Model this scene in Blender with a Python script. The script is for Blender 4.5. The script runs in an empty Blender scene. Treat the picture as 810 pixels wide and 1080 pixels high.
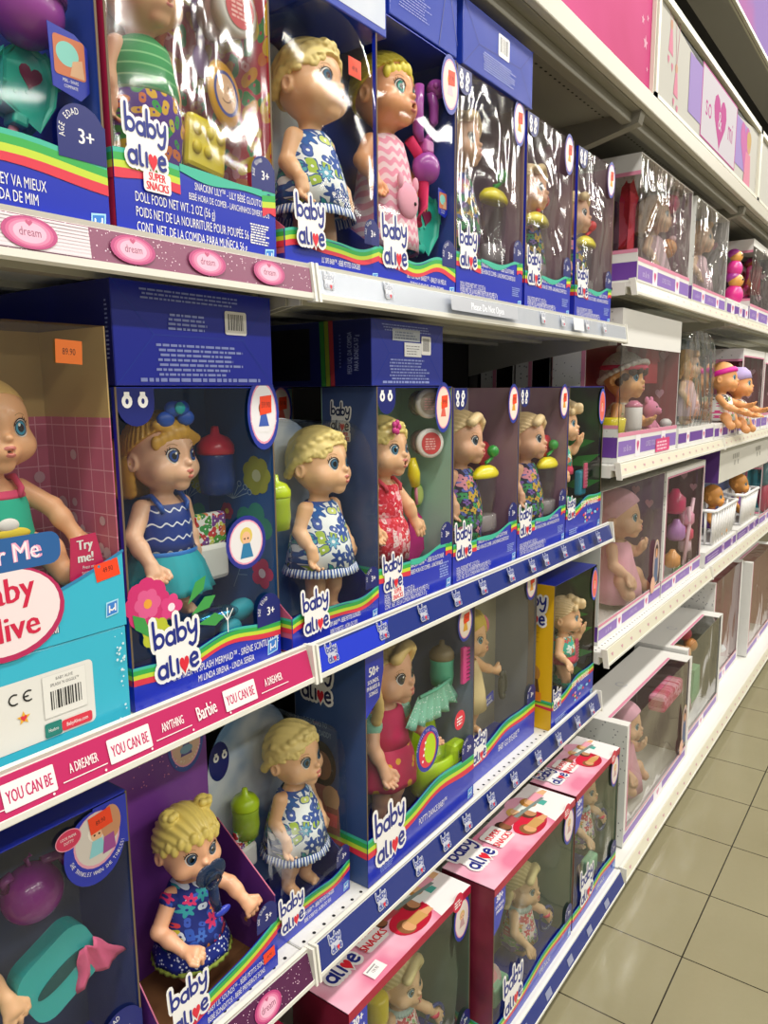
import bpy, bmesh, math, random
import numpy as np
from mathutils import Vector, Matrix
from mathutils.geometry import tessellate_polygon
C = bpy.context.scene.collection
PI = math.pi
rnd = random.Random(7)

# ---------------------------------------------------------------- materials
def lin(h):
    h = h.lstrip('#'); v = [int(h[i:i+2], 16) / 255 for i in (0, 2, 4)]
    return tuple(c / 12.92 if c <= .04045 else ((c + .055) / 1.055) ** 2.4 for c in v) + (1.0,)
MATS = {}
def M(hexcol, rough=.45, metal=0., spec=.5, coat=0., sub=0., emit=0., trans=0., alpha=1.):
    key = (hexcol, rough, metal, spec, coat, sub, emit, trans, alpha)
    if key in MATS: return MATS[key]
    m = bpy.data.materials.new('paint_' + hexcol.strip('#')); m.use_nodes = True
    b = m.node_tree.nodes['Principled BSDF']
    b.inputs['Base Color'].default_value = lin(hexcol)
    b.inputs['Roughness'].default_value = rough; b.inputs['Metallic'].default_value = metal
    b.inputs['Specular IOR Level'].default_value = spec; b.inputs['Coat Weight'].default_value = coat
    b.inputs['Coat Roughness'].default_value = .1
    if sub:
        b.inputs['Subsurface Weight'].default_value = sub
        b.inputs['Subsurface Radius'].default_value = (.012, .006, .004)
    if emit:
        b.inputs['Emission Color'].default_value = lin(hexcol); b.inputs['Emission Strength'].default_value = emit
    if trans: b.inputs['Transmission Weight'].default_value = trans
    if alpha < 1: b.inputs['Alpha'].default_value = alpha
    MATS[key] = m
    return m
def nodes_mat(name):
    m = bpy.data.materials.new(name); m.use_nodes = True
    nt = m.node_tree; return m, nt, nt.nodes['Principled BSDF']
class NT:
    """tiny helper for node graphs"""
    def __init__(s, nt): s.nt = nt
    def n(s, t, **kw):
        nd = s.nt.nodes.new(t)
        for k, v in kw.items():
            if k.startswith('i_'):
                nd.inputs[int(k[2:])].default_value = v
            else: setattr(nd, k, v)
        return nd
    def l(s, a, b): s.nt.links.new(a, b)
    def math(s, op, a, b=None, c=None):
        nd = s.nt.nodes.new('ShaderNodeMath'); nd.operation = op
        for i, x in enumerate((a, b, c)):
            if x is None: continue
            if isinstance(x, (int, float)): nd.inputs[i].default_value = x
            else: s.l(x, nd.inputs[i])
        return nd.outputs[0]
    def mix(s, fac, a, b):
        nd = s.nt.nodes.new('ShaderNodeMix'); nd.data_type = 'RGBA'
        for sock, x in ((nd.inputs[0], fac), (nd.inputs[6], a), (nd.inputs[7], b)):
            if isinstance(x, (int, float)): sock.default_value = x
            elif isinstance(x, tuple): sock.default_value = x
            elif isinstance(x, str): sock.default_value = lin(x)
            else: s.l(x, sock)
        return nd.outputs[2]
def film(name, bump=.15, scale=14., rough=.05, tint='#f4f6f5', stretch=(1, 1, .35), gloss=1.0, base=.02):
    """clear plastic sheet: see-through with a mirror-like skin that is creased by a bump"""
    key = ('film', name)
    if key in MATS: return MATS[key]
    m = bpy.data.materials.new(name); m.use_nodes = True; nt = m.node_tree
    nt.nodes.clear(); g = NT(nt)
    out = g.n('ShaderNodeOutputMaterial'); tr = g.n('ShaderNodeBsdfTransparent'); tr.inputs[0].default_value = lin(tint)
    gl = g.n('ShaderNodeBsdfGlossy'); gl.inputs['Roughness'].default_value = rough
    mixs = g.n('ShaderNodeMixShader'); ge = g.n('ShaderNodeNewGeometry'); dt = g.n('ShaderNodeVectorMath', operation='DOT_PRODUCT')
    tc = g.n('ShaderNodeTexCoord'); mp = g.n('ShaderNodeMapping'); mp.inputs['Scale'].default_value = stretch
    oi = g.n('ShaderNodeObjectInfo')
    add = g.n('ShaderNodeVectorMath', operation='ADD'); sc = g.n('ShaderNodeVectorMath', operation='SCALE'); sc.inputs[3].default_value = 1.0
    g.l(oi.outputs['Location'], sc.inputs[0]); g.l(tc.outputs['Object'], add.inputs[0]); g.l(sc.outputs[0], add.inputs[1])
    g.l(add.outputs[0], mp.inputs[0])
    no = g.n('ShaderNodeTexNoise'); no.inputs['Scale'].default_value = scale; no.inputs['Detail'].default_value = 1.5
    no.inputs['Distortion'].default_value = 1.2
    g.l(mp.outputs[0], no.inputs['Vector'])
    bp = g.n('ShaderNodeBump'); bp.inputs['Strength'].default_value = 1.0; bp.inputs['Distance'].default_value = bump * .1
    g.l(no.outputs[0], bp.inputs['Height'])
    g.l(bp.outputs[0], gl.inputs['Normal']); g.l(bp.outputs[0], dt.inputs[0]); g.l(ge.outputs['Incoming'], dt.inputs[1])
    frs = g.math('ADD', .045, g.math('MULTIPLY', .955, g.math('POWER', g.math('SUBTRACT', 1., g.math('ABSOLUTE', dt.outputs['Value'])), 5.)))
    fac = g.math('MINIMUM', g.math('ADD', g.math('MULTIPLY', frs, gloss), base), .6)
    g.l(fac, mixs.inputs[0]); g.l(tr.outputs[0], mixs.inputs[1]); g.l(gl.outputs[0], mixs.inputs[2])
    g.l(mixs.outputs[0], out.inputs[0]); MATS[key] = m
    return m
def floral(name, base, cols, scale=55., petals=6, rough=.8, r0=.30, seed=0., leaf=None, axes='XZ', outline=None):
    """printed cloth: flowers of a few colours scattered on a ground colour, in the cloth's own coordinates"""
    m, nt, b = nodes_mat(name); g = NT(nt)
    b.inputs['Roughness'].default_value = rough
    tc = g.n('ShaderNodeTexCoord'); sp = g.n('ShaderNodeSeparateXYZ'); g.l(tc.outputs['Object'], sp.inputs[0])
    cb = g.n('ShaderNodeCombineXYZ'); o = {'X': 0, 'Y': 1, 'Z': 2}
    g.l(sp.outputs[o[axes[0]]], cb.inputs[0]); g.l(sp.outputs[o[axes[1]]], cb.inputs[1])
    colour = base
    layers = [(scale, petals, r0, cols, seed)]
    if leaf: layers.insert(0, (scale * 1.55, 2, r0 * 1.05, leaf, seed + 3.7))
    for (S, pt, rr, cc, sd) in layers:
        mp = g.n('ShaderNodeMapping'); mp.inputs['Scale'].default_value = (S, S, S); mp.inputs['Location'].default_value = (sd, sd * 1.7, 0)
        g.l(cb.outputs[0], mp.inputs[0])
        vo = g.n('ShaderNodeTexVoronoi'); vo.voronoi_dimensions = '2D'; vo.inputs['Scale'].default_value = 1.0; vo.inputs['Randomness'].default_value = .7
        g.l(mp.outputs[0], vo.inputs['Vector'])
        sb = g.n('ShaderNodeVectorMath', operation='SUBTRACT'); g.l(mp.outputs[0], sb.inputs[0]); g.l(vo.outputs['Position'], sb.inputs[1])
        s2 = g.n('ShaderNodeSeparateXYZ'); g.l(sb.outputs[0], s2.inputs[0])
        sc = g.n('ShaderNodeSeparateColor'); g.l(vo.outputs['Color'], sc.inputs[0])
        ang = g.math('ADD', g.math('ARCTAN2', s2.outputs[1], s2.outputs[0]), g.math('MULTIPLY', sc.outputs[1], 6.28))
        pet = g.math('ADD', .76, g.math('MULTIPLY', g.math('COSINE', g.math('MULTIPLY', ang, pt)), .24))
        lim = g.math('MULTIPLY', pet, g.math('MULTIPLY', rr * 1.5, g.math('ADD', .6, g.math('MULTIPLY', sc.outputs[2], .5))))
        inside = g.math('LESS_THAN', vo.outputs['Distance'], lim)
        cr = g.n('ShaderNodeValToRGB'); cr.color_ramp.interpolation = 'CONSTANT'
        els = cr.color_ramp.elements
        while len(els) < len(cc): els.new(1)
        for i, h in enumerate(cc): els[i].position = i / len(cc); els[i].color = lin(h)
        g.l(sc.outputs[0], cr.inputs[0])
        c = cr.outputs[0]
        if outline:
            inner = g.math('LESS_THAN', vo.outputs['Distance'], g.math('MULTIPLY', lim, .78))
            c = g.mix(inner, outline, c)
        core = g.math('LESS_THAN', vo.outputs['Distance'], rr * .22)
        c = g.mix(core, c, base)
        colour = g.mix(inside, colour, c)
    g.l(colour, b.inputs['Base Color']) if not isinstance(colour, str) else None
    return m
def stripes(name, a, b_, freq, axis='X', rough=.8, duty=.5, wob=0.):
    m, nt, b = nodes_mat(name); g = NT(nt); b.inputs['Roughness'].default_value = rough
    tc = g.n('ShaderNodeTexCoord'); sp = g.n('ShaderNodeSeparateXYZ'); g.l(tc.outputs['Object'], sp.inputs[0])
    v = sp.outputs['XYZ'.index(axis)]
    if axis == 'X':   # follow the cloth round the body
        v = g.math('MULTIPLY', g.math('ARCTAN2', sp.outputs[0], g.math('MULTIPLY', sp.outputs[1], -1.)), .04)
    if wob:
        v = g.math('ADD', v, g.math('MULTIPLY', g.math('SINE', g.math('MULTIPLY', sp.outputs[0], 420.)), wob))
    fr = g.math('FRACT', g.math('MULTIPLY', v, freq))
    g.l(g.mix(g.math('GREATER_THAN', fr, duty), a, b_), b.inputs['Base Color'])
    return m
def speck(name, a, b_, scale, thr=.72, rough=.5, metal=0.):
    """small flecks of b_ scattered on a (glitter, terrazzo card)"""
    m, nt, b = nodes_mat(name); g = NT(nt); b.inputs['Roughness'].default_value = rough; b.inputs['Metallic'].default_value = metal
    tc = g.n('ShaderNodeTexCoord'); vo = g.n('ShaderNodeTexVoronoi'); vo.inputs['Scale'].default_value = scale
    g.l(tc.outputs['Object'], vo.inputs['Vector'])
    sc = g.n('ShaderNodeSeparateColor'); g.l(vo.outputs['Color'], sc.inputs[0])
    f = g.math('MULTIPLY', g.math('GREATER_THAN', sc.outputs[0], thr), g.math('LESS_THAN', vo.outputs['Distance'], .33))
    g.l(g.mix(f, a, b_), b.inputs['Base Color']); return m
def mottled(name, a, b_, scale=8., rough=.4, detail=3., lo=.35, hi=.65, bump=0.):
    """soft two-colour print such as watercolour or cloudy artwork"""
    m, nt, b = nodes_mat(name); g = NT(nt); b.inputs['Roughness'].default_value = rough
    tc = g.n('ShaderNodeTexCoord'); no = g.n('ShaderNodeTexNoise'); no.inputs['Scale'].default_value = scale; no.inputs['Detail'].default_value = detail
    g.l(tc.outputs['Object'], no.inputs['Vector'])
    mr = g.n('ShaderNodeMapRange'); mr.inputs[1].default_value = lo; mr.inputs[2].default_value = hi; g.l(no.outputs[0], mr.inputs[0])
    g.l(g.mix(mr.outputs[0], a, b_), b.inputs['Base Color'])
    if bump:
        bp = g.n('ShaderNodeBump'); bp.inputs['Distance'].default_value = bump; g.l(no.outputs[0], bp.inputs['Height']); g.l(bp.outputs[0], b.inputs['Normal'])
    return m

# ---------------------------------------------------------------- meshes
class MB:
    def __init__(s): s.v = []; s.f = []; s.m = []; s.mats = []; s.sm = []
    def mi(s, mat):
        if mat not in s.mats: s.mats.append(mat)
        return s.mats.index(mat)
    def add(s, vs, fs, mat, smooth=False):
        b = len(s.v); k = s.mi(mat); s.v.extend([tuple(map(float, p)) for p in vs])
        for f in fs: s.f.append(tuple(b + i for i in f)); s.m.append(k); s.sm.append(smooth)
        return s
    def box(s, x0, x1, y0, y1, z0, z1, mat, bev=0.):
        if bev <= 0:
            vs = [(x, y, z) for x in (x0, x1) for y in (y0, y1) for z in (z0, z1)]
            return s.add(vs, [(0, 1, 3, 2), (4, 6, 7, 5), (0, 4, 5, 1), (2, 3, 7, 6), (0, 2, 6, 4), (1, 5, 7, 3)], mat)
        bm = bmesh.new(); bmesh.ops.create_cube(bm, size=1)
        for v in bm.verts: v.co = Vector(((x0 + x1) / 2 + v.co.x * (x1 - x0), (y0 + y1) / 2 + v.co.y * (y1 - y0), (z0 + z1) / 2 + v.co.z * (z1 - z0)))
        bmesh.ops.bevel(bm, geom=bm.edges[:], offset=bev, segments=2, affect='EDGES', profile=.5)
        return s.bm(bm, mat)
    def bm(s, bm, mat, smooth=False, mtx=None):
        bm.verts.index_update()
        vs = [(mtx @ v.co if mtx else v.co) for v in bm.verts]; fs = [tuple(v.index for v in f.verts) for f in bm.faces]
        bm.free(); return s.add(vs, fs, mat, smooth)
    def prism(s, pts, a, b, mat, fr):
        """polygon pts (2-D) pushed from depth a to depth b; fr maps (u, v, w) to a point"""
        n = len(pts); vs = [fr(u, v, a) for u, v in pts] + [fr(u, v, b) for u, v in pts]
        tri = tessellate_polygon([[Vector((u, v, 0)) for u, v in pts]])
        fs = [tuple(t) for t in tri] + [tuple(n + i for i in reversed(t)) for t in tri]
        fs += [(i, (i + 1) % n, n + (i + 1) % n, n + i) for i in range(n)]
        return s.add(vs, fs, mat)
    def loft(s, rings, mat, caps=True, smooth=True, closed=True):
        n = len(rings[0]); vs = [p for r in rings for p in r]; fs = []
        for i in range(len(rings) - 1):
            for j in range(n if closed else n - 1):
                k = (j + 1) % n
                fs.append((i * n + j, i * n + k, (i + 1) * n + k, (i + 1) * n + j))
        if caps: fs += [tuple(range(n - 1, -1, -1)), tuple((len(rings) - 1) * n + j for j in range(n))]
        return s.add(vs, fs, mat, smooth)
    def lathe(s, prof, mat, c=(0, 0, 0), n=28, ax='z', sx=1., sy=1., caps=True, mtx=None):
        rings = []
        for r, h in prof:
            ring = []
            for j in range(n):
                t = 2 * PI * j / n; p = (r * math.cos(t) * sx, r * math.sin(t) * sy, h)
                if ax == 'y': p = (p[0], -p[2], p[1])
                elif ax == 'x': p = (p[2], p[0], p[1])
                p = Vector(p)
                if mtx: p = mtx @ p
                ring.append(p + Vector(c))
            rings.append(ring)
        return s.loft(rings, mat, caps)
    def tube(s, pts, r, mat, n=10, caps=True):
        pts = [Vector(p) for p in pts]; rs = r if isinstance(r, (list, tuple)) else [r] * len(pts); rings = []
        up = Vector((0, 0, 1))
        for i, p in enumerate(pts):
            t = (pts[min(i + 1, len(pts) - 1)] - pts[max(i - 1, 0)]).normalized()
            if abs(t.dot(up)) > .95: a = t.cross(Vector((1, 0, 0))).normalized()
            else: a = t.cross(up).normalized()
            b = t.cross(a)
            rings.append([p + a * rs[i] * math.cos(2 * PI * j / n) + b * rs[i] * math.sin(2 * PI * j / n) for j in range(n)])
        return s.loft(rings, mat, caps)
    def ell(s, c, r, mat, n=20, mtx=None):
        rings = []
        for i in range(n // 2 + 1):
            a = -PI / 2 + PI * i / (n // 2); q = max(math.cos(a), 1e-3)
            ring = [Vector((r[0] * q * math.cos(2 * PI * j / n), r[1] * q * math.sin(2 * PI * j / n), r[2] * math.sin(a))) for j in range(n)]
            rings.append([(mtx @ p if mtx else p) + Vector(c) for p in ring])
        return s.loft(rings, mat)
    def build(s, name, parent=None, label=None):
        me = bpy.data.meshes.new(name); me.from_pydata(s.v, [], s.f)
        for m in s.mats: me.materials.append(m)
        me.polygons.foreach_set('material_index', s.m); me.polygons.foreach_set('use_smooth', s.sm)
        me.update()
        o = bpy.data.objects.new(name, me); C.objects.link(o)
        if parent: o.parent = parent
        if label: o['label'] = label
        return o
def tag(o, label, cat, group=None, kind=None):
    o['label'] = label; o['category'] = cat
    if group: o['group'] = group
    if kind: o['kind'] = kind
    return o
def thing(name, label, cat, loc=(0, 0, 0), rz=0., group=None, rx=0., ry=0.):
    o = bpy.data.objects.new(name, None); C.objects.link(o); o.empty_display_size = .02
    o.location = loc; o.rotation_euler = (rx, ry, rz); return tag(o, label, cat, group)
def kids(o): return [c for c in C.objects if c.parent == o]
def clone(root, loc, rz=None, label=None, group=None, skip=()):
    r = root.copy(); C.objects.link(r); r.location = loc
    if rz is not None: r.rotation_euler[2] = rz
    if label: r['label'] = label
    if group: r['group'] = group
    for ch in kids(root):
        if ch.name.split('.')[0] in skip: continue
        c = ch.copy(); C.objects.link(c); c.parent = r
        for gch in kids(ch):
            d = gch.copy(); C.objects.link(d); d.parent = c
    return r

# ---------------------------------------------------------------- flat print on a surface
TXT = {}
def text_geo(s):
    if s in TXT: return TXT[s]
    cu = bpy.data.curves.new('lettering', 'FONT'); cu.body = s; cu.resolution_u = 2; cu.size = 1.
    o = bpy.data.objects.new('lettering', cu); C.objects.link(o)
    dg = bpy.context.evaluated_depsgraph_get(); me = bpy.data.meshes.new_from_object(o.evaluated_get(dg))
    vs = [(v.co.x, v.co.y) for v in me.vertices]; fs = [tuple(p.vertices) for p in me.polygons]
    bpy.data.objects.remove(o); bpy.data.curves.remove(cu); bpy.data.meshes.remove(me)
    TXT[s] = (vs, fs); return TXT[s]
def circ(cx, cy, rx, ry=None, n=24, a0=0., a1=2 * PI):
    ry = rx if ry is None else ry; full = abs(a1 - a0 - 2 * PI) < 1e-6; k = n if full else n + 1
    return [(cx + rx * math.cos(a0 + (a1 - a0) * i / n), cy + ry * math.sin(a0 + (a1 - a0) * i / n)) for i in range(k)]
def arc(cx, cy, r, d0, d1, n=10, ry=None): return circ(cx, cy, r, ry, n, math.radians(d0), math.radians(d1) if abs(d1 - d0) != 360 else math.radians(d1) + 1e-5)
class Print:
    """layers of ink or card on a plane: O origin, U right, V up, N outwards"""
    def __init__(s, O, U, V, lift=.0004, step=.00006):
        s.O, s.U, s.V = Vector(O), Vector(U).normalized(), Vector(V).normalized(); s.N = s.U.cross(s.V); s.w = lift; s.step = step; s.mb = MB()
        s.T = Matrix.Identity(3)
    def at(s, x, y, rot=0., sc=1.):
        s.T = Matrix.Translation(Vector((x, y))) .to_3x3() if False else Matrix(((math.cos(rot) * sc, -math.sin(rot) * sc, x), (math.sin(rot) * sc, math.cos(rot) * sc, y), (0, 0, 1)))
        return s
    def p(s, x, y):
        q = s.T @ Vector((x, y, 1)); return s.O + s.U * q.x + s.V * q.y + s.N * s.w
    def up(s): s.w += s.step; return s
    def poly(s, pts, mat, up=True):
        if up: s.up()
        else: s.w += 2.5e-6
        tri = tessellate_polygon([[Vector((x, y, 0)) for x, y in pts]])
        vs = [s.p(x, y) for x, y in pts]; fs = []
        for t in tri:
            a, b, c = (vs[i] for i in t)
            fs.append(tuple(t) if (b - a).cross(c - a).dot(s.N) > 0 else tuple(reversed(t)))
        s.mb.add(vs, fs, mat); return s
    def rect(s, x0, y0, x1, y1, mat): return s.poly([(x0, y0), (x1, y0), (x1, y1), (x0, y1)], mat)
    def rrect(s, x0, y0, x1, y1, r, mat):
        pts = arc(x1 - r, y0 + r, r, -90, 0, 4) + arc(x1 - r, y1 - r, r, 0, 90, 4) + arc(x0 + r, y1 - r, r, 90, 180, 4) + arc(x0 + r, y0 + r, r, 180, 270, 4)
        return s.poly(pts, mat)
    def disc(s, x, y, r, mat, ry=None, n=20): return s.poly(circ(x, y, r, ry, n), mat)
    def strokes(s, lines, w, mat, n=8):
        s.up()
        for pts in lines:
            for i in range(len(pts) - 1):
                a, b = Vector(pts[i]), Vector(pts[i + 1]); d = b - a
                if d.length < 1e-7: continue
                q = Vector((-d.y, d.x)).normalized() * w / 2
                s.poly([tuple(a - q), tuple(b - q), tuple(b + q), tuple(a + q)], mat, False)
            for q in pts: s.poly(circ(q[0], q[1], w / 2, None, n), mat, False)
        return s
    def text(s, t, x, y, h, mat, sx=.6, rot=0., align='c', bold=0.):
        vs, fs = text_geo(t)
        if not vs: return s
        x1 = max(v[0] for v in vs); x0 = min(v[0] for v in vs); k = h / .73
        off = {'c': (x0 + x1) / 2, 'l': x0, 'r': x1}[align]; s.up(); c, sn = math.cos(rot), math.sin(rot)
        for dx in ((-bold, bold) if bold else (0,)):
            s.w += 2.5e-6; P = [((v[0] - off) * k * sx + dx * h, v[1] * k) for v in vs]
            s.mb.add([s.p(x + c * a - sn * b, y + sn * a + c * b) for a, b in P], fs, mat)
        return s
    def arctext(s, t, cx, cy, r, h, mat, a0, a1, sx=.6, inside=False):
        n = len(t)
        for i, ch in enumerate(t):
            if ch == ' ': continue
            a = math.radians(a0 + (a1 - a0) * (i + .5) / n); x, y = cx + r * math.cos(a), cy + r * math.sin(a)
            s.text(ch, x, y, h, mat, sx, a - PI / 2 if not inside else a + PI / 2); s.w -= s.step
        return s.up()
    def build(s, name, parent, label=None): return s.mb.build(name, parent, label)

# lettering of the logo, drawn by hand in units of the x-height
LB = [[(0, 1.85), (.0, .9), (.03, .02)], arc(.44, .46, .43, 170, -175, 14)]
LA = [arc(.42, .46, .42, 0, 360, 14), [(.84, .95), (.85, .02)]]
LY = [[(0, .95), (.04, .5), (.28, .2), (.6, .3), (.8, .6)], [(.86, .97), (.82, .1), (.62, -.55), (.3, -.7), (.02, -.5)]]
LL = [[(.02, 1.35), (.0, .4), (.07, .06), (.28, .02)]]
LI = [[(.03, .95), (.03, .02)]]
LE = [[(.03, .46), (.78, .56), (.72, .85), (.42, .98), (.1, .78), (.02, .4), (.2, .08), (.5, 0), (.8, .14)]]
def heart(cx, cy, w, h):
    pts = []
    for i in range(20):
        t = 2 * PI * i / 20; pts.append((cx + w * .5 * math.sin(t) ** 3, cy + h * .5 * (13 * math.cos(t) - 5 * math.cos(2 * t) - 2 * math.cos(3 * t) - math.cos(4 * t)) / 15.))
    return pts
def mv(ls, dx, dy, k=1.): return [[(x * k + dx, y * k + dy) for x, y in l] for l in ls]
LOGO = mv(LB, 0, 2.25) + mv(LA, 1.15, 2.15) + mv(LB, 2.3, 2.2) + mv(LY, 3.45, 2.3) + mv(LA, .1, 0) + mv(LL, 1.3, 0) + mv(LI, 2.0, 0) + mv(LE, 3.35, 0)
WHITE = M('#f3f1ee', .4); INK = M('#1c2a86', .4); RED = M('#dd2338', .4); NAVY = M('#17216e', .35)
def logo(pr, x, y, w, rot=.0, ink=None, paper=None, snacks=False, red=None):
    """the rounded two-line word mark, w wide, lower left corner near (x, y)"""
    ink = ink or INK; paper = paper or WHITE; red = red or RED; k = w / 4.4; T = pr.T.copy(); kv = k * 1.22
    pr.T = T @ Matrix(((math.cos(rot) * k, -math.sin(rot) * kv, x), (math.sin(rot) * k, math.cos(rot) * kv, y), (0, 0, 1)))
    pr.strokes(LOGO, .84, paper); pr.poly([(0, 0), (4.1, 0), (4.2, 3.1), (0, 3.2)], paper)
    pr.poly([(a, b) for a, b in heart(2.72, .42, 1.5, 1.7)], paper)
    if snacks:
        pr.rrect(1.6, -1.75, 4.7, -.25, .3, paper)
        pr.text('SUPER', 3.15, -.9, .62, red, .8, bold=.06); pr.text('SNACKS', 3.15, -1.6, .62, red, .8, bold=.06)
    pr.strokes(LOGO, .27, ink); pr.poly([(a, b) for a, b in heart(2.72, .45, 1.0, 1.35)], red)
    pr.T = T
# ---------------------------------------------------------------- soft modelled figures (signed distance field -> quads)
class Field:
    def __init__(s, lo, hi, st):
        s.lo = np.array(lo, float); s.st = st; s.n = np.ceil((np.array(hi) - s.lo) / st).astype(int) + 1
        s.ax = [s.lo[i] + st * np.arange(s.n[i]) for i in range(3)]
        s.d = np.full(s.n, .03, np.float32)
    def sub(s, lo, hi, pad):
        sl = []
        for i in range(3):
            a = max(0, int((lo[i] - pad - s.lo[i]) / s.st)); b = min(s.n[i], int((hi[i] + pad - s.lo[i]) / s.st) + 2)
            if b <= a: return None, None
            sl.append(slice(a, b))
        g = np.meshgrid(*[s.ax[i][sl[i]] for i in range(3)], indexing='ij')
        return tuple(sl), np.stack(g, -1).astype(np.float32)
    def put(s, f, lo, hi, k=.004, mode='u', pad=None):
        sl, P = s.sub(lo, hi, (k + 2 * s.st) if pad is None else pad)
        if sl is None: return
        v = f(P); a = s.d[sl]
        if mode == 'u':
            if k > 0:
                h = np.clip(.5 + .5 * (a - v) / k, 0, 1); s.d[sl] = a * (1 - h) + v * h - k * h * (1 - h)
            else: s.d[sl] = np.minimum(a, v)
        elif mode == 's':
            v = -v; h = np.clip(.5 + .5 * (v - a) / k, 0, 1); s.d[sl] = a * (1 - h) + v * h + k * h * (1 - h)
        elif mode == 'i': s.d[sl] = np.maximum(a, v)
    def ell(s, c, r, k=.004, mode='u', R=None):
        c = np.array(c, np.float32); r = np.array(r, np.float32); m = max(r) if R is not None else 0
        lo, hi = (c - r, c + r) if R is None else (c - m, c + m)
        def f(P):
            q = P - c
            if R is not None: q = q @ R.astype(np.float32)
            a = np.linalg.norm(q / r, axis=-1); b = np.linalg.norm(q / (r * r), axis=-1) + 1e-9
            return a * (a - 1) / b
        s.put(f, lo, hi, k, mode)
    def cap(s, a, b, ra, rb, k=.004, mode='u'):
        a = np.array(a, np.float32); b = np.array(b, np.float32); ba = b - a; L = float(ba @ ba) + 1e-9; m = max(ra, rb)
        def f(P):
            t = np.clip(((P - a) @ ba) / L, 0, 1)
            return np.linalg.norm(P - a - t[..., None] * ba, axis=-1) - (ra + t * (rb - ra))
        s.put(f, np.minimum(a, b) - m, np.maximum(a, b) + m, k, mode)
    def mesh(s):
        d = s.d; ins = d < 0
        nx, ny, nz = [n - 1 for n in s.n]
        acc = np.zeros((nx, ny, nz, 3), np.float32); cnt = np.zeros((nx, ny, nz), np.float32)
        off = lambda i, j, k: (slice(i, i + nx), slice(j, j + ny), slice(k, k + nz))
        for axis in range(3):
            for u in (0, 1):
                for w in (0, 1):
                    o0 = [0, 0, 0]; oth = [q for q in range(3) if q != axis]; o0[oth[0]] = u; o0[oth[1]] = w
                    o1 = list(o0); o1[axis] = 1
                    a, b = d[off(*o0)], d[off(*o1)]; x = (a < 0) != (b < 0)
                    t = np.where(x, a / np.where(x, a - b, 1), 0)
                    for q in range(3):
                        acc[..., q] += np.where(x, (t if q == axis else o0[q]), 0)
                    cnt += x
        act = cnt > 0; idx = np.full(act.shape, -1, np.int64); idx[act] = np.arange(act.sum())
        ijk = np.argwhere(act); V = (acc[act] / cnt[act][:, None] + ijk) * s.st + s.lo
        F = []
        for axis in range(3):
            sa = [slice(None)] * 3; sb = [slice(None)] * 3; sa[axis] = slice(0, -1); sb[axis] = slice(1, None)
            A, B = ins[tuple(sa)], ins[tuple(sb)]; e = A != B
            o = [q for q in range(3) if q != axis]
            E = np.argwhere(e); ok = np.ones(len(E), bool)
            for q in o: ok &= (E[:, q] > 0) & (E[:, q] < s.n[q] - 1)
            E = E[ok]; fl = A[tuple(E.T)]
            def cell(du, dw):
                c = E.copy(); c[:, o[0]] -= du; c[:, o[1]] -= dw; return idx[tuple(c.T)]
            Q = np.stack([cell(1, 1), cell(0, 1), cell(0, 0), cell(1, 0)], -1)
            if axis == 1: fl = ~fl
            Q[~fl] = Q[~fl][:, ::-1]; F.append(Q)
        return V, np.concatenate(F)
    def build(s, name, mat, parent=None, label=None):
        V, F = s.mesh(); me = bpy.data.meshes.new(name)
        me.from_pydata(V.tolist(), [], F.tolist()); me.materials.append(mat)
        me.polygons.foreach_set('use_smooth', [True] * len(me.polygons)); me.update()
        o = bpy.data.objects.new(name, me); C.objects.link(o)
        if parent: o.parent = parent
        if label: o['label'] = label
        return o

SKIN = M('#f3bd90', .38, coat=.15, sub=.08)
SKIN_TAN = M('#e0a273', .4, coat=.1, sub=.08)
SKIN_PALE = M('#ecc2a2', .4, coat=.1, sub=.08)
HAIR_Y = M('#eed47c', .42, coat=.1)
HAIR_G = M('#d9a94e', .45)
HAIR_P = M('#ebcb98', .45)
LIP = M('#cf7468', .35); DARKLINE = M('#2a1a18', .4); BROW = M('#b98a55', .5); EYEW = M('#f2efea', .12, coat=1.)
PUPIL = M('#07080c', .05, coat=1.)
def iris(h): return M(h, .08, coat=1.)

def hand_prims(F, w, d, side, s=1.2, curl=.5, fr=.0031):
    """palm, four bent fingers of unequal length and a thumb, from the wrist w along d"""
    w = Vector(w); d = Vector(d).normalized(); up = Vector((0, -1, 0)) if abs(d.y) < .7 else Vector((0, 0, -1))
    across = d.cross(up).normalized(); palm_n = across.cross(d).normalized()
    F.cap(w, w + d * .011 * s, .0076 * s, .0078 * s, .003)
    for q in (-1, 1): F.cap(w + d * .006 * s + across * q * .004 * s, w + d * .0135 * s + across * q * .0055 * s, .0055 * s, .0048 * s, .003)
    for i, (o, ln) in enumerate(((-.0098, .0088), (-.0033, .0118), (.0032, .0112), (.0096, .0082))):
        b = w + d * (.0155 - abs(o) * .2) * s + across * o * s * .86
        m = b + (d * math.cos(curl * .7) + palm_n * math.sin(curl * .7) * side * 1. + across * o * 22) * ln * s * .66
        e = m + (d * math.cos(curl * 1.8) + palm_n * math.sin(curl * 1.8) * side + across * o * 8) * ln * s * .6
        F.cap(b, m, fr * 1.05 * s, fr * s, .0006); F.cap(m, e, fr * s, fr * .86 * s, .0006)
    t0 = w + d * .004 * s + across * .006 * s * (-1); t1 = t0 + (d * .75 - across * .85 + palm_n * .3 * side) * .0105 * s; t2 = t1 + (d * 1. + palm_n * .3 * side) * .007 * s
    F.cap(t0, t1, .0045 * s, .0037 * s, .002); F.cap(t1, t2, .0037 * s, .0031 * s, .0008)

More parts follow.
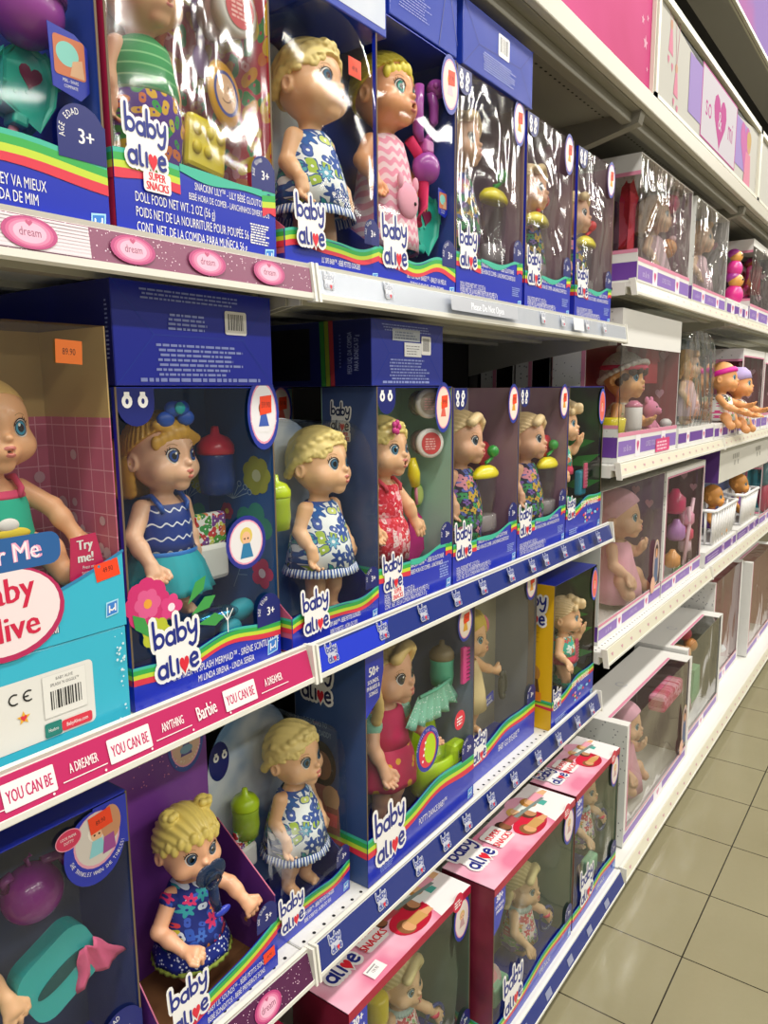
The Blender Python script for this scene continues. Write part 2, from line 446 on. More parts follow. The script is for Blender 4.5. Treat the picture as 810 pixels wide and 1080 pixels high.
def rotz(a): c, s = math.cos(a), math.sin(a); return np.array([[c, -s, 0], [s, c, 0], [0, 0, 1]])
def roty(a): c, s = math.cos(a), math.sin(a); return np.array([[c, 0, s], [0, 1, 0], [-s, 0, c]])
def rotx(a): c, s = math.cos(a), math.sin(a); return np.array([[1, 0, 0], [0, c, -s], [0, s, c]])

def make_doll(label, loc, s=1.0, rz=0., st=.0019, skin=None, hair='curly', hair_mat=None, eye='#3f86a0', yaw=0., tilt=0., nod=0.,
              arms=None, legs='stand', mouth='small', group=None, dress=None, brow=None, name='baby_doll', cat='doll', hands=True, lashes=True, legspread=0., leg=0., stride=0., eye_dot=True):
    """a vinyl baby doll: one continuous body; hair, eyes, mouth and clothing are parts of it"""
    skin = skin or SKIN; hair_mat = hair_mat or HAIR_Y
    t = thing(name, label, cat, loc, rz, group)
    t.scale = (s, s, s)
    HC = np.array([0, .0, .229]); R = rotz(yaw) @ roty(tilt) @ rotx(nod)
    W = lambda p: HC + R @ np.array(p, float)
    zlo = -.012 - leg if legs != 'sit' else .03
    F = Field((-.118, -.118, zlo), (.118, .07, .292), st)
    # torso
    F.ell((0, .004, .122), (.034, .027, .046), .006); F.ell((0, .002, .148), (.036, .022, .022), .010); F.ell((0, .004, .098), (.035, .029, .026), .010)
    F.cap((0, .004, .165), (0, .003, .190), .015, .015, .008)
    # legs
    for q in (-1, 1):
        if legs == 'stand':
            h, k, a = (q * .018, .003, .088), (q * (.021 + legspread), -.003 + q * stride * .45, .048 - leg * .5), (q * (.022 + legspread * 1.6), .003 + q * stride, .012 - leg)
            F.cap(h, k, .019, .0155, .006); F.cap(k, a, .0155, .0115, .005); F.ell((a[0] + q * .001, a[1] - .011, .005 - leg), (.0105, .019, .0095), .006)
            F.ell((k[0], k[1] - .004, k[2] - .014), (.013, .012, .014), .008)
            for j in range(5): F.ell((a[0] + q * (j - 2) * .0038, a[1] - .0285 + abs(j - 1) * .0012, .003 - leg), (.0028, .004, .0035), .0012)
        else:
            h, k, a = (q * .02, -.002, .092), (q * .046, -.028, .084), (q * .054, -.042, .058)
            F.cap(h, k, .021, .017, .006); F.cap(k, a, .017, .012, .005); F.ell((a[0], -.050, .056), (.0105, .012, .014), .006)
    # arms
    arms = arms or {}
    for q, key in ((-1, 'r'), (1, 'l')):
        A = arms.get(key, dict(e=(.058, .002, .124), w=(.062, -.022, .098), d=(0, -.25, -1)))
        sh = (q * .034, .003, .155); e = (q * A['e'][0], A['e'][1], A['e'][2]); w = (q * A['w'][0], A['w'][1], A['w'][2])
        F.cap(sh, e, .0132, .0115, .007); F.cap(e, w, .0118, .0088, .004)
        m = [(e[i] * .6 + w[i] * .4) for i in range(3)]; F.ell(m, (.0115, .0115, .0125), .006)
        d = A['d']; hand_prims(F, w, (q * d[0], d[1], d[2]), -q, 1.2, A.get('c', .45))
    # head
    def hp(c, r, k, mode='u'): F.ell(W(c), r, k, mode, R=R)
    hp((0, .004, .006), (.0455, .0475, .0485), .004); hp((0, -.006, -.018), (.0415, .038, .033), .010)
    for q in (-1, 1):
        hp((q * .0235, -.023, -.021), (.0195, .0175, .0175), .008)
        hp((q * .0465, .008, -.010), (.0055, .0085, .0125), .004); hp((q * .0505, .006, -.010), (.003, .0045, .007), .002, 's')
        hp((q * .0195, -.0435, -.002), (.0085, .0045, .0095), .004, 's')
    hp((0, -.0385, -.0265), (.0155, .0135, .0125), .008); hp((0, -.0475, -.0115), (.0056, .0062, .0050), .004)
    hp((0, -.0405, .002), (.005, .005, .012), .006); hp((0, -.034, -.042), (.011, .010, .0085), .007)
    hp((0, -.047, -.0215), (.0062, .0045, .003), .003); hp((0, -.046, -.0305), (.0055, .0042, .003), .003)
    if mouth == 'open': hp((0, -.050, -.0262), (.0048, .009, .0034), .0015, 's')
    elif mouth == 'small': hp((0, -.051, -.0262), (.0034, .0055, .002), .0012, 's')
    body = F.build('body', skin, t)
    # surface lookup in head space, along +y
    ys = np.arange(-.075, .0, .0005)
    def look(x, z):
        P = np.array([W((x, y, z)) for y in ys]); q = (P - F.lo) / F.st; i = np.clip(q.astype(int), 0, F.n - 2); f = q - i; v = 0
        for a in (0, 1):
            for b in (0, 1):
                for c in (0, 1):
                    wt = (f[:, 0] if a else 1 - f[:, 0]) * (f[:, 1] if b else 1 - f[:, 1]) * (f[:, 2] if c else 1 - f[:, 2])
                    v = v + wt * F.d[i[:, 0] + a, i[:, 1] + b, i[:, 2] + c]
        h = np.argmax(v < 0)
        return ys[h] if v[h] < 0 else -.02
    def patch(mb, cx, cz, rx, rz_, mat, lift, r0=0., r1=1., n=22, rings=3, a0=0., a1=2 * PI, bulge=0., rot=0.):
        full = abs(a1 - a0 - 2 * PI) < 1e-5; k = n if full else n + 1; RR = []
        for i in range(rings + 1):
            r = r0 + (r1 - r0) * i / rings; ring = []
            for j in range(k):
                a = a0 + (a1 - a0) * j / n; dx, dz = rx * r * math.cos(a), rz_ * r * math.sin(a)
                x, z = cx + dx * math.cos(rot) - dz * math.sin(rot), cz + dx * math.sin(rot) + dz * math.cos(rot)
                ring.append(W((x, look(x, z) - lift - bulge * (1 - r * r), z)))
            RR.append(ring)
        mb.loft(RR, mat, False, True, full)
    IR = iris(eye)
    for q in (-1, 1):
        e = MB(); cx, cz = q * .0195, -.0015; rx, rz_ = .0086, .0099
        patch(e, cx, cz, rx, rz_, EYEW, .0006, .86, 1., bulge=.0022, rings=1); 
        patch(e, cx - q * .0006, cz, rx, rz_, DARKLINE, .0008, .76, .88, bulge=.0022, rings=1)
        patch(e, cx - q * .0006, cz, rx, rz_, IR, .0008, .46, .77, bulge=.0022, rings=2)
        patch(e, cx - q * .0006, cz, rx, rz_, PUPIL, .0008, .0, .47, bulge=.0022, rings=2)
        if eye_dot: patch(e, cx - q * .0030, cz + .0038, .0017, .0019, EYEW, .0031, .0, 1., rings=1, n=10)
        e.build('eye', t)
        l = MB(); patch(l, cx, cz, rx, rz_, DARKLINE, .0012, .97, 1.13, a0=math.radians(12), a1=math.radians(168), rings=1, bulge=.0)
        if lashes:
            for a in ((150, 132, 115) if q < 0 else (30, 48, 65)):
                a = math.radians(a); x0, z0 = cx + rx * 1.08 * math.cos(a), cz + rz_ * 1.08 * math.sin(a); x1, z1 = cx + rx * 1.42 * math.cos(a + q * .12), cz + rz_ * 1.38 * math.sin(a + q * .12)
                l.tube([W((x0, look(x0, z0) - .0008, z0)), W((x1, look(x1, z1) - .0012, z1))], [.0006, .0002], DARKLINE, 5)
        l.build('eyelash', t)
        b = MB(); patch(b, cx, cz + .0075, .0095, .0085, brow or BROW, .0005, .95, 1.05, a0=math.radians(45), a1=math.radians(135), rings=1, n=10); b.build('eyebrow', t)
    m = MB()
    big = mouth == 'open'
    patch(m, 0, -.0222 if not big else -.0205, .0070 if not big else .0085, .0026, LIP, .0006, bulge=.0005, rings=2)
    patch(m, 0, -.0300 if not big else -.0318, .0056 if not big else .007, .0026, LIP, .0006, bulge=.0006, rings=2)
    patch(m, 0, -.0262, .0048 if not big else .006, .0028 if not big else .0036, M('#7a2f2c', .4), .0002, rings=2)
    m.build('mouth', t)
    if hair: make_hair(t, W, R, hair, hair_mat, st)
    if dress: dress(t, W, R)
    return t, W, R

def make_hair(t, W, R, style, mat, st):
    lo = np.array(W((0, 0, 0))) - .075; hi = lo + .155
    H = Field(lo, hi, st * (.9 if st < .0025 else 1.)); Ri = R.T.astype(np.float32); c0 = np.array(W((0, 0, 0)), np.float32)
    def skull(th, cut, disp=None, r=(.0455, .0475, .0485), tilt=.6):
        def f(P):
            q = (P - c0) @ R.astype(np.float32); p = q - np.array([0, .004, .006], np.float32)
            rr = np.array(r, np.float32) + th
            a = np.linalg.norm(p / rr, axis=-1); b = np.linalg.norm(p / (rr * rr), axis=-1) + 1e-6; d = a * (a - 1) / b
            if disp: d = d - disp(q)
            pl = -(q[..., 2] + tilt * q[..., 1] - cut)
            ear = .012 - np.sqrt(((np.abs(q[..., 0]) - .046) / 1.) ** 2 + ((q[..., 1] - .004) / .9) ** 2 + ((q[..., 2] + .012) / 1.2) ** 2)
            return np.maximum(np.maximum(d, pl * .85), ear * .8)
        H.put(f, lo, hi, .002)
    def blob(c, r, k=.004): H.ell(W(c), r, k, R=R)
    rr = random.Random(3)
    if style == 'curly':
        skull(.0050, .004, lambda q: .0014 * np.sin(260 * (q[..., 0] + .5 * q[..., 1])) * np.cos(150 * q[..., 2] + 90 * q[..., 0]))
        for i in range(13):     # flat swirling curls along the forehead and temples
            a = -1.5 + 3.0 * i / 12; x = .0475 * math.sin(a); y = -.0440 * math.cos(a) + .005; z = .0310 - .022 * abs(math.sin(a)) ** 1.6 + rr.uniform(-.004, .005)
            if abs(a) < .42: z += .006
            rc = .0068 + rr.uniform(0, .0018)
            for k in range(5):
                b = k * 1.1 + i; H.ell(W((x + .55 * rc * math.cos(b) * math.cos(a), y + .55 * rc * math.cos(b) * math.sin(a), z + .55 * rc * math.sin(b))), (rc * .48, rc * .48, rc * .48), .0022, R=R)
        for i in range(12):
            a = -1.7 + 3.4 * i / 11; x = .045 * math.sin(a); y = -.034 * math.cos(a) + .005; z = .045 - .020 * abs(math.sin(a)) ** 2 + rr.uniform(-.003, .003)
            H.ell(W((x * .93, y, z)), (.009, .008, .0055), .004, R=R)
        for q in (-1, 1):
            for i in range(4):
                y = .014 + .007 * i; z = .004 - .007 * i; blob((q * (.0470 - .0008 * i * i), y, z), (.0065, .008, .008), .004)
    elif style == 'bob':        # close combed fringe
        skull(.0045, .012, lambda q: .0013 * np.sin(45 * np.arctan2(q[..., 0], q[..., 2] + .02)), tilt=.75)
        for i in range(9):
            x = -.034 + .0085 * i; blob((x, -.040 + abs(x) * .45, .026 - abs(x) * .25 + (i % 2) * .003), (.0062, .0055, .010), .002)
    elif style in ('wave', 'long'):
        skull(.0060, .010, lambda q: .0014 * np.sin(38 * np.arctan2(q[..., 0] + .02, q[..., 2] + .01) + 60 * q[..., 1]), tilt=.8)
        # swept fringe rolling over to one side
        for i in range(8):
            a = i / 7; blob((-.030 + .066 * a, -.040 + .012 * a * a + .004, .036 + .010 * math.sin(a * 3)), (.012, .011, .010), .005)
        for i in range(6): blob((.034 + .006 * math.sin(i * .6), -.030 + .004 * i, .034 - .008 * i), (.010, .010, .009), .004)
        H.ell(W((.036, -.046, .026)), (.005, .006, .004), .002, 's', R=R)
        for q in (-1, 1):
            n = 5 if style == 'wave' else 9
            for i in range(n): blob((q * (.047 + .003 * math.sin(i * 1.5)), .012 + .003 * i, -.006 - .010 * i), (.010, .011, .011), .004)
            if style == 'long':
                for i in range(8): blob((q * .052, -.012 + .003 * math.sin(i), .010 - .011 * i), (.0075, .010, .010), .004)
        for i in range(7):
            for k in range(3): blob(((i - 3) * .013, .045 - abs(i - 3) * .003, -.010 - .016 * k), (.012, .010, .012), .005)
    elif style == 'buns':
        skull(.0055, .006, lambda q: .0014 * np.sin(34 * np.arctan2(q[..., 0] - .01, q[..., 2] + .015) + 40 * q[..., 1]), tilt=.62)
        for q in (-1, 1):
            blob((q * .031, .004, .052), (.0145, .0145, .0145), .003)
            for k in range(5):
                a = k * 1.26; blob((q * (.031 + .008 * math.cos(a)), -.002 + .008 * math.sin(a), .060), (.006, .006, .006), .002)
        for i in range(14):
            a = -1.35 + 2.7 * i / 13; x = .046 * math.sin(a); y = -.045 * math.cos(a) + .004; z = .026 - .018 * abs(math.sin(a)) ** 2 + (.006 if i % 2 else -.002)
            blob((x, y, z), (.0068, .006, .0095), .002)
    elif style == 'mermaid':
        skull(.0045, .014, lambda q: .0011 * np.sin(55 * np.arctan2(q[..., 0], q[..., 1] - .03) + 80 * q[..., 2]), tilt=.75)
        for i in range(9): blob((-.034 + .0085 * i, -.040 + abs(i - 4) * .004, .030 - abs(i - 4) * .0035), (.008, .006, .010), .003)
        for i in range(7): blob((-.026 + .011 * i, -.036 + .004 * abs(i - 3), .040 - .0035 * i), (.013, .008, .008), .004)
        for q in (-1, 1):
            for i in range(5): blob((q * (.046 - .003 * i), .020 + .002 * i, -.012 - .010 * i), (.007, .012, .010), .004)
        for i in range(5):
            for k in range(5): blob(((i - 2) * .016, .044, .01 - .015 * k), (.014, .010, .014), .006)
    elif style == 'topknot':
        skull(.0045, .004, lambda q: .0012 * np.sin(40 * np.arctan2(q[..., 0], q[..., 2])), tilt=.7)
        for i in range(6): blob((.0, -.030 - .004 * i, .050 - .003 * i), (.016 - .001 * i, .012, .011), .004)
        blob((0, -.050, .044), (.014, .012, .012), .003); blob((0, -.016, .058), (.014, .013, .010), .004)
        for i in range(6): blob((-.030 + .012 * i, -.036, .030), (.008, .007, .010), .003)
    elif style == 'painted':
        skull(.0012, .020, None, tilt=.5)
    elif style == 'hat':
        skull(.0085, .010, lambda q: .0009 * np.sin(300 * q[..., 2]) * np.sin(260 * (q[..., 0] + q[..., 1])), tilt=.45)
        for i in range(26):
            a = 2 * PI * i / 26; y = -.055 * math.cos(a) + .004; blob((.054 * math.sin(a), y, .014 - .45 * y), (.008, .008, .007), .004)
        blob((0, .01, .066), (.013, .013, .012), .002)
    elif style == 'bonnet':
        skull(.0075, -.004, lambda q: .001 * np.sin(180 * q[..., 0]), tilt=.9)
    return H.build('hair' if style not in ('hat', 'bonnet') else ('knitted_hat' if style == 'hat' else 'bonnet'), mat, t)

def cloth(prof, mat, n=48, folds=0, amp=0., cy=.003, name='dress', yb=None):
    """a garment lofted round the body; prof rows are (z, half width, half depth)"""
    def make(t, W=None, R=None):
        mb = MB(); rings = []
        def ringset(off):
            out = []
            for i, (z, rx, ry) in enumerate(prof):
                k = i / (len(prof) - 1); rg = []
                for j in range(n):
                    a = 2 * PI * j / n; f = 1 + amp * k * math.sin(folds * a + .6 * math.sin(a * 2))
                    rg.append(((rx - off) * f * math.cos(a), cy + (ry - off) * f * math.sin(a), z))
                out.append(rg)
            return out
        o, i_ = ringset(0), ringset(.0012)
        mb.loft(o + i_[::-1], mat, False)
        return mb.build(name, t)
    return make
def ruffle(z0, z1, rx, ry, mat, name='hem', n=120, folds=30, amp=.05, flare=1.08, cy=.003):
    return cloth([(z0, rx, ry), (z0 * .6 + z1 * .4, rx * (1 + (flare - 1) * .5), ry * (1 + (flare - 1) * .5)), (z1, rx * flare, ry * flare)], mat, n, folds, amp, cy, name)
def straps(mat, z0=.150, name='strap'):
    def make(t, W=None, R=None):
        for q in (-1, 1):
            mb = MB(); mb.tube([(q * .020, -.024, z0), (q * .023, -.022, .160), (q * .024, -.006, .172), (q * .023, .014, .168), (q * .02, .026, z0)], .0038, mat, 8); mb.build(name, t)
    return make
def wear(*fs):
    def make(t, W, R):
        for f in fs: f(t, W, R)
    return make
EXPOSURE, AMBIENT = 0.06, .36  # AMBIENT: even world fill added to brighten the box interiors
LAMP_ROWS = ((-.5, 37.), (-2.7, 38.), (-5.0, 24.))
# ================================================================ camera, light
H_CAM = 1.485
yaw, pitch, roll, FPX = math.radians(36.2465), math.radians(9.1607), math.radians(-.4953), 791.18
fw = Vector((math.cos(pitch) * math.cos(yaw), math.cos(pitch) * math.sin(yaw), -math.sin(pitch)))
rt = fw.cross(Vector((0, 0, 1))).normalized(); upv = rt.cross(fw)
c_, s_ = math.cos(roll), math.sin(roll); R2 = rt * c_ + upv * s_; U2 = upv * c_ - rt * s_
cam = bpy.data.cameras.new('camera'); co = bpy.data.objects.new('camera', cam); C.objects.link(co)
cam.sensor_fit = 'VERTICAL'; cam.sensor_height = 24.; cam.lens = FPX / 1080 * 24; cam.clip_start = .02
co.matrix_world = Matrix(((R2.x, U2.x, -fw.x, 0), (R2.y, U2.y, -fw.y, 0), (R2.z, U2.z, -fw.z, H_CAM), (0, 0, 0, 1)))
bpy.context.scene.camera = co
sc = bpy.context.scene
sc.view_settings.view_transform = 'Standard'; sc.view_settings.look = 'None'; sc.view_settings.gamma = 1; sc.view_settings.use_curve_mapping = False
sc.view_settings.exposure = EXPOSURE
sc.cycles.transparent_max_bounces = 24; sc.cycles.max_bounces = 6; sc.cycles.diffuse_bounces = 3; sc.cycles.glossy_bounces = 3; sc.cycles.sample_clamp_indirect = 4
w = bpy.data.worlds.new('ambient_fill'); sc.world = w; w.use_nodes = True
w.node_tree.nodes['Background'].inputs[0].default_value = lin('#e8e6e0'); w.node_tree.nodes['Background'].inputs[1].default_value = AMBIENT

CARDW = M('#e9e8e4', .4)
def lamp(x, y, z, ln=1.25, power=40., wd=.22, label=''):
    t = thing('ceiling_lamp', label, 'ceiling lamp', (x, y, z), 0, 'ceiling lamps over the aisles')
    mb = MB(); mb.box(-ln / 2 - .03, ln / 2 + .03, -wd / 2 - .03, wd / 2 + .03, .012, .07, M('#d9d9d6', .5), .008); mb.build('housing', t)
    L = bpy.data.lights.new('tube_light', 'AREA'); L.shape = 'RECTANGLE'; L.size = ln; L.size_y = wd; L.energy = power; L.color = (1., .965, .90)
    o = bpy.data.objects.new('tube_light', L); C.objects.link(o); o.parent = t
for j, (ly, pw) in enumerate(LAMP_ROWS):
    for i in range(7):
        lamp(-2.1 + 1.75 * i, ly, 3.95, power=pw, label='white tube lamp under the ceiling in the aisle rows')

# ================================================================ room
def struct(o): o['kind'] = 'structure'; return o
m, nt, b = nodes_mat('glazed_floor_tile'); g = NT(nt)
tc = g.n('ShaderNodeTexCoord'); sp = g.n('ShaderNodeSeparateXYZ'); g.l(tc.outputs['Object'], sp.inputs[0])
def seam(sock, off):
    v = g.math('ABSOLUTE', g.math('SUBTRACT', g.math('FRACT', g.math('ADD', g.math('DIVIDE', g.math('SUBTRACT', sock, off), .2995), .5)), .5))
    return g.math('LESS_THAN', v, .0062)
gx, gy = seam(sp.outputs[0], 1.8887), seam(sp.outputs[1], .4195)
no = g.n('ShaderNodeTexNoise'); no.inputs['Scale'].default_value = 3.; no.inputs['Detail'].default_value = 6.; g.l(tc.outputs['Object'], no.inputs['Vector'])
no2 = g.n('ShaderNodeTexNoise'); no2.inputs['Scale'].default_value = 90.; no2.inputs['Detail'].default_value = 2.; g.l(tc.outputs['Object'], no2.inputs['Vector'])
tile = g.mix(g.math('MULTIPLY', no.outputs[0], .9), '#857e62', '#9a9478'); tile = g.mix(g.math('MULTIPLY', no2.outputs[0], .12), tile, '#7d7350')
grout = g.math('MAXIMUM', gx, gy)
g.l(g.mix(grout, tile, '#2e2a20'), b.inputs['Base Color']); b.inputs['Roughness'].default_value = .17; b.inputs['Specular IOR Level'].default_value = .45
bp = g.n('ShaderNodeBump'); bp.inputs['Distance'].default_value = .0006; g.l(no.outputs[0], bp.inputs['Height']); g.l(bp.outputs[0], b.inputs['Normal'])
mb = MB(); mb.box(-2.5, 9.5, -6.2, 1.6, -.05, 0, m); struct(mb.build('floor'))
mb = MB(); mb.box(-2.5, 9.5, -6.2, 1.6, 4.06, 4.12, M('#c4c2bd', .9)); struct(mb.build('ceiling'))
mb = MB(); mb.box(-2.5, 9.5, 1.6, 1.68, -.05, 4.12, M('#232120', .9)); struct(mb.build('wall_back'))
mb = MB(); mb.box(9.5, 9.6, -6.2, 1.68, -.05, 4.12, M('#8a8680', .9)); struct(mb.build('wall_far'))

# ================================================================ shelving
STEEL = M('#e2e1da', .42); STEEL_D = M('#b9b6aa', .5); RAILW = M('#e8e6dc', .35); DARKP = M('#1d1c1b', .6); HOLE = M('#0c0c0c', .8)
GLIT = speck('glitter_strip', '#8a4d6a', '#f0d6e4', 420., .86, .25); GLITD = speck('dark_glitter_strip', '#54204a', '#f2c8e0', 420., .9, .25)
SIGNW = M('#b4b2aa', .8); SILV = M('#c9cdd2', .16, metal=.85); BLUES = M('#1b2f7d', .22, coat=.6); BLUE_BR = M('#1a34c4', .25, coat=.5); PINKS = M('#bd2560', .3, coat=.3); CREAM = M('#d9d4bf', .35); PGREY = M('#8f94b0', .3)
def rails(t, x0, x1, yl, z0, z1, strip_mat, name='price_strip', lean=.012):
    """price rail: white plastic channel with a leaning printed strip; returns the print frame on it"""
    mb = MB()
    fr = lambda u, v, w: (w, yl + u, v)
    prof = [(0, z0), (.004, z0 - .003), (.008, z0), (.008 + lean, z1 - .002), (.010 + lean, z1 + .002), (.002 + lean, z1 + .002), (.0035 + lean, z1 - .003), (.0035, z0 + .008), (0, z0 + .007)]
    mb.prism(prof, x0, x1, RAILW, fr); mb.build('price_rail', t)
    ms = MB(); h = z1 - z0
    ms.prism([(.0015, z0 + .0075), (.003, z0 + .0075), (.003 + lean * .95, z1 - .004), (.0015 + lean * .95, z1 - .004)], x0 + .003, x1 - .003, strip_mat, fr); s = ms.build(name, t)
    V = Vector((0, lean * .95, h - .0115)).normalized()
    return Print((x0, yl + .0012, z0 + .0075), (1, 0, 0), V, .0003), s, h - .0115
def shelf(label, x0, x1, yl, yb, zdeck, z0, z1, strip_mat, holes=True, ends=True, bracket=True, group=None):
    t = thing('shelf', label, 'shelf', ((0, 0, 0)), 0, group)
    mb = MB(); mb.box(x0, x1, yl + .016, yb, zdeck - .016, zdeck, STEEL, .002)
    for k in range(3): mb.box(x0 + .01, x1 - .01, yl + .10 + k * .14, yl + .125 + k * .14, zdeck - .024, zdeck - .016, STEEL_D)
    mb.box(x0 - .0007, x0 + .001, yl + .03, yb, zdeck - .036, zdeck - .0025, STEEL); mb.box(x1 - .001, x1 + .0007, yl + .03, yb, zdeck - .036, zdeck - .0025, STEEL)
    mb.build('deck', t)
    mb = MB(); mb.box(x0 + .001, x1 - .001, yl + .0265, yl + .032, z0 + .002, zdeck - .0005, STEEL_D); mb.build('front_lip', t)
    pr, s, h = rails(t, x0 + .004, x1 - .004, yl, z0, z1, strip_mat, lean=.004 if yl == .68 else .012)
    if ends:
        for xe in (x0, x1 - .005):
            mb = MB(); mb.prism([(-.003, z0 - .004), (.012, z0 - .004), (.013 if yl == .68 else .022, z1 + .003), (.004, z1 + .004)], xe, xe + .005, RAILW, lambda u, v, w: (w, yl + u, v)); mb.build('end_cap', t)
    if bracket:
        for xe in (x0 + .004, x1 - .008):
            mb = MB(); mb.prism([(.05, zdeck - .0165), (yb - yl, zdeck - .0165), (yb - yl, zdeck - .11), (.30, zdeck - .075), (.05, zdeck - .036)], xe, xe + .004, STEEL_D, lambda u, v, w: (w, yl + u, v)); mb.build('bracket', t)
    if holes:
        hp = Print((x0, yl + .02, zdeck), (1, 0, 0), (0, 1, 0), .0003); n = int((x1 - x0) / .025)
        for i in range(n): hp.poly(circ(.0125 + i * .025, .022, .0032, None, 8), HOLE, False)
        hp.build('hole_row', t)
    return t, pr, s, h
BK = 1.16
LW = M('#e9ecf4', .3)
def mini_logos(pr, h, xs, mat_paper, s, plain=False, ink=None):
    for x in xs:
        logo(pr, x, h * .28, h * .62, .0, ink or M('#3a4a9a', .4), mat_paper)
X0B, XM, X1B = -.46, .782, 2.03
# ---- upper shelf, near bay: silver and glitter strip with pink glowing lozenges
def dream_strip(pr, s, h, xs, w):
    HOT = M('#b8407a', .3); PALE = M('#eeb4cb', .3)
    for x in xs:
        pr.poly(circ(x, h * .5, .027, h * .47), HOT); pr.poly(circ(x, h * .5, .023, h * .41), M('#d0608f', .3)); pr.poly(circ(x, h * .5, .020, h * .36), M('#de86aa', .3)); pr.poly(circ(x, h * .5, .016, h * .30), PALE)
        pr.text('dream', x, h * .40, h * .26, M('#8a4a66', .4), .75); pr.poly(heart(x, h * .78, .007, .006), M('#c2547e', .4))
    pr.build('strip_print', s)
t, pr, s, h = shelf('upper metal shelf with the silvery pink glitter price strip', X0B, XM - .002, .68, BK, 1.637, 1.607, 1.650, GLIT)
pr.rect(.02, .001, .905, h - .001, M('#d9cdd2', .25)); 
for q in range(9): pr.rect(.60, .002 + q * h / 9.5, .905, .004 + q * h / 9.5, M('#ead9df', .25))
dream_strip(pr, s, h, (.72, .844, .954, 1.052, 1.150), X0B)
t, pr, s, h = shelf('upper metal shelf with the shiny silver-blue price strip', XM + .002, X1B, .68, BK, 1.637, 1.607, 1.650, M('#ccd2dd', .2, metal=.35, coat=.5))
mini_logos(pr, h, (.012, .15, .70, .80, .94, 1.05), M('#e6e8ee', .3), s, ink=M('#b4b9c8', .3)); pr.rect(.33, .004, .58, h - .004, M('#b9bcc4', .25)); pr.text('Please Do Not Open', .46, h * .3, h * .42, LW, .8, bold=.03)
pr.rect(.86, .002, .92, h - .002, M('#e8ebef', .2)); pr.build('strip_print', s)
# ---- middle shelf, near bay: pink slogan strip
t, pr, s, h = shelf('middle metal shelf with the pink slogan price strip', X0B, XM - .002, .695, BK, 1.103, 1.069, 1.119, PINKS)
OFFW = M('#f4e4e4', .4)
for x, kind in ((.70, 0), (.755, 1), (.808, 0), (.868, 1), (.925, 0), (.984, 3), (1.036, 4), (1.092, 0), (1.153, 1)):
    if kind == 0:
        pr.rrect(x - .0275, h * .16, x + .0275, h * .86, .0015, OFFW); pr.text('YOU CAN BE', x, h * .34, h * .34, PINKS, .45, bold=.02)
    elif kind in (1, 3):
        pr.text('A DREAMER' if kind == 1 else 'ANYTHING', x, h * .42, h * .28, OFFW, .42, bold=.015); pr.rect(x - .026, h * .24, x + .026, h * .27, OFFW)
    elif kind == 4: pr.text('Barbie', x, h * .30, h * .46, OFFW, .50, rot=.06, bold=.02)
for x in (.83, .89, .95, 1.01, 1.07): pr.disc(x, h * .1, .0014, OFFW, n=8)
pr.build('strip_print', s)
t, pr, s, h = shelf('middle metal shelf with the blue logo price strip under the mixed doll boxes', XM + .002, X1B, .695, BK, 1.103, 1.069, 1.117, BLUES)
pr.poly([(.004, .001), (.16, .001), (.185, h - .001), (.004, h - .001)], BLUE_BR)
mini_logos(pr, h, (.024, .152, .271, .385, .485, .605, .707, .777, .880, .988, 1.099), M('#b9bccb', .35), s); pr.build('strip_print', s)
# ---- lower shelf
t, pr, s, h = shelf('lower metal shelf with the dark purple glitter price strip', X0B, XM - .002, .71, BK, .607, .567, .620, GLITD)
dream_strip(pr, s, h, (.85, 1.0, 1.135), X0B)
t, pr, s, h = shelf('lower metal shelf with the plain blue price strip and a row of punched holes', XM + .002, X1B, .71, BK, .607, .567, .620, BLUES)
mini_logos(pr, h, (.034, .160, .278, .373, .456, .56, .669, .797, .917, 1.04, 1.14), M('#c3c6d4', .35), s); pr.build('strip_print', s)
# ---- base plinths
def plinth(label, x0, x1, mat, marks, group=None):
    t = thing('base_plinth', label, 'shelf base', (0, 0, 0), 0, group)
    mb = MB(); mb.box(x0, x1, .634, BK, .066, .086, STEEL, .002); mb.build('deck', t)
    mb = MB(); mb.box(x0, x1, .70, .72, 0, .066, M('#8f8b7c', .6)); mb.build('kick_plate', t)
    pr, s, h = rails(t, x0 + .003, x1 - .003, .619, .046, .088, mat)
    mb = MB(); mb.box(x0, x0 + .003, .62, .645, .044, .090, RAILW); mb.build('end_cap', t)
    marks(pr, h); pr.build('strip_print', s)
plinth('bottom shelf base with a blue strip in front of the pink-topped boxes', X0B, X1B - .002, BLUES, lambda pr, h: [pr.rect(x, h * .2, x + .03, h * .8, PGREY) for x in [.9 + .13 * i for i in range(12)]])
HEARTM = M('#c99aa2', .4)
def hearts(pr, h, x1=2.6):
    for i in range(int(x1 / .085)): pr.poly(heart(.05 + i * .085, h * .5, .017, h * .34), HEARTM)
X2, X3, X4 = 2.036, 3.286, 5.8
plinth('bottom shelf base with a cream heart-print strip beside the floor tiles', X2, X4, CREAM, lambda pr, h: hearts(pr, h, 3.6))
for nm, yl, zd, z0, z1, in (('top', .665, 1.767, 1.733, 1.770), ('second', .685, 1.277, 1.241, 1.281), ('third', .70, .735, .695, .742)):
    for a, b, wd in ((X2, X3, 'nearer'), (X3 + .003, X4 - .3, 'farther')):
        t, pr, s, h = shelf(f'{nm} white shelf of the pink doll section, {wd} bay, with a cream heart strip', a, b, yl, BK, zd, z0, z1, CREAM)
        hearts(pr, h, b - a - .05); pr.build('strip_print', s)
        if wd == 'nearer':
            hp = Print((a - .0010, yl + .10, zd - .036), (0, -1, 0), (0, 0, 1)); hp.disc(.03, .018, .006, HOLE, n=12); hp.build('bolt_hole', t)
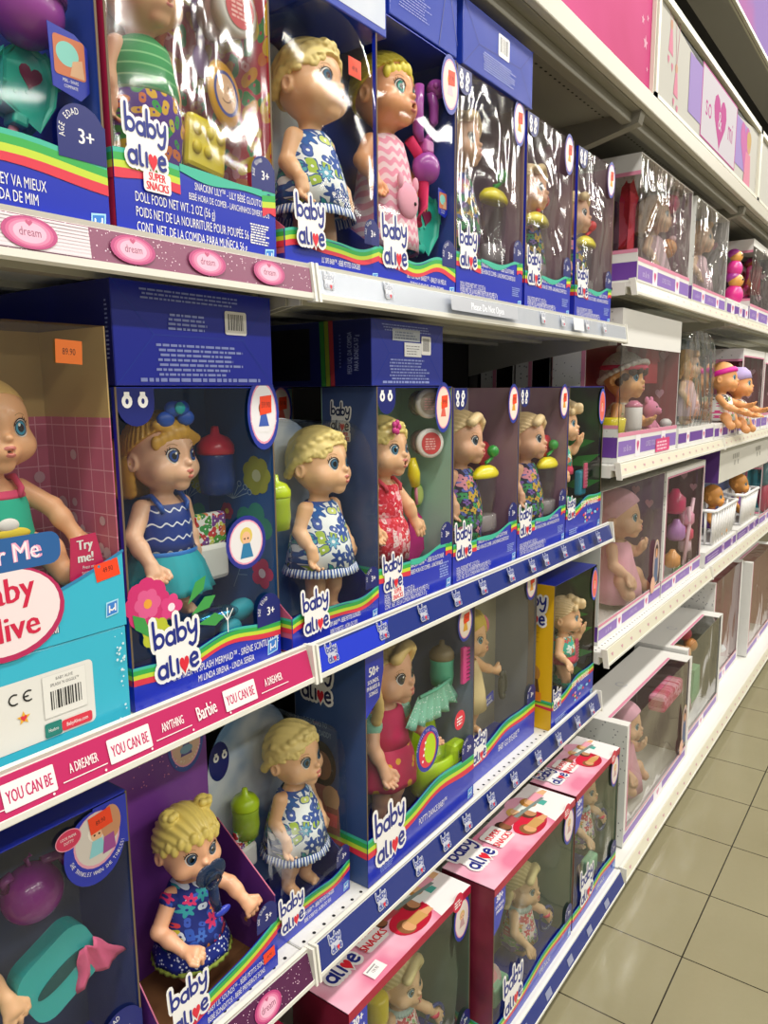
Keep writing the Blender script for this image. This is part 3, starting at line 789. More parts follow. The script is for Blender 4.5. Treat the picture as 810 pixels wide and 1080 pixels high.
# ---- canopy shelf over both sections with header panels
CAN = M('#8b877b', .6)
t = thing('canopy_shelf', 'overhead grey metal canopy shelf under the pink header panels', 'shelf', (0, 0, 0))
mb = MB(); mb.box(X0B, X4, .668, BK, 2.176, 2.196, CAN, .002); mb.build('deck', t)
mb = MB(); mb.box(X0B, X4, .650, .668, 2.178, 2.222, M('#c2beb0', .45), .003); mb.build('front_lip', t)
mb = MB(); mb.box(X0B, X4, .69, .715, 2.150, 2.176, CAN, .002); mb.box(X0B, X4, .90, .925, 2.150, 2.176, CAN, .002); mb.build('stiffener', t)
hp = Print((X0B, .76, 2.176), (1, 0, 0), (0, -1, 0), .0004)
for i in range(250): hp.poly([(q[0], q[1]) for q in circ(.012 + i * .025, 0, .0055, .003, 6)], HOLE, False)
hp.build('hole_row', t)
for x in (XM, X1B, X3, 4.54):
    mb = MB(); mb.prism([(.665, 2.176), (BK, 2.176), (BK, 2.05 if x > 1 else 2.13), (.95, 2.085 if x > 1 else 2.135), (.672, 2.148)], x - .016, x + .016, CAN, lambda u, v, w: (w, u, v)); mb.build('bracket', t)
# back panels and posts
for x0, x1, lb in ((X0B, X1B - .003, 'dark back panel behind the blue doll boxes'), (X2, X4, 'dark back panel behind the pink doll section')):
    mb = MB(); mb.box(x0, x1, BK + .004, BK + .02, .02, 2.75, M('#252322', .7)); o = tag(mb.build('back_panel'), lb, 'back panel')
for x, lb in ((XM, 'grey slotted post between the two blue bays'), (X1B + .001, 'grey slotted post where the blue bay meets the pink section'), (X3, 'grey slotted post inside the pink section')):
    t = thing('shelf_post', lb, 'post', (x, BK + .03, 0)); mb = MB(); mb.box(-.02, .02, -.008, .03, 0, 2.75, STEEL_D, .002); mb.build('post', t)
    hp = Print((-.02, -.008, 0), (1, 0, 0), (0, 0, 1)); [hp.rect(.017, .1 + .05 * i, .023, .125 + .05 * i, HOLE) for i in range(50)]; hp.build('slot_row', t)
# header panels
def header(label, x0, x1, y, z0, z1, face_mat, art, frame_w=.018, frame_top=True, sag=0.):
    t = thing('header_panel', label, 'sign', (x0, y, z0)); w = x1 - x0; h = z1 - z0
    mb = MB(); top = [(w * i / 16, h - .004 - sag * math.sin(PI * i / 16) ** .8) for i in range(17)]
    mb.prism([(0, 0), (w, 0)] + top[::-1], .006, .008, face_mat, lambda u, v, q: (u, q, v)); mb.build('panel', t)
    if sag: mb = MB(); mb.box(0, w, .030, .034, 0, h, DARKP); mb.build('backing', t)
    mb = MB(); mb.box(0, frame_w, -.004, .014, 0, h, M('#dedacb', .45)); mb.box(w - frame_w, w, -.004, .014, 0, h, M('#dedacb', .45)); mb.box(0, w, -.004, .014, 0, frame_w * .6, M('#dedacb', .45))
    if frame_top: mb.box(0, w, -.004, .014, h - frame_w, h, M('#dedacb', .45))
    mb.build('frame', t)
    pr = Print((0, .006, 0), (1, 0, 0), (0, 0, 1)); art(pr, w, h); pr.build('artwork', t)
def star(cx, cy, r): return [(cx + (r if i % 2 == 0 else r * .45) * math.cos(PI / 2 + i * PI / 5), cy + (r if i % 2 == 0 else r * .45) * math.sin(PI / 2 + i * PI / 5)) for i in range(10)]
PINKP = mottled('pink_header_print', '#b01e62', '#c23a7c', 2.2, .75)
STARC = M('#d49ab0', .8)
def art_pink(pr, w, h):
    for x, z, r in ((w - .075, .155, .012), (w - .05, .11, .018), (w - .04, .17, .009), (w - .03, .055, .007), (w - .09, .24, .01), (w - .3, .3, .012)): pr.poly(star(x, z, r), STARC)
header('plain pink header panel with small stars above the blue doll bay', XM + .01, 2.075, .66, 2.224, 2.52, PINKP, art_pink, .006, False)
LIL = M('#8f7ab4', .8); PKL = M('#c4788f', .8); MAG = M('#a83a80', .8); PALEL = M('#b9b4bc', .8)
def art_so(pr, w, h):
    for (x, z, k) in ((.14, .15, 1.), (.20, .06, .8)):      # hanging bunting dolls
        pr.strokes([[(x - .02, h), (x, z + .05)], [(x + .02, h), (x, z + .05)]], .0025, PKL); pr.poly([(x - .02, z), (x + .024, z - .004), (x + .010, z + .06), (x - .008, z + .06)], PKL); pr.disc(x, z + .068, .012, M('#b88a72', .8)); pr.poly(heart(x - .015, z - .02, .018, .024), PKL); pr.poly(heart(x + .02, z - .03, .018, .024), PKL)
    pr.rect(.33, .055, 1.17, .215, LIL); pr.rect(.47, .025, .95, .235, MAG); pr.rect(.478, .03, .942, .23, PALEL)
    pr.text('so', .56, .10, .07, MAG, .9); pr.poly(heart(.71, .13, .17, .17), MAG); pr.text('&', .71, .10, .06, PALEL, .9); pr.text('mi', .86, .10, .07, MAG, .8)
    pr.poly(heart(1.10, .15, .16, .17), M('#b05a94', .8)); pr.poly([(1.10, .02), (1.22, .02), (1.20, .13), (1.12, .13)], PKL); pr.disc(1.165, .165, .035, M('#b88c6a', .8)); pr.disc(1.165, .18, .038, M('#b09058', .8), .028)
header('white header sign with lilac band and pink heart in the middle', 2.078, 3.43, .655, 2.224, 2.49, SIGNW, art_so, sag=.055)
header('white header sign half cut off at the edge beyond the heart sign', 3.432, 4.5, .655, 2.224, 2.49, SIGNW, lambda pr, w, h: pr.rect(.33, .055, .9, .215, LIL))
PURP = mottled('pink_purple_print', '#a83a7c', '#75559c', 1.6, .75, lo=.42, hi=.6)
header('large pink and purple panel high above the heart sign', 2.35, 4.4, .64, 2.71, 3.12, PURP, lambda pr, w, h: pr.poly(star(.9, .25, .05), STARC), .02)
BOXES = []
# ================================================================ toy boxes
BLUEB = M('#142bb2', .28, coat=.4); BLUED = M('#182a94', .3, coat=.35); TEAL = M('#3fb59a', .4); GRN = M('#35a84a', .4); LIME = M('#c3d63a', .4); REDB = M('#d93348', .4)
YEL = M('#ecd51e', .35); ORANGE = M('#f0441c', .5); BROWNE = M('#6b5a44', .7); SKY = M('#7fd0ea', .3)
FILM_W = film('crumpled_clear_film', .14, 5., .10, gloss=1.5, base=.07, stretch=(1.5, 1, .12))
FILM = film('clear_film', .10, 6., .05, gloss=.8, base=.0)
FILM_S = film('smooth_clear_shell', .05, 5., .05, gloss=.6, base=.0)
FILM_G = film('greenish_clear_film', .08, 5., .07, tint='#e6eee6', gloss=1.2, base=.03)
FILM_K = film('foil_like_clear_film', .6, 8., .06, gloss=2.0, base=.16, stretch=(1.2, 1, .4))
def fr_front(t_w): return lambda u, v, w: (-t_w / 2 + u, w, v)
def sheet(t, w, z0, z1, y, mat, amp=.0012, nx=14, nz=16, name='window_film', curve=0.):
    mb = MB(); r = random.Random(int(w * 1e4) + int(y * 1e3)); ph = [r.uniform(0, 6) for _ in range(6)]; vs = []; fs = []
    for i in range(nz + 1):
        for j in range(nx + 1):
            u, v = j / nx, i / nz; e = math.sin(PI * u) * math.sin(PI * v)
            dy = amp * e * (math.sin(5 * u + 3 * v + ph[0]) + .7 * math.sin(9 * u - 6 * v + ph[1]) + .6 * math.sin(13 * v + ph[2] + 4 * u)) - curve * e
            vs.append((-w / 2 + w * u, y + dy, z0 + (z1 - z0) * v))
    n = nx + 1
    for i in range(nz):
        for j in range(nx): fs.append((i * n + j, i * n + j + 1, (i + 1) * n + j + 1, (i + 1) * n + j))
    mb.add(vs, fs, mat, True); return mb.build(name, t)
def wave(w, base, amp=.010, ph=0., rise=0.):
    return lambda u: base + amp * math.sin(2 * PI * (u / w) * 1.05 + ph) + .35 * amp * math.sin(4 * PI * u / w + ph * 2) + rise * (u / w)
def band(pr, f, u0, u1, th, off, mat, n=22, vary=0.):
    top = [(u0 + (u1 - u0) * i / n, f(u0 + (u1 - u0) * i / n) + off) for i in range(n + 1)]
    bot = [(u, v - th * (1 + vary * math.sin(7 * u / max(u1 - u0, .01) + 1))) for u, v in top]
    pr.poly(bot + top[::-1], mat)
def rainbow(pr, f, u0, u1, k=.010):
    band(pr, f, u0, u1, k * .7, 0, TEAL, vary=.5); band(pr, f, u0, u1, k * .9, -k * .55, GRN); band(pr, f, u0, u1, k * .85, -k * 1.4, LIME); band(pr, f, u0, u1, k * .95, -k * 2.2, REDB, vary=.2)
def age(pr, x, z, r, lit=None):
    pts = [(x + r, z - r * .9)] + [(x + r, z + r * .5)] + arc(x, z + r * .1, r, 25, 180, 12) + [(x - r, z - r * .9)]
    pr.poly(pts, NAVY); pr.text('3+', x + r * .18, z - r * .28, r * .55, WHITE, .85, bold=.03)
    pr.arctext('AGE EDAD', x, z, r * .72, r * .24, WHITE, 195, 95, .7)
def maker(pr, x, z, s):
    pr.poly([(x, z), (x + s * .92, z + s * .14), (x + s, z + s * 1.1), (x + s * .08, z + s)], M('#a9dcf0', .3)); pr.poly([(x + s * .08, z + s * .09), (x + s * .84, z + s * .2), (x + s * .9, z + s), (x + s * .16, z + s * .9)], M('#3b7fd0', .3))
    pr.strokes([[(x + s * .28, z + s * .3), (x + s * .3, z + s * .72)], [(x + s * .72, z + s * .38), (x + s * .74, z + s * .8)], [(x + s * .28, z + s * .5), (x + s * .5, z + s * .42), (x + s * .74, z + s * .6)]], s * .10, WHITE, 6)
def icons(pr, x, z, s, k=2):
    for i in range(k):
        cx = x + i * s * 1.5; pr.disc(cx, z, s * .5, WHITE, s * .55, 12); pr.rect(cx - s * .25, z + s * .4, cx + s * .25, z + s * .75, WHITE); pr.disc(cx, z, s * .16, NAVY, s * .24, 8)
def tab(pr, x, z, s, four=False):
    pr.poly([(x, z), (x + s * 1.5, z), (x + s * 1.5, z - s * .5)] + arc(x + s * .75, z - s * .55, s * .75, 0, -180, 10), NAVY); icons(pr, x + s * .4, z - s * .45, s * .42)
    if four: icons(pr, x + s * .4, z - s * .9, s * .36)
FACES = ('#e6b78e', '#8a5a3c', '#f0c49c'); 
def picture(pr, x, z, rx, rz, ground='#f4ece6', hairc='#8a4a2c', cl='#7a6fc0', face='#eab890', bits=True):
    """small photographic vignette: a child or doll seen in an oval"""
    T = pr.T.copy(); pr.poly(circ(x, z, rx, rz), M(ground, .4))
    k = min(rx, rz)
    pr.poly(circ(x, z + k * .30, k * .40, k * .42, 16), M(hairc, .5)); pr.poly(circ(x, z + k * .20, k * .28, k * .32, 16), M(face, .45)); pr.poly([(x - k * .42, z - k * .75), (x + k * .42, z - k * .75), (x + k * .22, z - k * .05), (x - k * .22, z - k * .05)], M(cl, .5))
    if bits:
        for q in (-1, 1): pr.disc(x + q * k * .11, z + k * .18, k * .05, DARKLINE, n=8)
    pr.T = T
def oval_sticker(pr, x, z, rx, rz, words='', price=True, ring='#2a3a9c', **kw):
    pr.poly(circ(x, z, rx, rz, 28), M(ring, .35)); pr.poly(circ(x, z, rx * .84, rz * .84), M('#e79ab4', .4)); picture(pr, x, z, rx * .78, rz * .78, **kw)
    if words: pr.arctext(words, x, z, min(rx, rz) * .9, min(rx, rz) * .14, WHITE, 200, 340, .7, True)
    if price: pr.poly([(x - rx * .25, z - rz * .05), (x + rx * .5, z + rz * .02), (x + rx * .52, z + rz * .5), (x - rx * .22, z + rz * .46)], ORANGE); pr.text('59.90', x + rx * .14, z + rz * .16, rz * .16, M('#3a1410', .5), .7)
def words(pr, x0, z0, x1, z1, rows, mat, seed=1, fill=.55, ragged=True):
    r = random.Random(seed); dz = (z1 - z0) / rows; pr.up()
    for i in range(rows):
        x = x0 + (r.uniform(0, .06) * (x1 - x0) if ragged else 0); e = x1 - (r.uniform(0, .25) * (x1 - x0) if ragged else 0); z = z1 - (i + 1) * dz
        while x < e:
            wd = r.uniform(.6, 2.4) * dz; pr.poly([(x, z), (min(x + wd, e), z), (min(x + wd, e), z + dz * fill), (x, z + dz * fill)], mat, False); x += wd + dz * .35
def barcode(pr, x0, z0, x1, z1, seed=2, mat=None):
    pr.rrect(x0, z0, x1, z1, min(x1 - x0, z1 - z0) * .1, WHITE); r = random.Random(seed); pr.up(); x = x0 + (x1 - x0) * .15
    while x < x1 - (x1 - x0) * .15:
        wd = r.uniform(.012, .05) * (x1 - x0); pr.poly([(x, z0 + (z1 - z0) * .2), (x + wd, z0 + (z1 - z0) * .2), (x + wd, z1 - (z1 - z0) * .12), (x, z1 - (z1 - z0) * .12)], M('#22232a', .5), False); x += wd + r.uniform(.02, .05) * (x1 - x0)

def doll_box(label, X0, X1, Yf, Z, h, d, base=.055, amp=.007, ph=.3, rise=0., band_k=.0105, back=None, inner=None, left=None, right=None, top='card', film_m=None, film_amp=.0012,
             logo_at=None, snacks=False, caption=(), food=(), tabs=True, four=False, sticker=None, age_r=.019, hasbro=.016, price=None, rz=0., group=None, body=None, extra=None, side_art=None, logo_rot=.05, gap=None, inner_art=None, left_clear=False, cat='toy box', name='doll_box', top_film=False, curve=0.):
    w = X1 - X0; body = body or BLUEB; t = thing(name, label, cat, ((X0 + X1) / 2, Yf, Z), rz, group); th = .0014; BOXES.append((t, X0 + .004, X1 - .004, Yf + .004 + 2.4 * film_amp + curve, Yf + d - .004, Z + .004, Z + h - .003))
    inner = inner or back or BLUED
    mb = MB(); mb.box(-w / 2, w / 2, d - th, d, 0, h, back or BLUED); mb.build('back_card', t)
    f = wave(w, base, amp, ph, rise)
    # sides
    if left_clear:
        mb = MB(); mb.prism([(0, 0), (d, 0), (d, f(0) + .004), (0, f(0))], 0, th, body, lambda u, v, q: (-w / 2 + q, u, v)); mb.box(-w / 2, -w / 2 + th, 0, .006, f(0), h, body); mb.build('side_panel', t)
        mb = MB(); mb.add([(-w / 2 + .0004, .006, f(0)), (-w / 2 + .0004, d - th, f(0)), (-w / 2 + .0004, d - th, h), (-w / 2 + .0004, .006, h)], [(0, 1, 2, 3)], film_m or FILM); mb.build('side_film', t)
    else:
        mb = MB(); mb.box(-w / 2, -w / 2 + th, 0, d - th, 0, h, left or body); mb.build('side_panel', t)
    mb = MB(); mb.box(w / 2 - th, w / 2, 0, d - th, 0, h, right or inner); mb.build('side_panel', t)
    mb = MB(); mb.box(-w / 2 + th, w / 2 - th, 0, d - th, 0, th, body); mb.build('bottom_panel', t)
    if top == 'card': mb = MB(); mb.box(-w / 2 + th, w / 2 - th, 0, d - th, h - th, h, body); mb.build('top_panel', t)
    elif top == 'film':
        mb = MB(); mb.add([(-w / 2, 0, h - .0004), (w / 2, 0, h - .0004), (w / 2, d, h - .0004), (-w / 2, d, h - .0004)], [(0, 1, 2, 3)], film_m or FILM); mb.build('top_film', t)
    # front panel with its wavy upper edge
    n = 20; edge = [(w * i / n, f(w * i / n)) for i in range(n + 1)]
    mb = MB(); mb.prism([(0, 0), (w, 0)] + edge[::-1], -.0012, 0, body, fr_front(w)); mb.build('front_panel', t)
    for q in (-w / 2, w / 2 - .0025): mb = MB(); mb.box(q, q + .0025, -.0008, 0, 0, h, BROWNE); mb.build('edge_trim', t)
    sheet(t, w - .004, min(e[1] for e in edge) - .004, h - .001, .0018, film_m or FILM, film_amp, curve=curve)
    # print on the front
    P = lambda: Print((-w / 2, -.0012, 0), (1, 0, 0), (0, 0, 1))
    pr = P()
    if gap:     # the coloured stripes run behind the wording, only the green wave crosses it
        rainbow(pr, f, 0, w * gap[0], band_k); rainbow(pr, f, w * gap[1], w, band_k); band(pr, f, w * gap[0], w * gap[1], band_k * 1.1, band_k * .35, TEAL, vary=.35)
    else: rainbow(pr, f, 0, w, band_k)
    pr.build('rainbow_band', t)
    if inner_art: pi_ = Print((w / 2 - .0015, d, 0), (0, -1, 0), (0, 0, 1)); inner_art(pi_, d, h); pi_.build('inner_print', t)
    if not left_clear or True:
        ps = Print((-w / 2, d, 0), (0, -1, 0), (0, 0, 1)); rainbow(ps, lambda u: f(0) + .004 * (1 - u / d), 0, d, band_k)
        if side_art: side_art(ps, d, h)
        ps.build('side_print', t)
    if logo_at:
        pr = P(); pr.w += .0012; logo(pr, logo_at[0], logo_at[1], logo_at[2], logo_rot, snacks=snacks); pr.build('brand_mark', t)
    if caption or food:
        pr = P()
        for (s, u, v, hh) in caption: pr.text(s, u, v, hh, WHITE, .52)
        for (s, u, v, hh) in food: pr.text(s, u, v, hh, WHITE, .5, align='l')
        pr.build('caption', t)
    if age_r: pr = P(); pr.w += .0005; age(pr, w - age_r, f(w) + age_r * .8, age_r); pr.build('age_badge', t)
    if hasbro: pr = P(); maker(pr, w - hasbro * 1.25, .006, hasbro); pr.build('maker_mark', t)
    if tabs: pr = P(); pr.w -= .0009; tab(pr, .002, h - .001, .032 if four else .034, four); pr.build('corner_tab', t)
    if sticker: pr = P(); pr.w -= .0007; oval_sticker(pr, *sticker[0], **sticker[1]); pr.build('round_sticker', t)
    if price: pr = P(); pr.w += .0006; x, z = price; pr.at(x, z, .08); pr.rect(0, 0, .024, .016, ORANGE); pr.text('59.90', .012, .005, .005, M('#3a1410', .5), .7); pr.build('price_sticker', t)
    if extra: extra(t, w, h, d, P)
    return t
def arch_pts(w, z0, h, spring=.60, n=22, p=.78):
    zs = z0 + (h - z0) * spring; pts = [(0, z0), (0, zs)]
    for i in range(n + 1):
        a = PI * (1 - i / n); pts.append((w / 2 + w / 2 * math.copysign(abs(math.cos(a)) ** p, math.cos(a)), zs + (h - zs) * math.sin(a) ** p))
    return pts + [(w, z0)]
SWASH = mottled('pale_blue_back_card', '#dfe4ea', '#6f94bf', 6., .5, lo=.42, hi=.55)
def bubble_box(label, X0, X1, Yf, Z, h, d, price=None, group=None, caption=("LIL' SIPS BABY\u2122 - B\u00c9B\u00c9 PETITES GORG\u00c9ES", "BEB\u00c9 SORBITOS - HORA DO XIXI"), film_m=None, badge=False, logo_z=.026):
    """round-topped box: card tray and back card under a clear arched shell"""
    w = X1 - X0; t = thing('doll_box', label, 'toy box', ((X0 + X1) / 2, Yf, Z), 0, group); film_m = film_m or FILM_S
    BOXES.append((t, X0 + .006, X1 - .006, Yf + .001, Yf + d - .004, Z + .004, Z + h - .004)); f = wave(w, .050, .006, .3, .006); fr = fr_front(w); A = arch_pts(w, .002, h)
    mb = MB(); mb.prism(arch_pts(w, 0, h), d - .0014, d, SWASH, fr); mb.build('back_card', t)
    mb = MB(); mb.box(-w / 2, w / 2, 0, d - .0015, 0, .0014, BLUED); mb.build('bottom_panel', t)
    n = 20; edge = [(w * i / n, f(w * i / n)) for i in range(n + 1)]
    mb = MB(); mb.prism([(0, 0), (w, 0)] + edge[::-1], -.0012, 0, BLUEB, fr); mb.build('front_panel', t)
    for q in (-1, 1):
        mb = MB(); x = q * w / 2; mb.prism([(0, 0), (d - .002, 0), (d - .002, .15), (.0, f(0) + .002)], 0, .0014, M('#c05a78', .4) if q < 0 else BLUED, lambda u, v, s: (x - q * s, u, v)); mb.build('side_panel', t)
    ps = Print((-w / 2, d, 0), (0, -1, 0), (0, 0, 1)); ps.poly([(0.003, .003), (d, .003), (d, f(0) - .03), (0.003, f(0) - .03)], BLUED); rainbow(ps, lambda u: f(0), .003, d, .0066); picture(ps, d * .4, .10, d * .25, .03, '#3a2a24', '#1c120e', '#2a2430', '#7a4a34'); ps.build('side_print', t)
    # shell
    B = arch_pts(w - .003, .004, h - .002); mb = MB(); k = []
    for (u, v) in B: k.append((-w / 2 + .0015 + u, v))
    mb.loft([[(x, .001, z) for x, z in k], [(x, .006, z) for x, z in k], [(x, d * .5, z) for x, z in k], [(x, d - .002, z) for x, z in k]], film_m, False, True, False); mb.build('plastic_shell', t)
    mb = MB(); cx, cz = 0, h * .5; rings = []
    for s_ in (1., .93, .7, .4, .02): rings.append([(x * s_, .001 - .006 * (1 - s_ ** 4), cz + (z - cz) * s_) for x, z in k])
    mb.loft(rings, film_m, False, True, True); mb.build('window_film', t)
    P = lambda: Print((-w / 2, -.0012, 0), (1, 0, 0), (0, 0, 1))
    pr = P(); rainbow(pr, f, 0, w, .0066); pr.build('rainbow_band', t)
    pr = P(); pr.w += .005; logo(pr, w * .10, logo_z, w * .26, .05); pr.build('brand_mark', t)
    pr = P(); pr.text(caption[0], w * .56, .020, .0075, WHITE, .45); pr.text(caption[1], w * .56, .008, .0075, WHITE, .45); pr.build('caption', t)
    pr = P(); pr.w += .0004; age(pr, w - .018, f(w) + .014, .018); pr.build('age_badge', t)
    pr = P(); maker(pr, w - .018, .005, .014); pr.build('maker_mark', t)
    if price: pr = Print((-w / 2, -.0085, 0), (1, 0, 0), (0, 0, 1)); pr.at(price[0], price[1], -.1); pr.rect(0, 0, .026, .022, ORANGE); pr.text('49.90', .013, .008, .006, M('#3a1410', .5), .7); pr.build('price_sticker', t)
    if badge: pr = Print((-w / 2, d - .0016, 0), (1, 0, 0), (0, 0, 1)); pr.poly(circ(.028, h * .80, .022, .034), NAVY); icons(pr, .022, h * .82, .012, 2); pr.build('corner_tab', t)
    return t
def carton(label, X0, X1, Y0, Z0, Z1, d, mat, side_mat=None, art=None, side_art=None, top_art=None, cat='carton', rz=0., name='carton', group=None, bev=.0015):
    w, h = X1 - X0, Z1 - Z0; t = thing(name, label, cat, ((X0 + X1) / 2, Y0, Z0), rz, group)
    mb = MB(); mb.box(-w / 2, w / 2, 0, d, 0, h, mat, bev); mb.build('body', t)
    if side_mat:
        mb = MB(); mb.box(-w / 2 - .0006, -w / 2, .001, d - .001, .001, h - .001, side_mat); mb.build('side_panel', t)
    if art: pr = Print((-w / 2, 0, 0), (1, 0, 0), (0, 0, 1)); art(pr, w, h); pr.build('front_print', t)
    if side_art: pr = Print((-w / 2 - (.0006 if side_mat else 0), d, 0), (0, -1, 0), (0, 0, 1)); side_art(pr, d, h); pr.build('side_print', t)
    if top_art: pr = Print((-w / 2, 0, h), (1, 0, 0), (0, 1, 0)); top_art(pr, w, d); pr.build('top_print', t)
    return t
# ================================================================ dolls, boxes and toys
def at(px, py, Y):
    """the point at depth Y seen from the camera's place at this spot of the photograph; Y may be (depth, largest x), then it comes nearer until it fits"""
    xm = None
    if isinstance(Y, tuple): Y, xm = Y
    d = R2 * ((px - 405) / FPX) - U2 * ((py - 540) / FPX) + fw; k = Y / d.y
    if xm is not None and d.x * k > xm: k = xm / d.x
    return Vector((d.x * k, d.y * k, H_CAM + d.z * k))
def doll_at(label, px, py, Y, s=1., **kw):
    p = at(px, py, Y); loc = (p.x, p.y, p.z - .229 * s); return make_doll(label, loc, s, **kw)[0]
def clone_at(src, label, px, py, Y, rz=None, group=None, s=None):
    p = at(px, py, Y); s = s or src.scale[0]; o = clone(src, (p.x, p.y, p.z - .229 * s), rz, label, group); o.scale = (s, s, s); return o
PLAST = lambda h, r=.3: M(h, r, coat=.3)
CLEARP = film('clear_cup', .02, 5., .05, gloss=1.3, base=.03)
G_CURL = 'curly haired dolls in the floral dresses'; G_WAVE = 'wavy haired dolls with the food blenders'
FLOR = floral('floral_cotton', '#eef1f2', ['#2c62ae', '#35a3a4', '#3a58a8', '#6fb3cc', '#2b4c9c'], 30., 7, r0=.40, leaf=['#a9c24a', '#4a62b0', '#86b2d8', '#cfd977', '#57a6b4'], outline='#35589a')
HEMS = stripes('hem_stripes', '#eef2f5', '#2f57aa', 260)
curly_dress = wear(cloth([(.167, .022, .022), (.160, .032, .028), (.13, .045, .039), (.10, .053, .048), (.062, .060, .056)], FLOR, folds=7, amp=.025), ruffle(.063, .050, .0605, .0565, HEMS, folds=30, amp=.03))

# ---- toys
def toy(name, label, cat, px, py, Y, rz=0., group=None, ry=0., rx=0.):
    return thing(name, label, cat, at(px, py, Y), rz, group, rx, ry)
def bottle(label, px, py, Y, body, lid, s=1., group=None, clear=False):
    t = toy('toy_bottle', label, 'toy bottle', px, py, Y, group=group); t.scale = (s, s, s)
    mb = MB(); mb.lathe([(.012, -.04), (.020, -.038), (.0225, -.02), (.0215, .0), (.0225, .010), (.020, .013)], body); mb.build('bottle_body', t)
    mb = MB(); mb.lathe([(.0225, .011), (.0235, .014), (.023, .022), (.017, .031), (.006, .036), (.0045, .045), (.001, .046)], lid); mb.build('lid', t)
    return t
def diaper(label, px, py, Y, s=1.):
    t = toy('toy_diaper', label, 'toy diaper', px, py, Y); t.scale = (s, s, s)
    FR = floral('fruit_print', '#f3efe8', ['#d0343c', '#3c9a4a', '#7a3f94', '#e07a3a', '#4a9a3a'], 75., 3, r0=.42, leaf=['#3f8f45', '#c8353c', '#d7d94a'])
    mb = MB(); mb.box(-.024, .024, -.006, .006, .0, .040, FR, .004); mb.build('printed_waistband', t)
    mb = MB(); mb.box(-.0235, .0245, -.009, .008, -.045, .001, M('#eeece6', .8), .006); mb.build('padding', t); return t
def blender_toy(label, px, py, Y, knob, s=1.12, group='blender toys beside the wavy dolls'):
    t = toy('toy_blender', label, 'toy blender', px, py, Y, group=group); t.scale = (s, s, s)
    mb = MB(); mb.lathe([(.040, -.006), (.0425, -.001), (.040, .004), (.030, .012), (.015, .0165), (.001, .017)], PLAST('#f0dd1c'), sy=.42); mb.build('lid', t)
    k = PLAST(knob); mb = MB(); mb.tube([(0, 0, .015), (.002, 0, .022), (.012, 0, .024), (.022, -.002, .030), (.024, -.002, .040)], .0035, k); mb.ell((.025, -.002, .042), (.0115, .0115, .0115), k); mb.build('handle', t)
    mb = MB(); mb.lathe([(.036, -.007), (.0365, -.03), (.034, -.055), (.026, -.075), (.030, -.085)], CLEARP, caps=False, sy=.42); mb.build('cup', t)
    mb = MB(); mb.lathe([(.026, -.077), (.036, -.080), (.038, -.105), (.030, -.110)], M('#a59a9c', .2, alpha=.55), sy=.42); mb.build('jug_base', t)
    return t
def rounded_tube_part(t, name, pts, r, mat): mb = MB(); mb.tube(pts, r, mat, 12); return mb.build(name, t)
TEALP = PLAST('#2fb9a0'); PURP_P = PLAST('#a548a4'); PURD = PLAST('#7d2c78', .25)
def heart_bag(label, px, py, Y, s=1., rz=0.):
    t = toy('toy_medical_bag', label, 'toy bag', px, py, Y, rz, ry=.2); t.scale = (s, s, s)
    mb = MB(); fr = lambda u, v, w: (u, w, v)
    pts = [(-.03, -.033), (.02, -.04), (.036, -.012), (.036, .018), (.02, .040), (-.01, .042), (-.034, .02)]
    mb.prism(pts, -.012, .012, TEALP, fr); o = mb.build('bag_body', t); bv = o.modifiers.new('soft', 'BEVEL'); bv.width = .008; bv.segments = 3
    mb = MB(); mb.prism([(x * .015 + .004, z * .015 + .012) for x, z in [(h_[0] / .5, h_[1] / .5) for h_ in heart(0, 0, 1, 1)]], -.0135, -.0121, M('#7d2247', .4), fr); mb.build('heart_cutout', t)
    mb = MB(); mb.box(-.012, .008, -.016, .012, -.052, -.036, TEALP, .004); mb.build('clasp', t)
    for q in (-1, 1, 0): mb = MB(); mb.ell((-.012 + q * .014, -.0125, -.014 + abs(q) * .006), (.003, .002, .003), TEALP, 10); mb.build('stud', t)
    return t
def stetho(label, px, py, Y, s=1.):
    t = toy('toy_stethoscope', label, 'toy stethoscope', px, py, Y); t.scale = (s, s, s)
    rounded_tube_part(t, 'tube', [(-.026, 0, .055), (-.030, 0, .02), (-.030, 0, -.02), (-.022, 0, -.034)], [.0085, .0095, .0095, .006], PURP_P)
    rounded_tube_part(t, 'tube', [(.012, 0, .055), (.020, 0, .035), (.019, 0, .008), (.006, 0, -.020), (-.010, 0, -.034)], [.0085, .009, .0085, .0075, .006], PURP_P)
    mb = MB(); mb.ell((.022, -.004, .062), (.020, .017, .015), PURP_P); mb.ell((.040, -.012, .060), (.006, .006, .006), PURP_P, 10); mb.ell((.008, -.012, .062), (.006, .006, .006), PURP_P, 10); mb.build('ear_end', t)
    mb = MB(); mb.box(-.022, .008, -.010, .010, -.052, -.028, PLAST('#b94c9c'), .005); mb.build('joint', t)
    mb = MB(); mb.ell((-.002, .002, -.072), (.030, .022, .028), PURP_P); mb.build('chest_piece', t); return t
def tag_card(label, px, py, Y, s=1., rz=0., art=None):
    t = toy('printed_tag', label, 'card tag', px, py, Y, rz); t.scale = (s, s, s)
    mb = MB(); mb.prism([(-.022, -.03), (.012, -.038), (.024, -.026), (.024, .022), (.008, .032), (-.024, .036)], 0, .001, BLUEB, lambda u, v, w: (u, w, v)); mb.build('card', t)
    pr = Print((0, 0, 0), (1, 0, 0), (0, 0, 1)); pr.rrect(-.019, -.016, .020, .026, .004, M('#d9794f', .4)); pr.poly(circ(-.002, .008, .014, .013), M('#8fd8cc', .4)); pr.poly([(.0, -.014), (.018, -.014), (.016, .006), (.004, .002)], M('#e2b088', .4))
    pr.text('PEEL - SHARE', 0, -.022, .0035, WHITE, .7); pr.text('COMPARTE', 0, -.028, .0035, WHITE, .7); pr.build('picture', t); return t

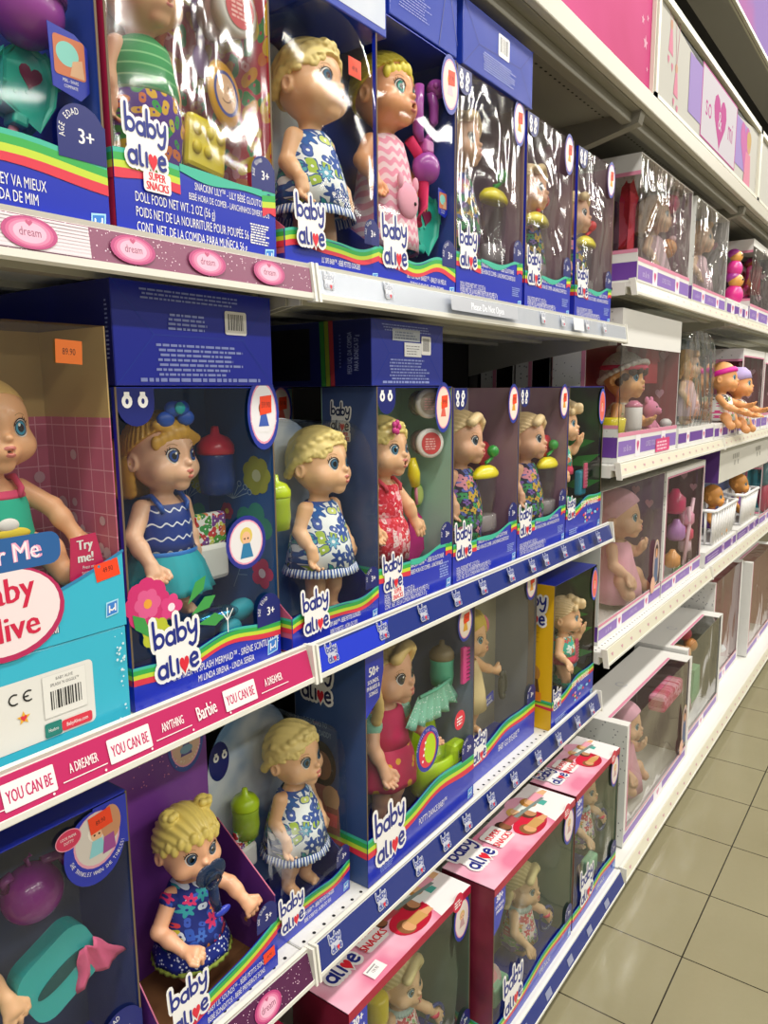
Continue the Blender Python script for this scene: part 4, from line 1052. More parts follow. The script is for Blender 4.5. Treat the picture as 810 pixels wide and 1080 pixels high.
# ================= upper shelf, near bay
Y1 = .6965; Z1 = 1.638
BAILEY = (("BETTER NOW BAILEY\u2122 - BAILEY VA MIEUX", "TODOS CUIDADOS - CUIDA DE MIM"))
doll_box('dark blue box with a teal bag and purple pot showing, cut by the photo edge', .10, .482, Y1, Z1, .385, .13, base=.076, amp=.006, ph=2.6, rise=-.002, back=mottled('deep_blue_card', '#24409a', '#1b2f78', 5.), inner=M('#2a4cae', .4),
         caption=[(BAILEY[0], .243, .034, .0105), (BAILEY[1], .245, .0205, .0105)], band_k=.0090, sticker=None, age_r=.026, hasbro=.018, tabs=False, film_amp=.0005)
heart_bag('teal toy bag with a heart cut-out in the box nearest the photo edge', 22, 92, (.77, .435), .80)
t = toy('toy_pot', 'purple round toy pot above the heart bag', 'toy pot', 32, 8, (.78, .435)); mb = MB(); mb.ell((0, 0, 0), (.036, .032, .034), PURP_P, 28); mb.build('bowl', t); mb = MB(); mb.lathe([(.037, .008), (.038, .012), (.037, .016)], PURD); mb.build('rim', t)
mb = MB(); mb.tube([(-.034, 0, .02), (-.05, -.005, .03), (-.04, -.006, .05)], .006, PLAST('#e07ab0')); mb.build('handle', t)
tag_card('blue picture tag hanging beside the purple pot', 73, 66, (.745, .455), .85)
t = toy('toy_tube', 'short pink toy tube at the bottom of the bailey box corner'.replace('bailey box corner', 'box with the heart bag'), 'toy tube', 8, 143, .76); rounded_tube_part(t, 'tube', [(.010, 0, .018), (.004, 0, 0), (-.012, 0, -.02)], .005, PLAST('#f0a0b4'))
SNACK_FOOD = [("DOLL FOOD NET WT. 2 OZ (56 g)", .0455, .014), ("POIDS NET DE LA NOURRITURE POUR POUP\u00c9E 56 g", .0305, .014), ("CONT. NET. DE LA COMIDA PARA MU\u00d1ECA 56 g", .0155, .014)]
PINE = floral('pineapple_print', '#c52a46', ['#e9c52e', '#e9a52e', '#efd040', '#c52a46'], 26., 2, r0=.34, seed=1.3, leaf=['#2e8a4a', '#e07a30', '#c52a46', '#3a9a50', '#f0a0b0'])
PINE2 = floral('pineapple_side_print', '#cf3450', ['#e9c52e', '#e9a52e', '#efd040', '#e07a30'], 26., 2, r0=.36, seed=2.3, leaf=['#2e8a4a', '#e07a30', '#cf3450', '#3a9a50', '#f0a0b0'], axes='YZ')
doll_box('blue and red box with pineapple print and the super snacks mark', .490, .722, Y1, Z1, .39, .128, base=.092, amp=.003, band_k=.0088, gap=(.36, .90), back=PINE, inner=PINE2, left=M('#c22a4a', .4), film_m=FILM_W, film_amp=.004,
         logo_at=(.016, .082, .050), snacks=True, caption=[("SNACKIN' LILY\u2122 - LILY B\u00c9B\u00c9 GLOUTON",   .158, .0720, .0085), ("BEB\u00c9 HORA DE COMER - LANCHINHOS DIVERTIDOS", .158, .0605, .0075)],
         food=[(a, .024, z, .0105) for a, z, h_ in SNACK_FOOD], tabs=False, age_r=.020, hasbro=.017, logo_rot=.0, extra=lambda t, w, h, d, P: (lambda pr: (words(pr, w - .045, .027, w - .012, .052, 8, WHITE, 4), pr.build('small_print', t)))(P()))
GREEN_TOP = stripes('green_striped_top', '#2f9a56', '#86c98a', 75, 'Z', duty=.82)
FRUITS = floral('fruit_leggings', '#5a2f94', ['#e7b52e', '#35a04a', '#e07a3a', '#d0c53a'], 60., 2, r0=.4)
DL = doll_at('doll in a green striped top and purple fruit leggings, head out of view', 150, -14, .752, .92, hair='wave', hair_mat=M('#b0522c', .5), yaw=.1, leg=.03, arms={q: dict(e=(.046, .006, .122), w=(.042, .0, .096), d=(-.05, -.1, -1)) for q in 'lr'},
        dress=wear(cloth([(.172, .020, .020), (.162, .036, .030), (.135, .043, .037), (.108, .046, .042), (.104, .044, .040)], GREEN_TOP, name='top'), cloth([(.108, .043, .039), (.09, .047, .043), (.06, .050, .040), (.02, .046, .032), (-.02, .042, .026)], FRUITS, name='leggings')))
t = toy('toy_spoon', 'purple toy spoon hanging in the pineapple print box', 'toy spoon', 210, 28, (.775, .690))
rounded_tube_part(t, 'handle', [(.006, 0, .055), (.004, 0, .02), (.002, 0, -.004)], [.015, .013, .009], PLAST('#7a2fa0')); rounded_tube_part(t, 'neck', [(.002, 0, 0), (.001, 0, -.025)], .0055, PLAST('#b79ad8')); mb = MB(); mb.ell((0, 0, -.040), (.0125, .006, .019), PLAST('#b79ad8')); mb.build('bowl', t)
def food_pot(label, px, py, Y, s, lidc, art='#d0333f', rz=0.):
    t = toy('food_pot', label, 'toy food pot', px, py, Y, rz); t.scale = (s, s, s)
    mb = MB(); mb.lathe([(.026, .0), (.029, .012), (.029, .018), (.024, .020)], lidc, ax='y', n=32, mtx=Matrix.Identity(3)); mb.build('lid', t)
    mb = MB(); mb.lathe([(.024, .002), (.025, -.026), (.020, -.030)], M('#c8b8ae', .25, alpha=.5), ax='y'); mb.build('pot', t)
    mb = MB(); mb.lathe([(.0225, -.001), (.0225, -.024)], M(art, .5), ax='y'); mb.build('contents', t)
    pr = Print((0, -.0205, 0), (1, 0, 0), (0, 0, 1)); pr.poly(circ(0, 0, .0215), M(art, .35)); words(pr, -.014, -.012, .014, .012, 5, M('#f2b9b4', .4), 6); pr.build('label', t); return t
CLID = M('#e6e0da', .25)
food_pot('round pale food pot with a red lid label above the lemon plate', 243, 14, (.765, .690), 1.05, CLID)
t = toy('toy_plate', 'orange lemon-shaped toy plate with a smiling face', 'toy plate', 236, 100, (.765, .686), ry=-.25)
mb = MB(); mb.lathe([(.028, -.003), (.031, 0), (.028, .004)], PLAST('#f0b020'), ax='y', sx=.82, sy=1.25); mb.build('plate', t)
pr = Print((0, -.0042, 0), (1, 0, 0), (0, 0, 1)); pr.poly(circ(0, 0, .019, .026), M('#2a3a9a', .4)); pr.poly(circ(0, 0, .0155, .022), M('#e7b98c', .4)); pr.strokes([arc(0, -.002, .008, 200, 340, 8)], .0014, M('#7a4a2a', .4)); [pr.disc(q * .005, .006, .0015, M('#7a4a2a', .4), n=8) for q in (-1, 1)]; pr.build('face_print', t)
t = toy('toy_mold', 'bright yellow toy snack mold beside the floral mark', 'toy mold', 216, 153, (.755, .682), ry=.12); t['label'] = 'bright yellow toy snack mold under the lemon plate'
mb = MB(); mb.box(-.030, .030, -.007, .007, -.034, .030, PLAST('#f2dc1a'), .006); mb.build('tray', t)
for q in range(5): mb = MB(); mb.ell((-.018 + .018 * (q % 3), -.008, .012 - .022 * (q // 3)), (.007, .004, .008), PLAST('#e9d010'), 12); mb.build('bump', t)

# ================= upper shelf, far bay
bubble_box('clear round-topped box on the upper shelf, next to the pineapple print box',   .734, .936, Y1 - .004, Z1, .352, .14, logo_z=.038, film_m=film('bubble_film_bright', .06, 5., .06, gloss=.55, base=.0))
CURL = doll_at('curly blonde doll in a floral dress on the upper shelf, pressed against its clear bubble', 338, 92, (.7525, .874), 1.02, arms={q: dict(e=(.047, .004, .120), w=(.046, -.020, .094), d=(-.08, -.22, -1)) for q in 'lr'}, hair='curly', yaw=.14, nod=-.03, dress=curly_dress, st=.0016, leg=.024, eye='#3a6480', group=G_CURL, eye_dot=False, skin=M('#f2bd90', .4, coat=.1, sub=.08), hair_mat=M('#ecd285', .45))
pr = Print(at(374, 72, .690), (1, 0, 0), (0, 0, 1)); pr.rect(-.014, -.012, .014, .012, ORANGE); pr.text('49.90', 0, -.004, .006, M('#3a1410', .5), .7); tag(pr.build('price_sticker', None), 'orange price sticker on the clear bubble of the upper shelf', 'sticker')
doll_box('blue box with a doll in a pink bunny gown on the upper shelf', .939, 1.163, Y1, Z1, .388, .13, base=.060, amp=.008, ph=2.4, rise=-.004, band_k=.0075, back=mottled('deep_blue_card2', '#26439e', '#1b2f78', 5.), inner=M('#33499a', .4), left=M('#7a86b8', .4), left_clear=True, film_amp=.0003, film_m=film('barely_there_film', .02, 4., .03, gloss=.5, base=.0),
         logo_at=(.013, .038, .062), caption=[(BAILEY[0], .135, .024, .0085), (BAILEY[1], .135, .011, .0085)], tabs=False, age_r=.022, hasbro=.016,
         sticker=((.205, .345, .028, .046), dict(ground='#e8d2c8', cl='#f0c0c8', hairc='#e0c050')))
ZIG = stripes('pink_zigzag_gown', '#f3d3da', '#ee9ab2', 62, 'Z', wob=.003)
BOB = doll_at('round-faced doll with a yellow fringe in a pink zigzag gown', 408, 100, .755, 1.06, hair='bob', yaw=.06, mouth='open', eye='#1f8a80', st=.0017, leg=.03, skin=M('#f0a878', .35, coat=.2, sub=.08), hair_mat=M('#ecd64a', .4, coat=.1),
               dress=wear(cloth([(.170, .020, .020), (.160, .034, .029), (.13, .042, .037), (.08, .050, .046), (.02, .060, .050), (.0, .060, .050)], ZIG, name='gown')))
mb = MB(); mb.tube([(.026, -.026, .168), (.046, -.030, .150), (.058, -.032, .115), (.054, -.032, .075), (.036, -.034, .045)], .0085, M('#d4205c', .8), 12); mb.build('pink_trim', BOB)
mb = MB(); mb.ell((-.004, -.044, .070), (.026, .008, .026), M('#f0a9be', .8)); [mb.ell((-.004 + q * .020, -.044, .096), (.006, .005, .012), M('#f0a9be', .8), 10) for q in (-1, 1)]; mb.ell((.004, -.052, .066), (.003, .002, .003), DARKLINE, 8); mb.build('bunny_pocket', BOB)
t = toy('toy_wipe', 'pink zigzag toy cloth hanging in front of the bunny gown', 'toy cloth', 430, 232, (.735, 1.10), ry=-.45); mb = MB(); mb.box(-.026, .026, -.001, .001, -.026, .022, ZIG, .0005); mb.build('cloth', t)
stetho('purple toy stethoscope beside the bunny gown doll', 455, 130, (.765, 1.115), .95)
heart_bag('teal toy bag with a heart cut-out below the purple stethoscope', 441, 236, (.765, 1.118), 1.0)
tag_card('small blue picture tag beside the purple stethoscope', 467, 214, (.745, 1.145), .62)
MAUVE = mottled('mauve_card', '#a0929c', '#bcaeb2', 5., .5); SNK = (("SNACKIN' SHAPES BABY\u2122 - B\u00c9B\u00c9 GLOUTONNE", "BEB\u00c9 HORA DE COMER - LANCHINHOS DIVERTIDOS"))
MAUV_IN = mottled('mauve_side_card', '#8a5f7c', '#a88a90', 5., .5)
def snack_box(label, X0, X1, Y, Z, film_m, film_amp, logo_x=.012, back=MAUVE, base=.078, four=True, **kw):
    w = X1 - X0
    return doll_box(label, X0, X1, Y, Z, .386, .125, base=base, amp=.006, ph=1.2, rise=.012, band_k=.0072, back=back, inner=MAUV_IN, gap=(.34, .90), left_clear=True, film_m=film_m, film_amp=film_amp,
        logo_at=(logo_x, base - .022 + (.008 if Z > 1.5 else 0), .058), caption=[(SNK[0], w * .60, base - .008, .0085), (SNK[1], w * .60, base - .020, .0085)], food=[(a.replace('56', '57'), .014, z * .62, .0088) for a, z, h_ in SNACK_FOOD],
        four=four, age_r=.021, hasbro=.016, sticker=((w - .024, .352, .025, .042), dict(ground='#f2e6dc', cl='#e0a030', hairc='#e8c890')), top='film', extra=lambda t, w, h, d, P: (lambda pr: (words(pr, w - .045, .030, w - .010, base - .03, 5, M('#8fa0dc', .4), 4), pr.build('small_print', t)))(P()), **kw)
snack_box('crumpled clear-fronted box with a green-handled yellow lid on the upper shelf', 1.166, 1.424, Y1, Z1, FILM_W, .006)
snack_box('crumpled clear-fronted box with a red knob, middle of the upper row', 1.436, 1.668, Y1, Z1, FILM_W, .007)
snack_box('crumpled clear-fronted box at the end of the upper blue shelf', 1.702, 1.925, Y1, Z1, FILM_W, .007, rz=-.02)
JUNG = floral('dark_fruit_dress', '#2c2440', ['#c9a13a', '#3f9a5a', '#7d5aa8', '#d88a9a'], 55., 4, r0=.4, leaf=['#3a7a4a', '#5a6ab8'])
wave_dress = wear(cloth([(.168, .022, .022), (.158, .034, .029), (.13, .042, .037), (.10, .048, .045), (.06, .054, .050), (.0, .05, .045)], JUNG, folds=6, amp=.03))
WAVE = doll_at('doll with rolled blond fringe and dark fruit dress, beside the mint backed box', 487, 463, (.797, 1.42), 1.0, hair='wave', hair_mat=HAIR_P, yaw=.12, dress=wave_dress, eye='#3a4a5a', leg=.03, arms={q: dict(e=(.045, .006, .120), w=(.044, -.012, .094), d=(-.08, -.15, -1)) for q in 'lr'}, st=.002, skin=M('#e2ab88', .42, coat=.1, sub=.08))
clone_at(WAVE, 'doll with rolled blond fringe and dark fruit dress, beside the jungle box', 555, 463, (.797, 1.695))
clone_at(WAVE, 'doll with rolled blond fringe on the upper shelf behind creased film with the green knob', 486, 150, (.757, 1.35))
clone_at(WAVE, 'doll with rolled blond fringe on the upper shelf behind creased film with a red knob', 562, 200, (.757, 1.585))
clone_at(WAVE, 'doll with rolled blond fringe at the end of the upper shelf', 616, 225, (.757, 1.835))
blender_toy('toy blender with yellow lid and green handle on the middle shelf, first box', 512, 500, (.765, 1.455), '#2f9a3a')
blender_toy('toy blender with yellow lid and green handle on the middle shelf, second box', 580, 490, (.765, 1.728), '#2f9a3a')
blender_toy('toy blender with yellow lid and green handle on the upper shelf', 531, 209, (.722, 1.38), '#2f9a3a')
blender_toy('toy blender with yellow lid and red knob in the middle upper box', 573, 233, (.722, 1.625), '#d82a2c')
blender_toy('toy blender with yellow lid and red knob in the end upper box', 624, 257, (.722, 1.88), '#d82a2c')
for px, py, lb in ((509, 478, 'first'), (575, 470, 'second')):
    t = toy('toy_fruit_slice', f'red toy fruit slice behind the yellow lid in the {lb} blender box', 'toy food', px, py, (.815, 1.46 if lb == 'first' else 1.735)); mb = MB(); mb.lathe([(.026, -.005), (.027, 0), (.026, .005)], PLAST('#c82a3a'), ax='y'); mb.build('slice', t)
    mb = MB(); mb.lathe([(.021, -.006), (.021, -.0052)], M('#e8808a', .4), ax='y'); mb.build('flesh', t)
# flat boxes stacked on the upper row
GLOSSB = M('#2440b0', .2, coat=.9); SHEENW = mottled('painted_sheen_card', '#d9dee8', '#aebbd6', 5., .2)  # pale mottling paints reflected light on a blue carton front
FAINT = M('#8f9bd8', .35)
def under_art(pr, w, h, bc=True, dense=True, seed=3):
    e = M('#3b4fb4', .25); pr.strokes([[(0, h), (w * .22, h * .5)], [(w, h), (w * .78, h * .5)], [(0, 0), (w * .22, h * .5)], [(w, 0), (w * .78, h * .5)], [(w * .22, h * .5), (w * .78, h * .5)]], .0008, e, 4)
    words(pr, w * .22, h * .10, w * .80, h * .44, 7, FAINT, seed, .5); words(pr, w * .12, h * .04, w * .92, h * .10, 1, FAINT, seed + 1, .6)
    words(pr, w * .12, h * .84, w * .90, h * .96, 3, FAINT, seed + 2, .45)
    if dense: words(pr, w * .30, h * .56, w * .58, h * .74, 4, FAINT, seed + 3, .5)
    if bc: barcode(pr, w * .66, h * .55, w * .81, h * .80)
def gl_art(pr, w, h): pr.strokes([[(0, 0), (w * .2, h * .45), (w * .8, h * .55), (w, h)], [(w * .2, h * .45), (0, h)], [(w * .8, h * .55), (w, 0)]], .0012, M('#1c2c84', .25), 4); words(pr, w * .25, h * .12, w * .75, h * .42, 8, FAINT, 5, .45); barcode(pr, w * .46, h * .5, w * .62, h * .86, 7)
carton('glossy blue box lying flat on top of the upper row, with a barcode', 1.180, 1.447, Y1 - .004, Z1 + .3885, Z1 + .3885 + .104, .33, GLOSSB, art=gl_art)
carton('glossy blue carton lying on the bunny gown box', .972, 1.163, Y1 - .002, Z1 + .3905, Z1 + .3905 + .112, .33, GLOSSB, art=lambda pr, w, h: (words(pr, .02, .02, w * .6, .07, 12, FAINT, 8, .3), pr.strokes([[(w * .7, 0), (w * .84, h)], [(w, .02), (w * .84, h)]], .0012, NAVY, 4)))
carton('glossy blue carton with a painted pale sheen lying on the round-topped box', .752, .964, Y1 - .002, Z1 + .3535, Z1 + .3535 + .105, .33, GLOSSB, art=lambda pr, w, h: (pr.rrect(.004, .010, w - .004, h - .004, .003, SHEENW), pr.rrect(w * .66, .038, w * .82, .070, .004, M('#3a58b0', .3)), words(pr, w * .69, .046, w * .8, .062, 2, WHITE, 4)))

# ================= middle shelf, near bay
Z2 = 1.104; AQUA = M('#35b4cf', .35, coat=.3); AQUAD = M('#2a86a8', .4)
def c2_art(pr, w, h):
    pr.rrect(.02, .020, w - .045, h - .026, .006, M('#e2e0da', .45)); words(pr, .03, .03, w - .15, h - .035, 9, M('#9a9a96', .6), 11, .3)
    x = w - .138; 
    pr.strokes([arc(x + .004, h - .044, .0055, 60, 300, 8), arc(x + .019, h - .044, .0055, 60, 300, 8), [(x + .0135, h - .044), (x + .0185, h - .044)]], .0017, M('#1c1c1c', .5)); pr.poly(star(x + .012, h - .066, .0075), M('#e8b03a', .4)); pr.poly(heart(x + .012, h - .066, .007, .007), REDB)
    x = w - .104; pr.rect(x, .042, x + .050, h - .030, M('#d5d3cd', .5)); pr.rect(x + .0006, .0426, x + .0494, h - .0306, M('#e6e4de', .45)); pr.text('BABY ALIVE', x + .025, h - .037, .0035, M('#444444', .5), .8); pr.text("SPLASH 'N GIGGLE\u2122", x + .025, h - .043, .0035, M('#444444', .5), .75)
    r = random.Random(9); u = x + .008; pr.up()
    while u < x + .043: wd = r.uniform(.0006, .0026); pr.poly([(u, .05), (u + wd, .05), (u + wd, h - .048), (u, h - .048)], M('#1c1c1c', .5), False); u += wd + r.uniform(.0008, .002)
    pr.rrect(x - .001, .021, x + .018, .037, .002, M('#1f7d72', .4)); pr.rrect(x + .018, .0225, x + .054, .0345, .003, REDB); pr.text('BabyAlive.com', x + .036, .0265, .0045, WHITE, .7); pr.text('Hasbro', x + .0085, .027, .004, WHITE, .7)
    for q in range(22): z_ = random.Random(q); pr.disc(w - z_.uniform(.004, .016), z_.uniform(.01, h - .004), z_.uniform(.0006, .002), M('#cfe8ec', .5), n=6)
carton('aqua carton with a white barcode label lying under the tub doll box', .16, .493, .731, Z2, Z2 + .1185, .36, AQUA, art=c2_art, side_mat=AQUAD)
PTILE, nt, b = nodes_mat('pink_tile_card'); g = NT(nt); b.inputs['Roughness'].default_value = .4
tc = g.n('ShaderNodeTexCoord'); sp = g.n('ShaderNodeSeparateXYZ'); g.l(tc.outputs['Object'], sp.inputs[0])
vx = g.math('LESS_THAN', g.math('FRACT', g.math('MULTIPLY', g.math('ADD', sp.outputs[0], sp.outputs[1]), 40.)), .05); vz = g.math('LESS_THAN', g.math('FRACT', g.math('MULTIPLY', sp.outputs[2], 40.)), .05)
c = g.mix(g.math('MAXIMUM', vx, vz), '#c4607e', '#e3a3b4'); c = g.mix(g.math('GREATER_THAN', sp.outputs[2], .235), c, '#bfa066'); g.l(c, b.inputs['Base Color'])
def tub_box():
    X0, X1, Y, Z, h, d = .13, .494, .731, Z2 + .1195, .333, .135; w = X1 - X0
    t = None
    t = thing('doll_box', 'aqua box with a bathing doll and pink tile backing, standing on the barcode carton', 'toy box', ((X0 + X1) / 2, Y, Z)); fr = fr_front(w); BOXES.append((t, X0, X1 - .004, Y + .006, Y + d - .004, Z + .004, Z + h))
    mb = MB(); mb.box(-w / 2, w / 2, d - .0015, d, 0, h, PTILE); mb.build('back_card', t)
    mb = MB(); mb.box(w / 2 - .0015, w / 2, 0.004, d - .0015, 0, h, PTILE); mb.build('side_panel', t)
    mb = MB(); mb.box(-w / 2, w / 2 - .0015, 0, d - .0015, 0, .0015, AQUA); mb.build('bottom_panel', t)
    edge = []
    for i in range(25):
        u = i / 24; edge.append((w * u, .055 + .031 * max(0, (u - .76) / .24) ** 1.2 if u > .76 else .055))
    mb = MB(); mb.prism([(0, 0), (w, 0)] + edge[::-1], -.0012, 0, AQUA, fr); mb.build('front_panel', t)
    sheet(t, w - .002, .002, h - .002, .0015, film('tub_box_film', .12, 4., .05, gloss=1., base=.02), .0012)
    mb = MB(); mb.add([(-w / 2, 0, h), (w / 2, 0, h), (w / 2, d, h), (-w / 2, d, h)], [(0, 1, 2, 3)], FILM); mb.build('top_film', t)
    pr = Print((-w / 2, -.0012, 0), (1, 0, 0), (0, 0, 1)); pr.strokes([edge], .0035, M('#2f7fae', .4), 6); pr.build('edge_line', t)
    pr = Print((-w / 2, -.0024, 0), (1, 0, 0), (0, 0, 1)); cx = .228
    pr.poly(circ(cx, .045, .062, .048, 30), M('#b8285c', .4)); pr.poly(circ(cx - .001, .047, .058, .044, 30), M('#f0dfe0', .4)); pr.rrect(cx - .05, .088, cx + .062, .122, .012, M('#2a5f9c', .4)); pr.text('for Me', cx + .008, .096, .021, M('#f4a8c4', .4), .85, rot=.04, bold=.05); pr.text('for Me', cx + .008, .0965, .019, M('#fbe9f0', .4), .88, rot=.04)
    pr.text('Baby', cx, .056, .027, M('#cf2148', .4), .9, rot=.05, bold=.03); pr.text('Alive', cx, .018, .027, M('#cf2148', .4), .9, rot=.05, bold=.03); pr.build('brand_mark', t)
    pr = Print((-w / 2, -.0014, 0), (1, 0, 0), (0, 0, 1)); pr.text("Splash 'n Giggle\u2122", .225, .0065, .013, M('#20627e', .4), .9, bold=.05); pr.text("Splash 'n Giggle\u2122", .2245, .0070, .013, WHITE, .9); maker(pr, w - .026, .014, .017); pr.build('caption', t)
    pr = Print((-w / 2, -.0013, 0), (1, 0, 0), (0, 0, 1)); pr.at(w - .034, .056, .14); pr.rect(0, 0, .030, .020, ORANGE); pr.text('49.90', .016, .008, .006, M('#3a1410', .5), .7); pr.build('price_sticker', t)
    pr = Print((-w / 2, .0008, 0), (1, 0, 0), (0, 0, 1), .0012); pr.at(w - .062, h - .040, -.05); pr.rect(0, 0, .030, .024, M('#f27a2a', .5)); pr.text('89.90', .015, .009, .007, M('#3a1410', .5), .7); pr.build('price_sticker', t)
    pr = Print((-w / 2, d - .0016, 0), (1, 0, 0), (0, 0, 1)); pr.disc(w - .105, .205, .028, M('#4a2a68', .4), n=24); pr.text('Machine', w - .105, .209, .007, M('#c6b2d6', .4), .8); pr.text('washable*', w - .105, .197, .007, M('#c6b2d6', .4), .8)
    for q in range(16): z_ = random.Random(q + 40); x, z, r_ = w - z_.uniform(.005, .12), z_.uniform(.03, .17), z_.uniform(.006, .012); pr.disc(x, z, r_, M('#cfa3b0', .3), n=14)
    pr.build('back_print', t)
    pr = Print((w / 2 - .0016, 0, 0), (0, 1, 0), (0, 0, 1)); pr.O = Vector((w / 2 - .0016, d, 0)); pr.U = Vector((0, -1, 0)); pr.N = Vector((-1, 0, 0))
    for q in range(9): z_ = random.Random(q + 70); pr.disc(z_.uniform(.02, .12), z_.uniform(.03, .2), z_.uniform(.005, .010), M('#d3acb6', .3), n=14)
    pr.build('side_print', t)
tub_box()
TANK = M('#1fae8e', .8); TRIM = M('#d9456e', .8); DOTS = speck('dotted_shorts', '#e8889a', '#4fb3a4', 160., .45)
TUB = doll_at('bathing doll in a teal tank top with pink straps, cut by the photo edge', 1, 449, (.812, .412), .95, hair='painted', hair_mat=M('#d9b06a', .5), yaw=.0, legs='sit', eye='#3a93b4', st=.0017, mouth='small', skin=M('#eeb283', .4, coat=.1, sub=.08),
      arms={'l': dict(e=(.064, -.012, .132), w=(.078, -.034, .098), d=(.15, -.5, -.8)), 'r': dict(e=(.07, -.01, .12), w=(.08, -.05, .10), d=(0, -.6, -.5))},
      dress=wear(cloth([(.154, .036, .030), (.14, .040, .034), (.12, .042, .037), (.09, .046, .042), (.082, .045, .041)], TANK, name='tank_top'), cloth([(.158, .034, .029), (.152, .0375, .0315), (.148, .0375, .0315)], TRIM, name='neck_trim'), straps(TRIM), cloth([(.092, .046, .042), (.085, .053, .050), (.078, .055, .052)], DOTS, folds=12, amp=.05, name='shorts')))
mb = MB(); mb.ell((.0, -.0405, .112), (.020, .004, .007), M('#e0c53a', .8)); mb.ell((0, -.041, .103), (.019, .005, .008), M('#e98a6a', .8)); mb.ell((-.004, -.040, .122), (.012, .004, .008), M('#e9e2dc', .8)); mb.build('cupcake_patch', TUB)
p = at(92, 588, .7375); t = thing('speech_card', 'pink try me card between the bathing doll hand and knee', 'card', p, 0, None); mb = MB(); mb.prism([(-.022, -.022), (.002, -.030), (.020, -.010), (.012, .026), (-.018, .024)], 0, .001, M('#cf1f5c', .4), lambda u, v, w: (u, w, v)); mb.build('card', t)
pr = Print((0, 0, 0), (1, 0, 0), (0, 0, 1)); pr.text('Try', -.002, .010, .011, WHITE, .85, bold=.05); pr.text('me!', -.002, -.004, .011, WHITE, .85, bold=.05); pr.text('Press my', .001, -.012, .004, WHITE, .75); pr.text('tummy for', .001, -.0175, .004, WHITE, .75); pr.text('sounds!', .001, -.023, .004, WHITE, .75); pr.build('lettering', t)
# mermaid box
OCEAN = mottled('deep_sea_card', '#174a90', '#2468a8', 5., .45)
def flower(pr, x, z, r, c, n=6, core='#f0d040'):
    for i in range(n): a = 2 * PI * i / n; pr.poly(circ(x + r * .55 * math.cos(a), z + r * .55 * math.sin(a), r * .42, None, 12), c, i == 0)
    pr.disc(x, z, r * .3, M(core, .4), n=12)
def sea_extra(t, w, h, d, P):
    pr = Print((-w / 2, d - .0016, 0), (1, 0, 0), (0, 0, 1))
    flower(pr, w - .030, .185, .034, M('#2e8f7c', .45), 5, '#dfe8e8'); flower(pr, w - .012, .255, .026, M('#a4a83c', .45), 7, '#c8cfa0'); flower(pr, w - .05, .21, .012, M('#c0285c', .45), 6); flower(pr, w - .035, .112, .016, M('#d02a68', .45), 5, '#f4d4e0')
    for q in range(7): a = .5 + q * .35; pr.strokes([[(w - .045, .225), (w - .045 + .03 * math.cos(a), .225 + .022 * math.sin(a))]], .0008, M('#a8c4d8', .4), 4); pr.strokes([arc(w - .045 + .033 * math.cos(a), .225 + .025 * math.sin(a), .003, 0, 360, 8)], .0007, M('#a8c4d8', .4), 4)
    pr.build('back_print', t)
    pr = P(); pr.w -= .0008; oval_sticker(pr, w - .060, .178, .037, .037, '', False, ring='#2a2f8c', ground='#e6e2e4', cl='#2a7aa8', hairc='#dcc25c'); pr.build('doll_sticker', t)
    pr = P(); pr.w += .0004
    flower(pr, .026, .130, .034, M('#cf2f72', .4), 8, '#e08aa8'); flower(pr, .026, .130, .020, M('#dd5a90', .4), 6, '#e8a03a'); flower(pr, .060, .118, .018, M('#d83f80', .4), 5, '#f7e3ec'); flower(pr, .036, .090, .022, M('#b9c034', .4), 7, '#e6e9b4')
    for x, z, a in ((.09, .10, .4), (.1, .085, 0), (.03, .085, 2.2), (.085, .115, .8)): pr.poly([(x, z), (x + .03 * math.cos(a + .3), z + .03 * math.sin(a + .3)), (x + .045 * math.cos(a), z + .045 * math.sin(a)), (x + .03 * math.cos(a - .3), z + .03 * math.sin(a - .3))], M('#3f9a4a', .4))
    pr.strokes([[(.150, .062), (.150, .095)], [(.150, .078), (.140, .092)], [(.150, .078), (.160, .092)]], .0016, WHITE, 6); pr.build('flower_print', t)
def sea_inner(pr, d, h):
    flower(pr, d - .045, .185, .040, M('#2e8f7c', .45), 5, '#dfe8e8'); flower(pr, d - .035, .262, .030, M('#a4a83c', .45), 7, '#c8cfa0'); flower(pr, d - .10, .205, .014, M('#c0285c', .45), 6); flower(pr, d - .030, .118, .024, M('#d02a68', .45), 5, '#f4d4e0')
    for q in range(7): a = .5 + q * .35; pr.strokes([[(d - .085, .225), (d - .085 + .035 * math.cos(a), .225 + .022 * math.sin(a))]], .0011, M('#a8c4d8', .4), 4); pr.strokes([arc(d - .085 + .040 * math.cos(a), .225 + .025 * math.sin(a), .004, 0, 360, 8)], .001, M('#a8c4d8', .4), 4)
    for z_ in (.09, .14): pr.strokes([[(d - .09, z_), (d - .07, z_ + .04)], [(d - .08, z_ + .02), (d - .06, z_ + .022)]], .0011, M('#7fa8cc', .4), 4)
doll_box("dark blue box with a mermaid doll on the middle shelf", .511, .762, .750, Z2, .388, .142, base=.056, amp=.006, ph=3.4, rise=.0, band_k=.0068, back=OCEAN, inner=M('#1f5798', .4), left_clear=True, film_m=film('mermaid_box_film', .16, 5., .05, gloss=1.0, base=.015), film_amp=.002,
         logo_at=(.034, .030, .066), caption=[("SHIMMER 'N SPLASH MERMAID\u2122 - SIR\u00c8NE SCINTILLANTE", .152, .0215, .0105), ("MI LINDA SIRENA - LINDA SEREIA", .147, .0075, .0095)], age_r=.023, hasbro=.022, inner_art=sea_inner,
         sticker=((.232, .352, .030, .050), dict(words='dry me off and change my diaper', ground='#e9e6ea', cl='#3a5ab0', hairc='#9a5a3a')), extra=sea_extra)
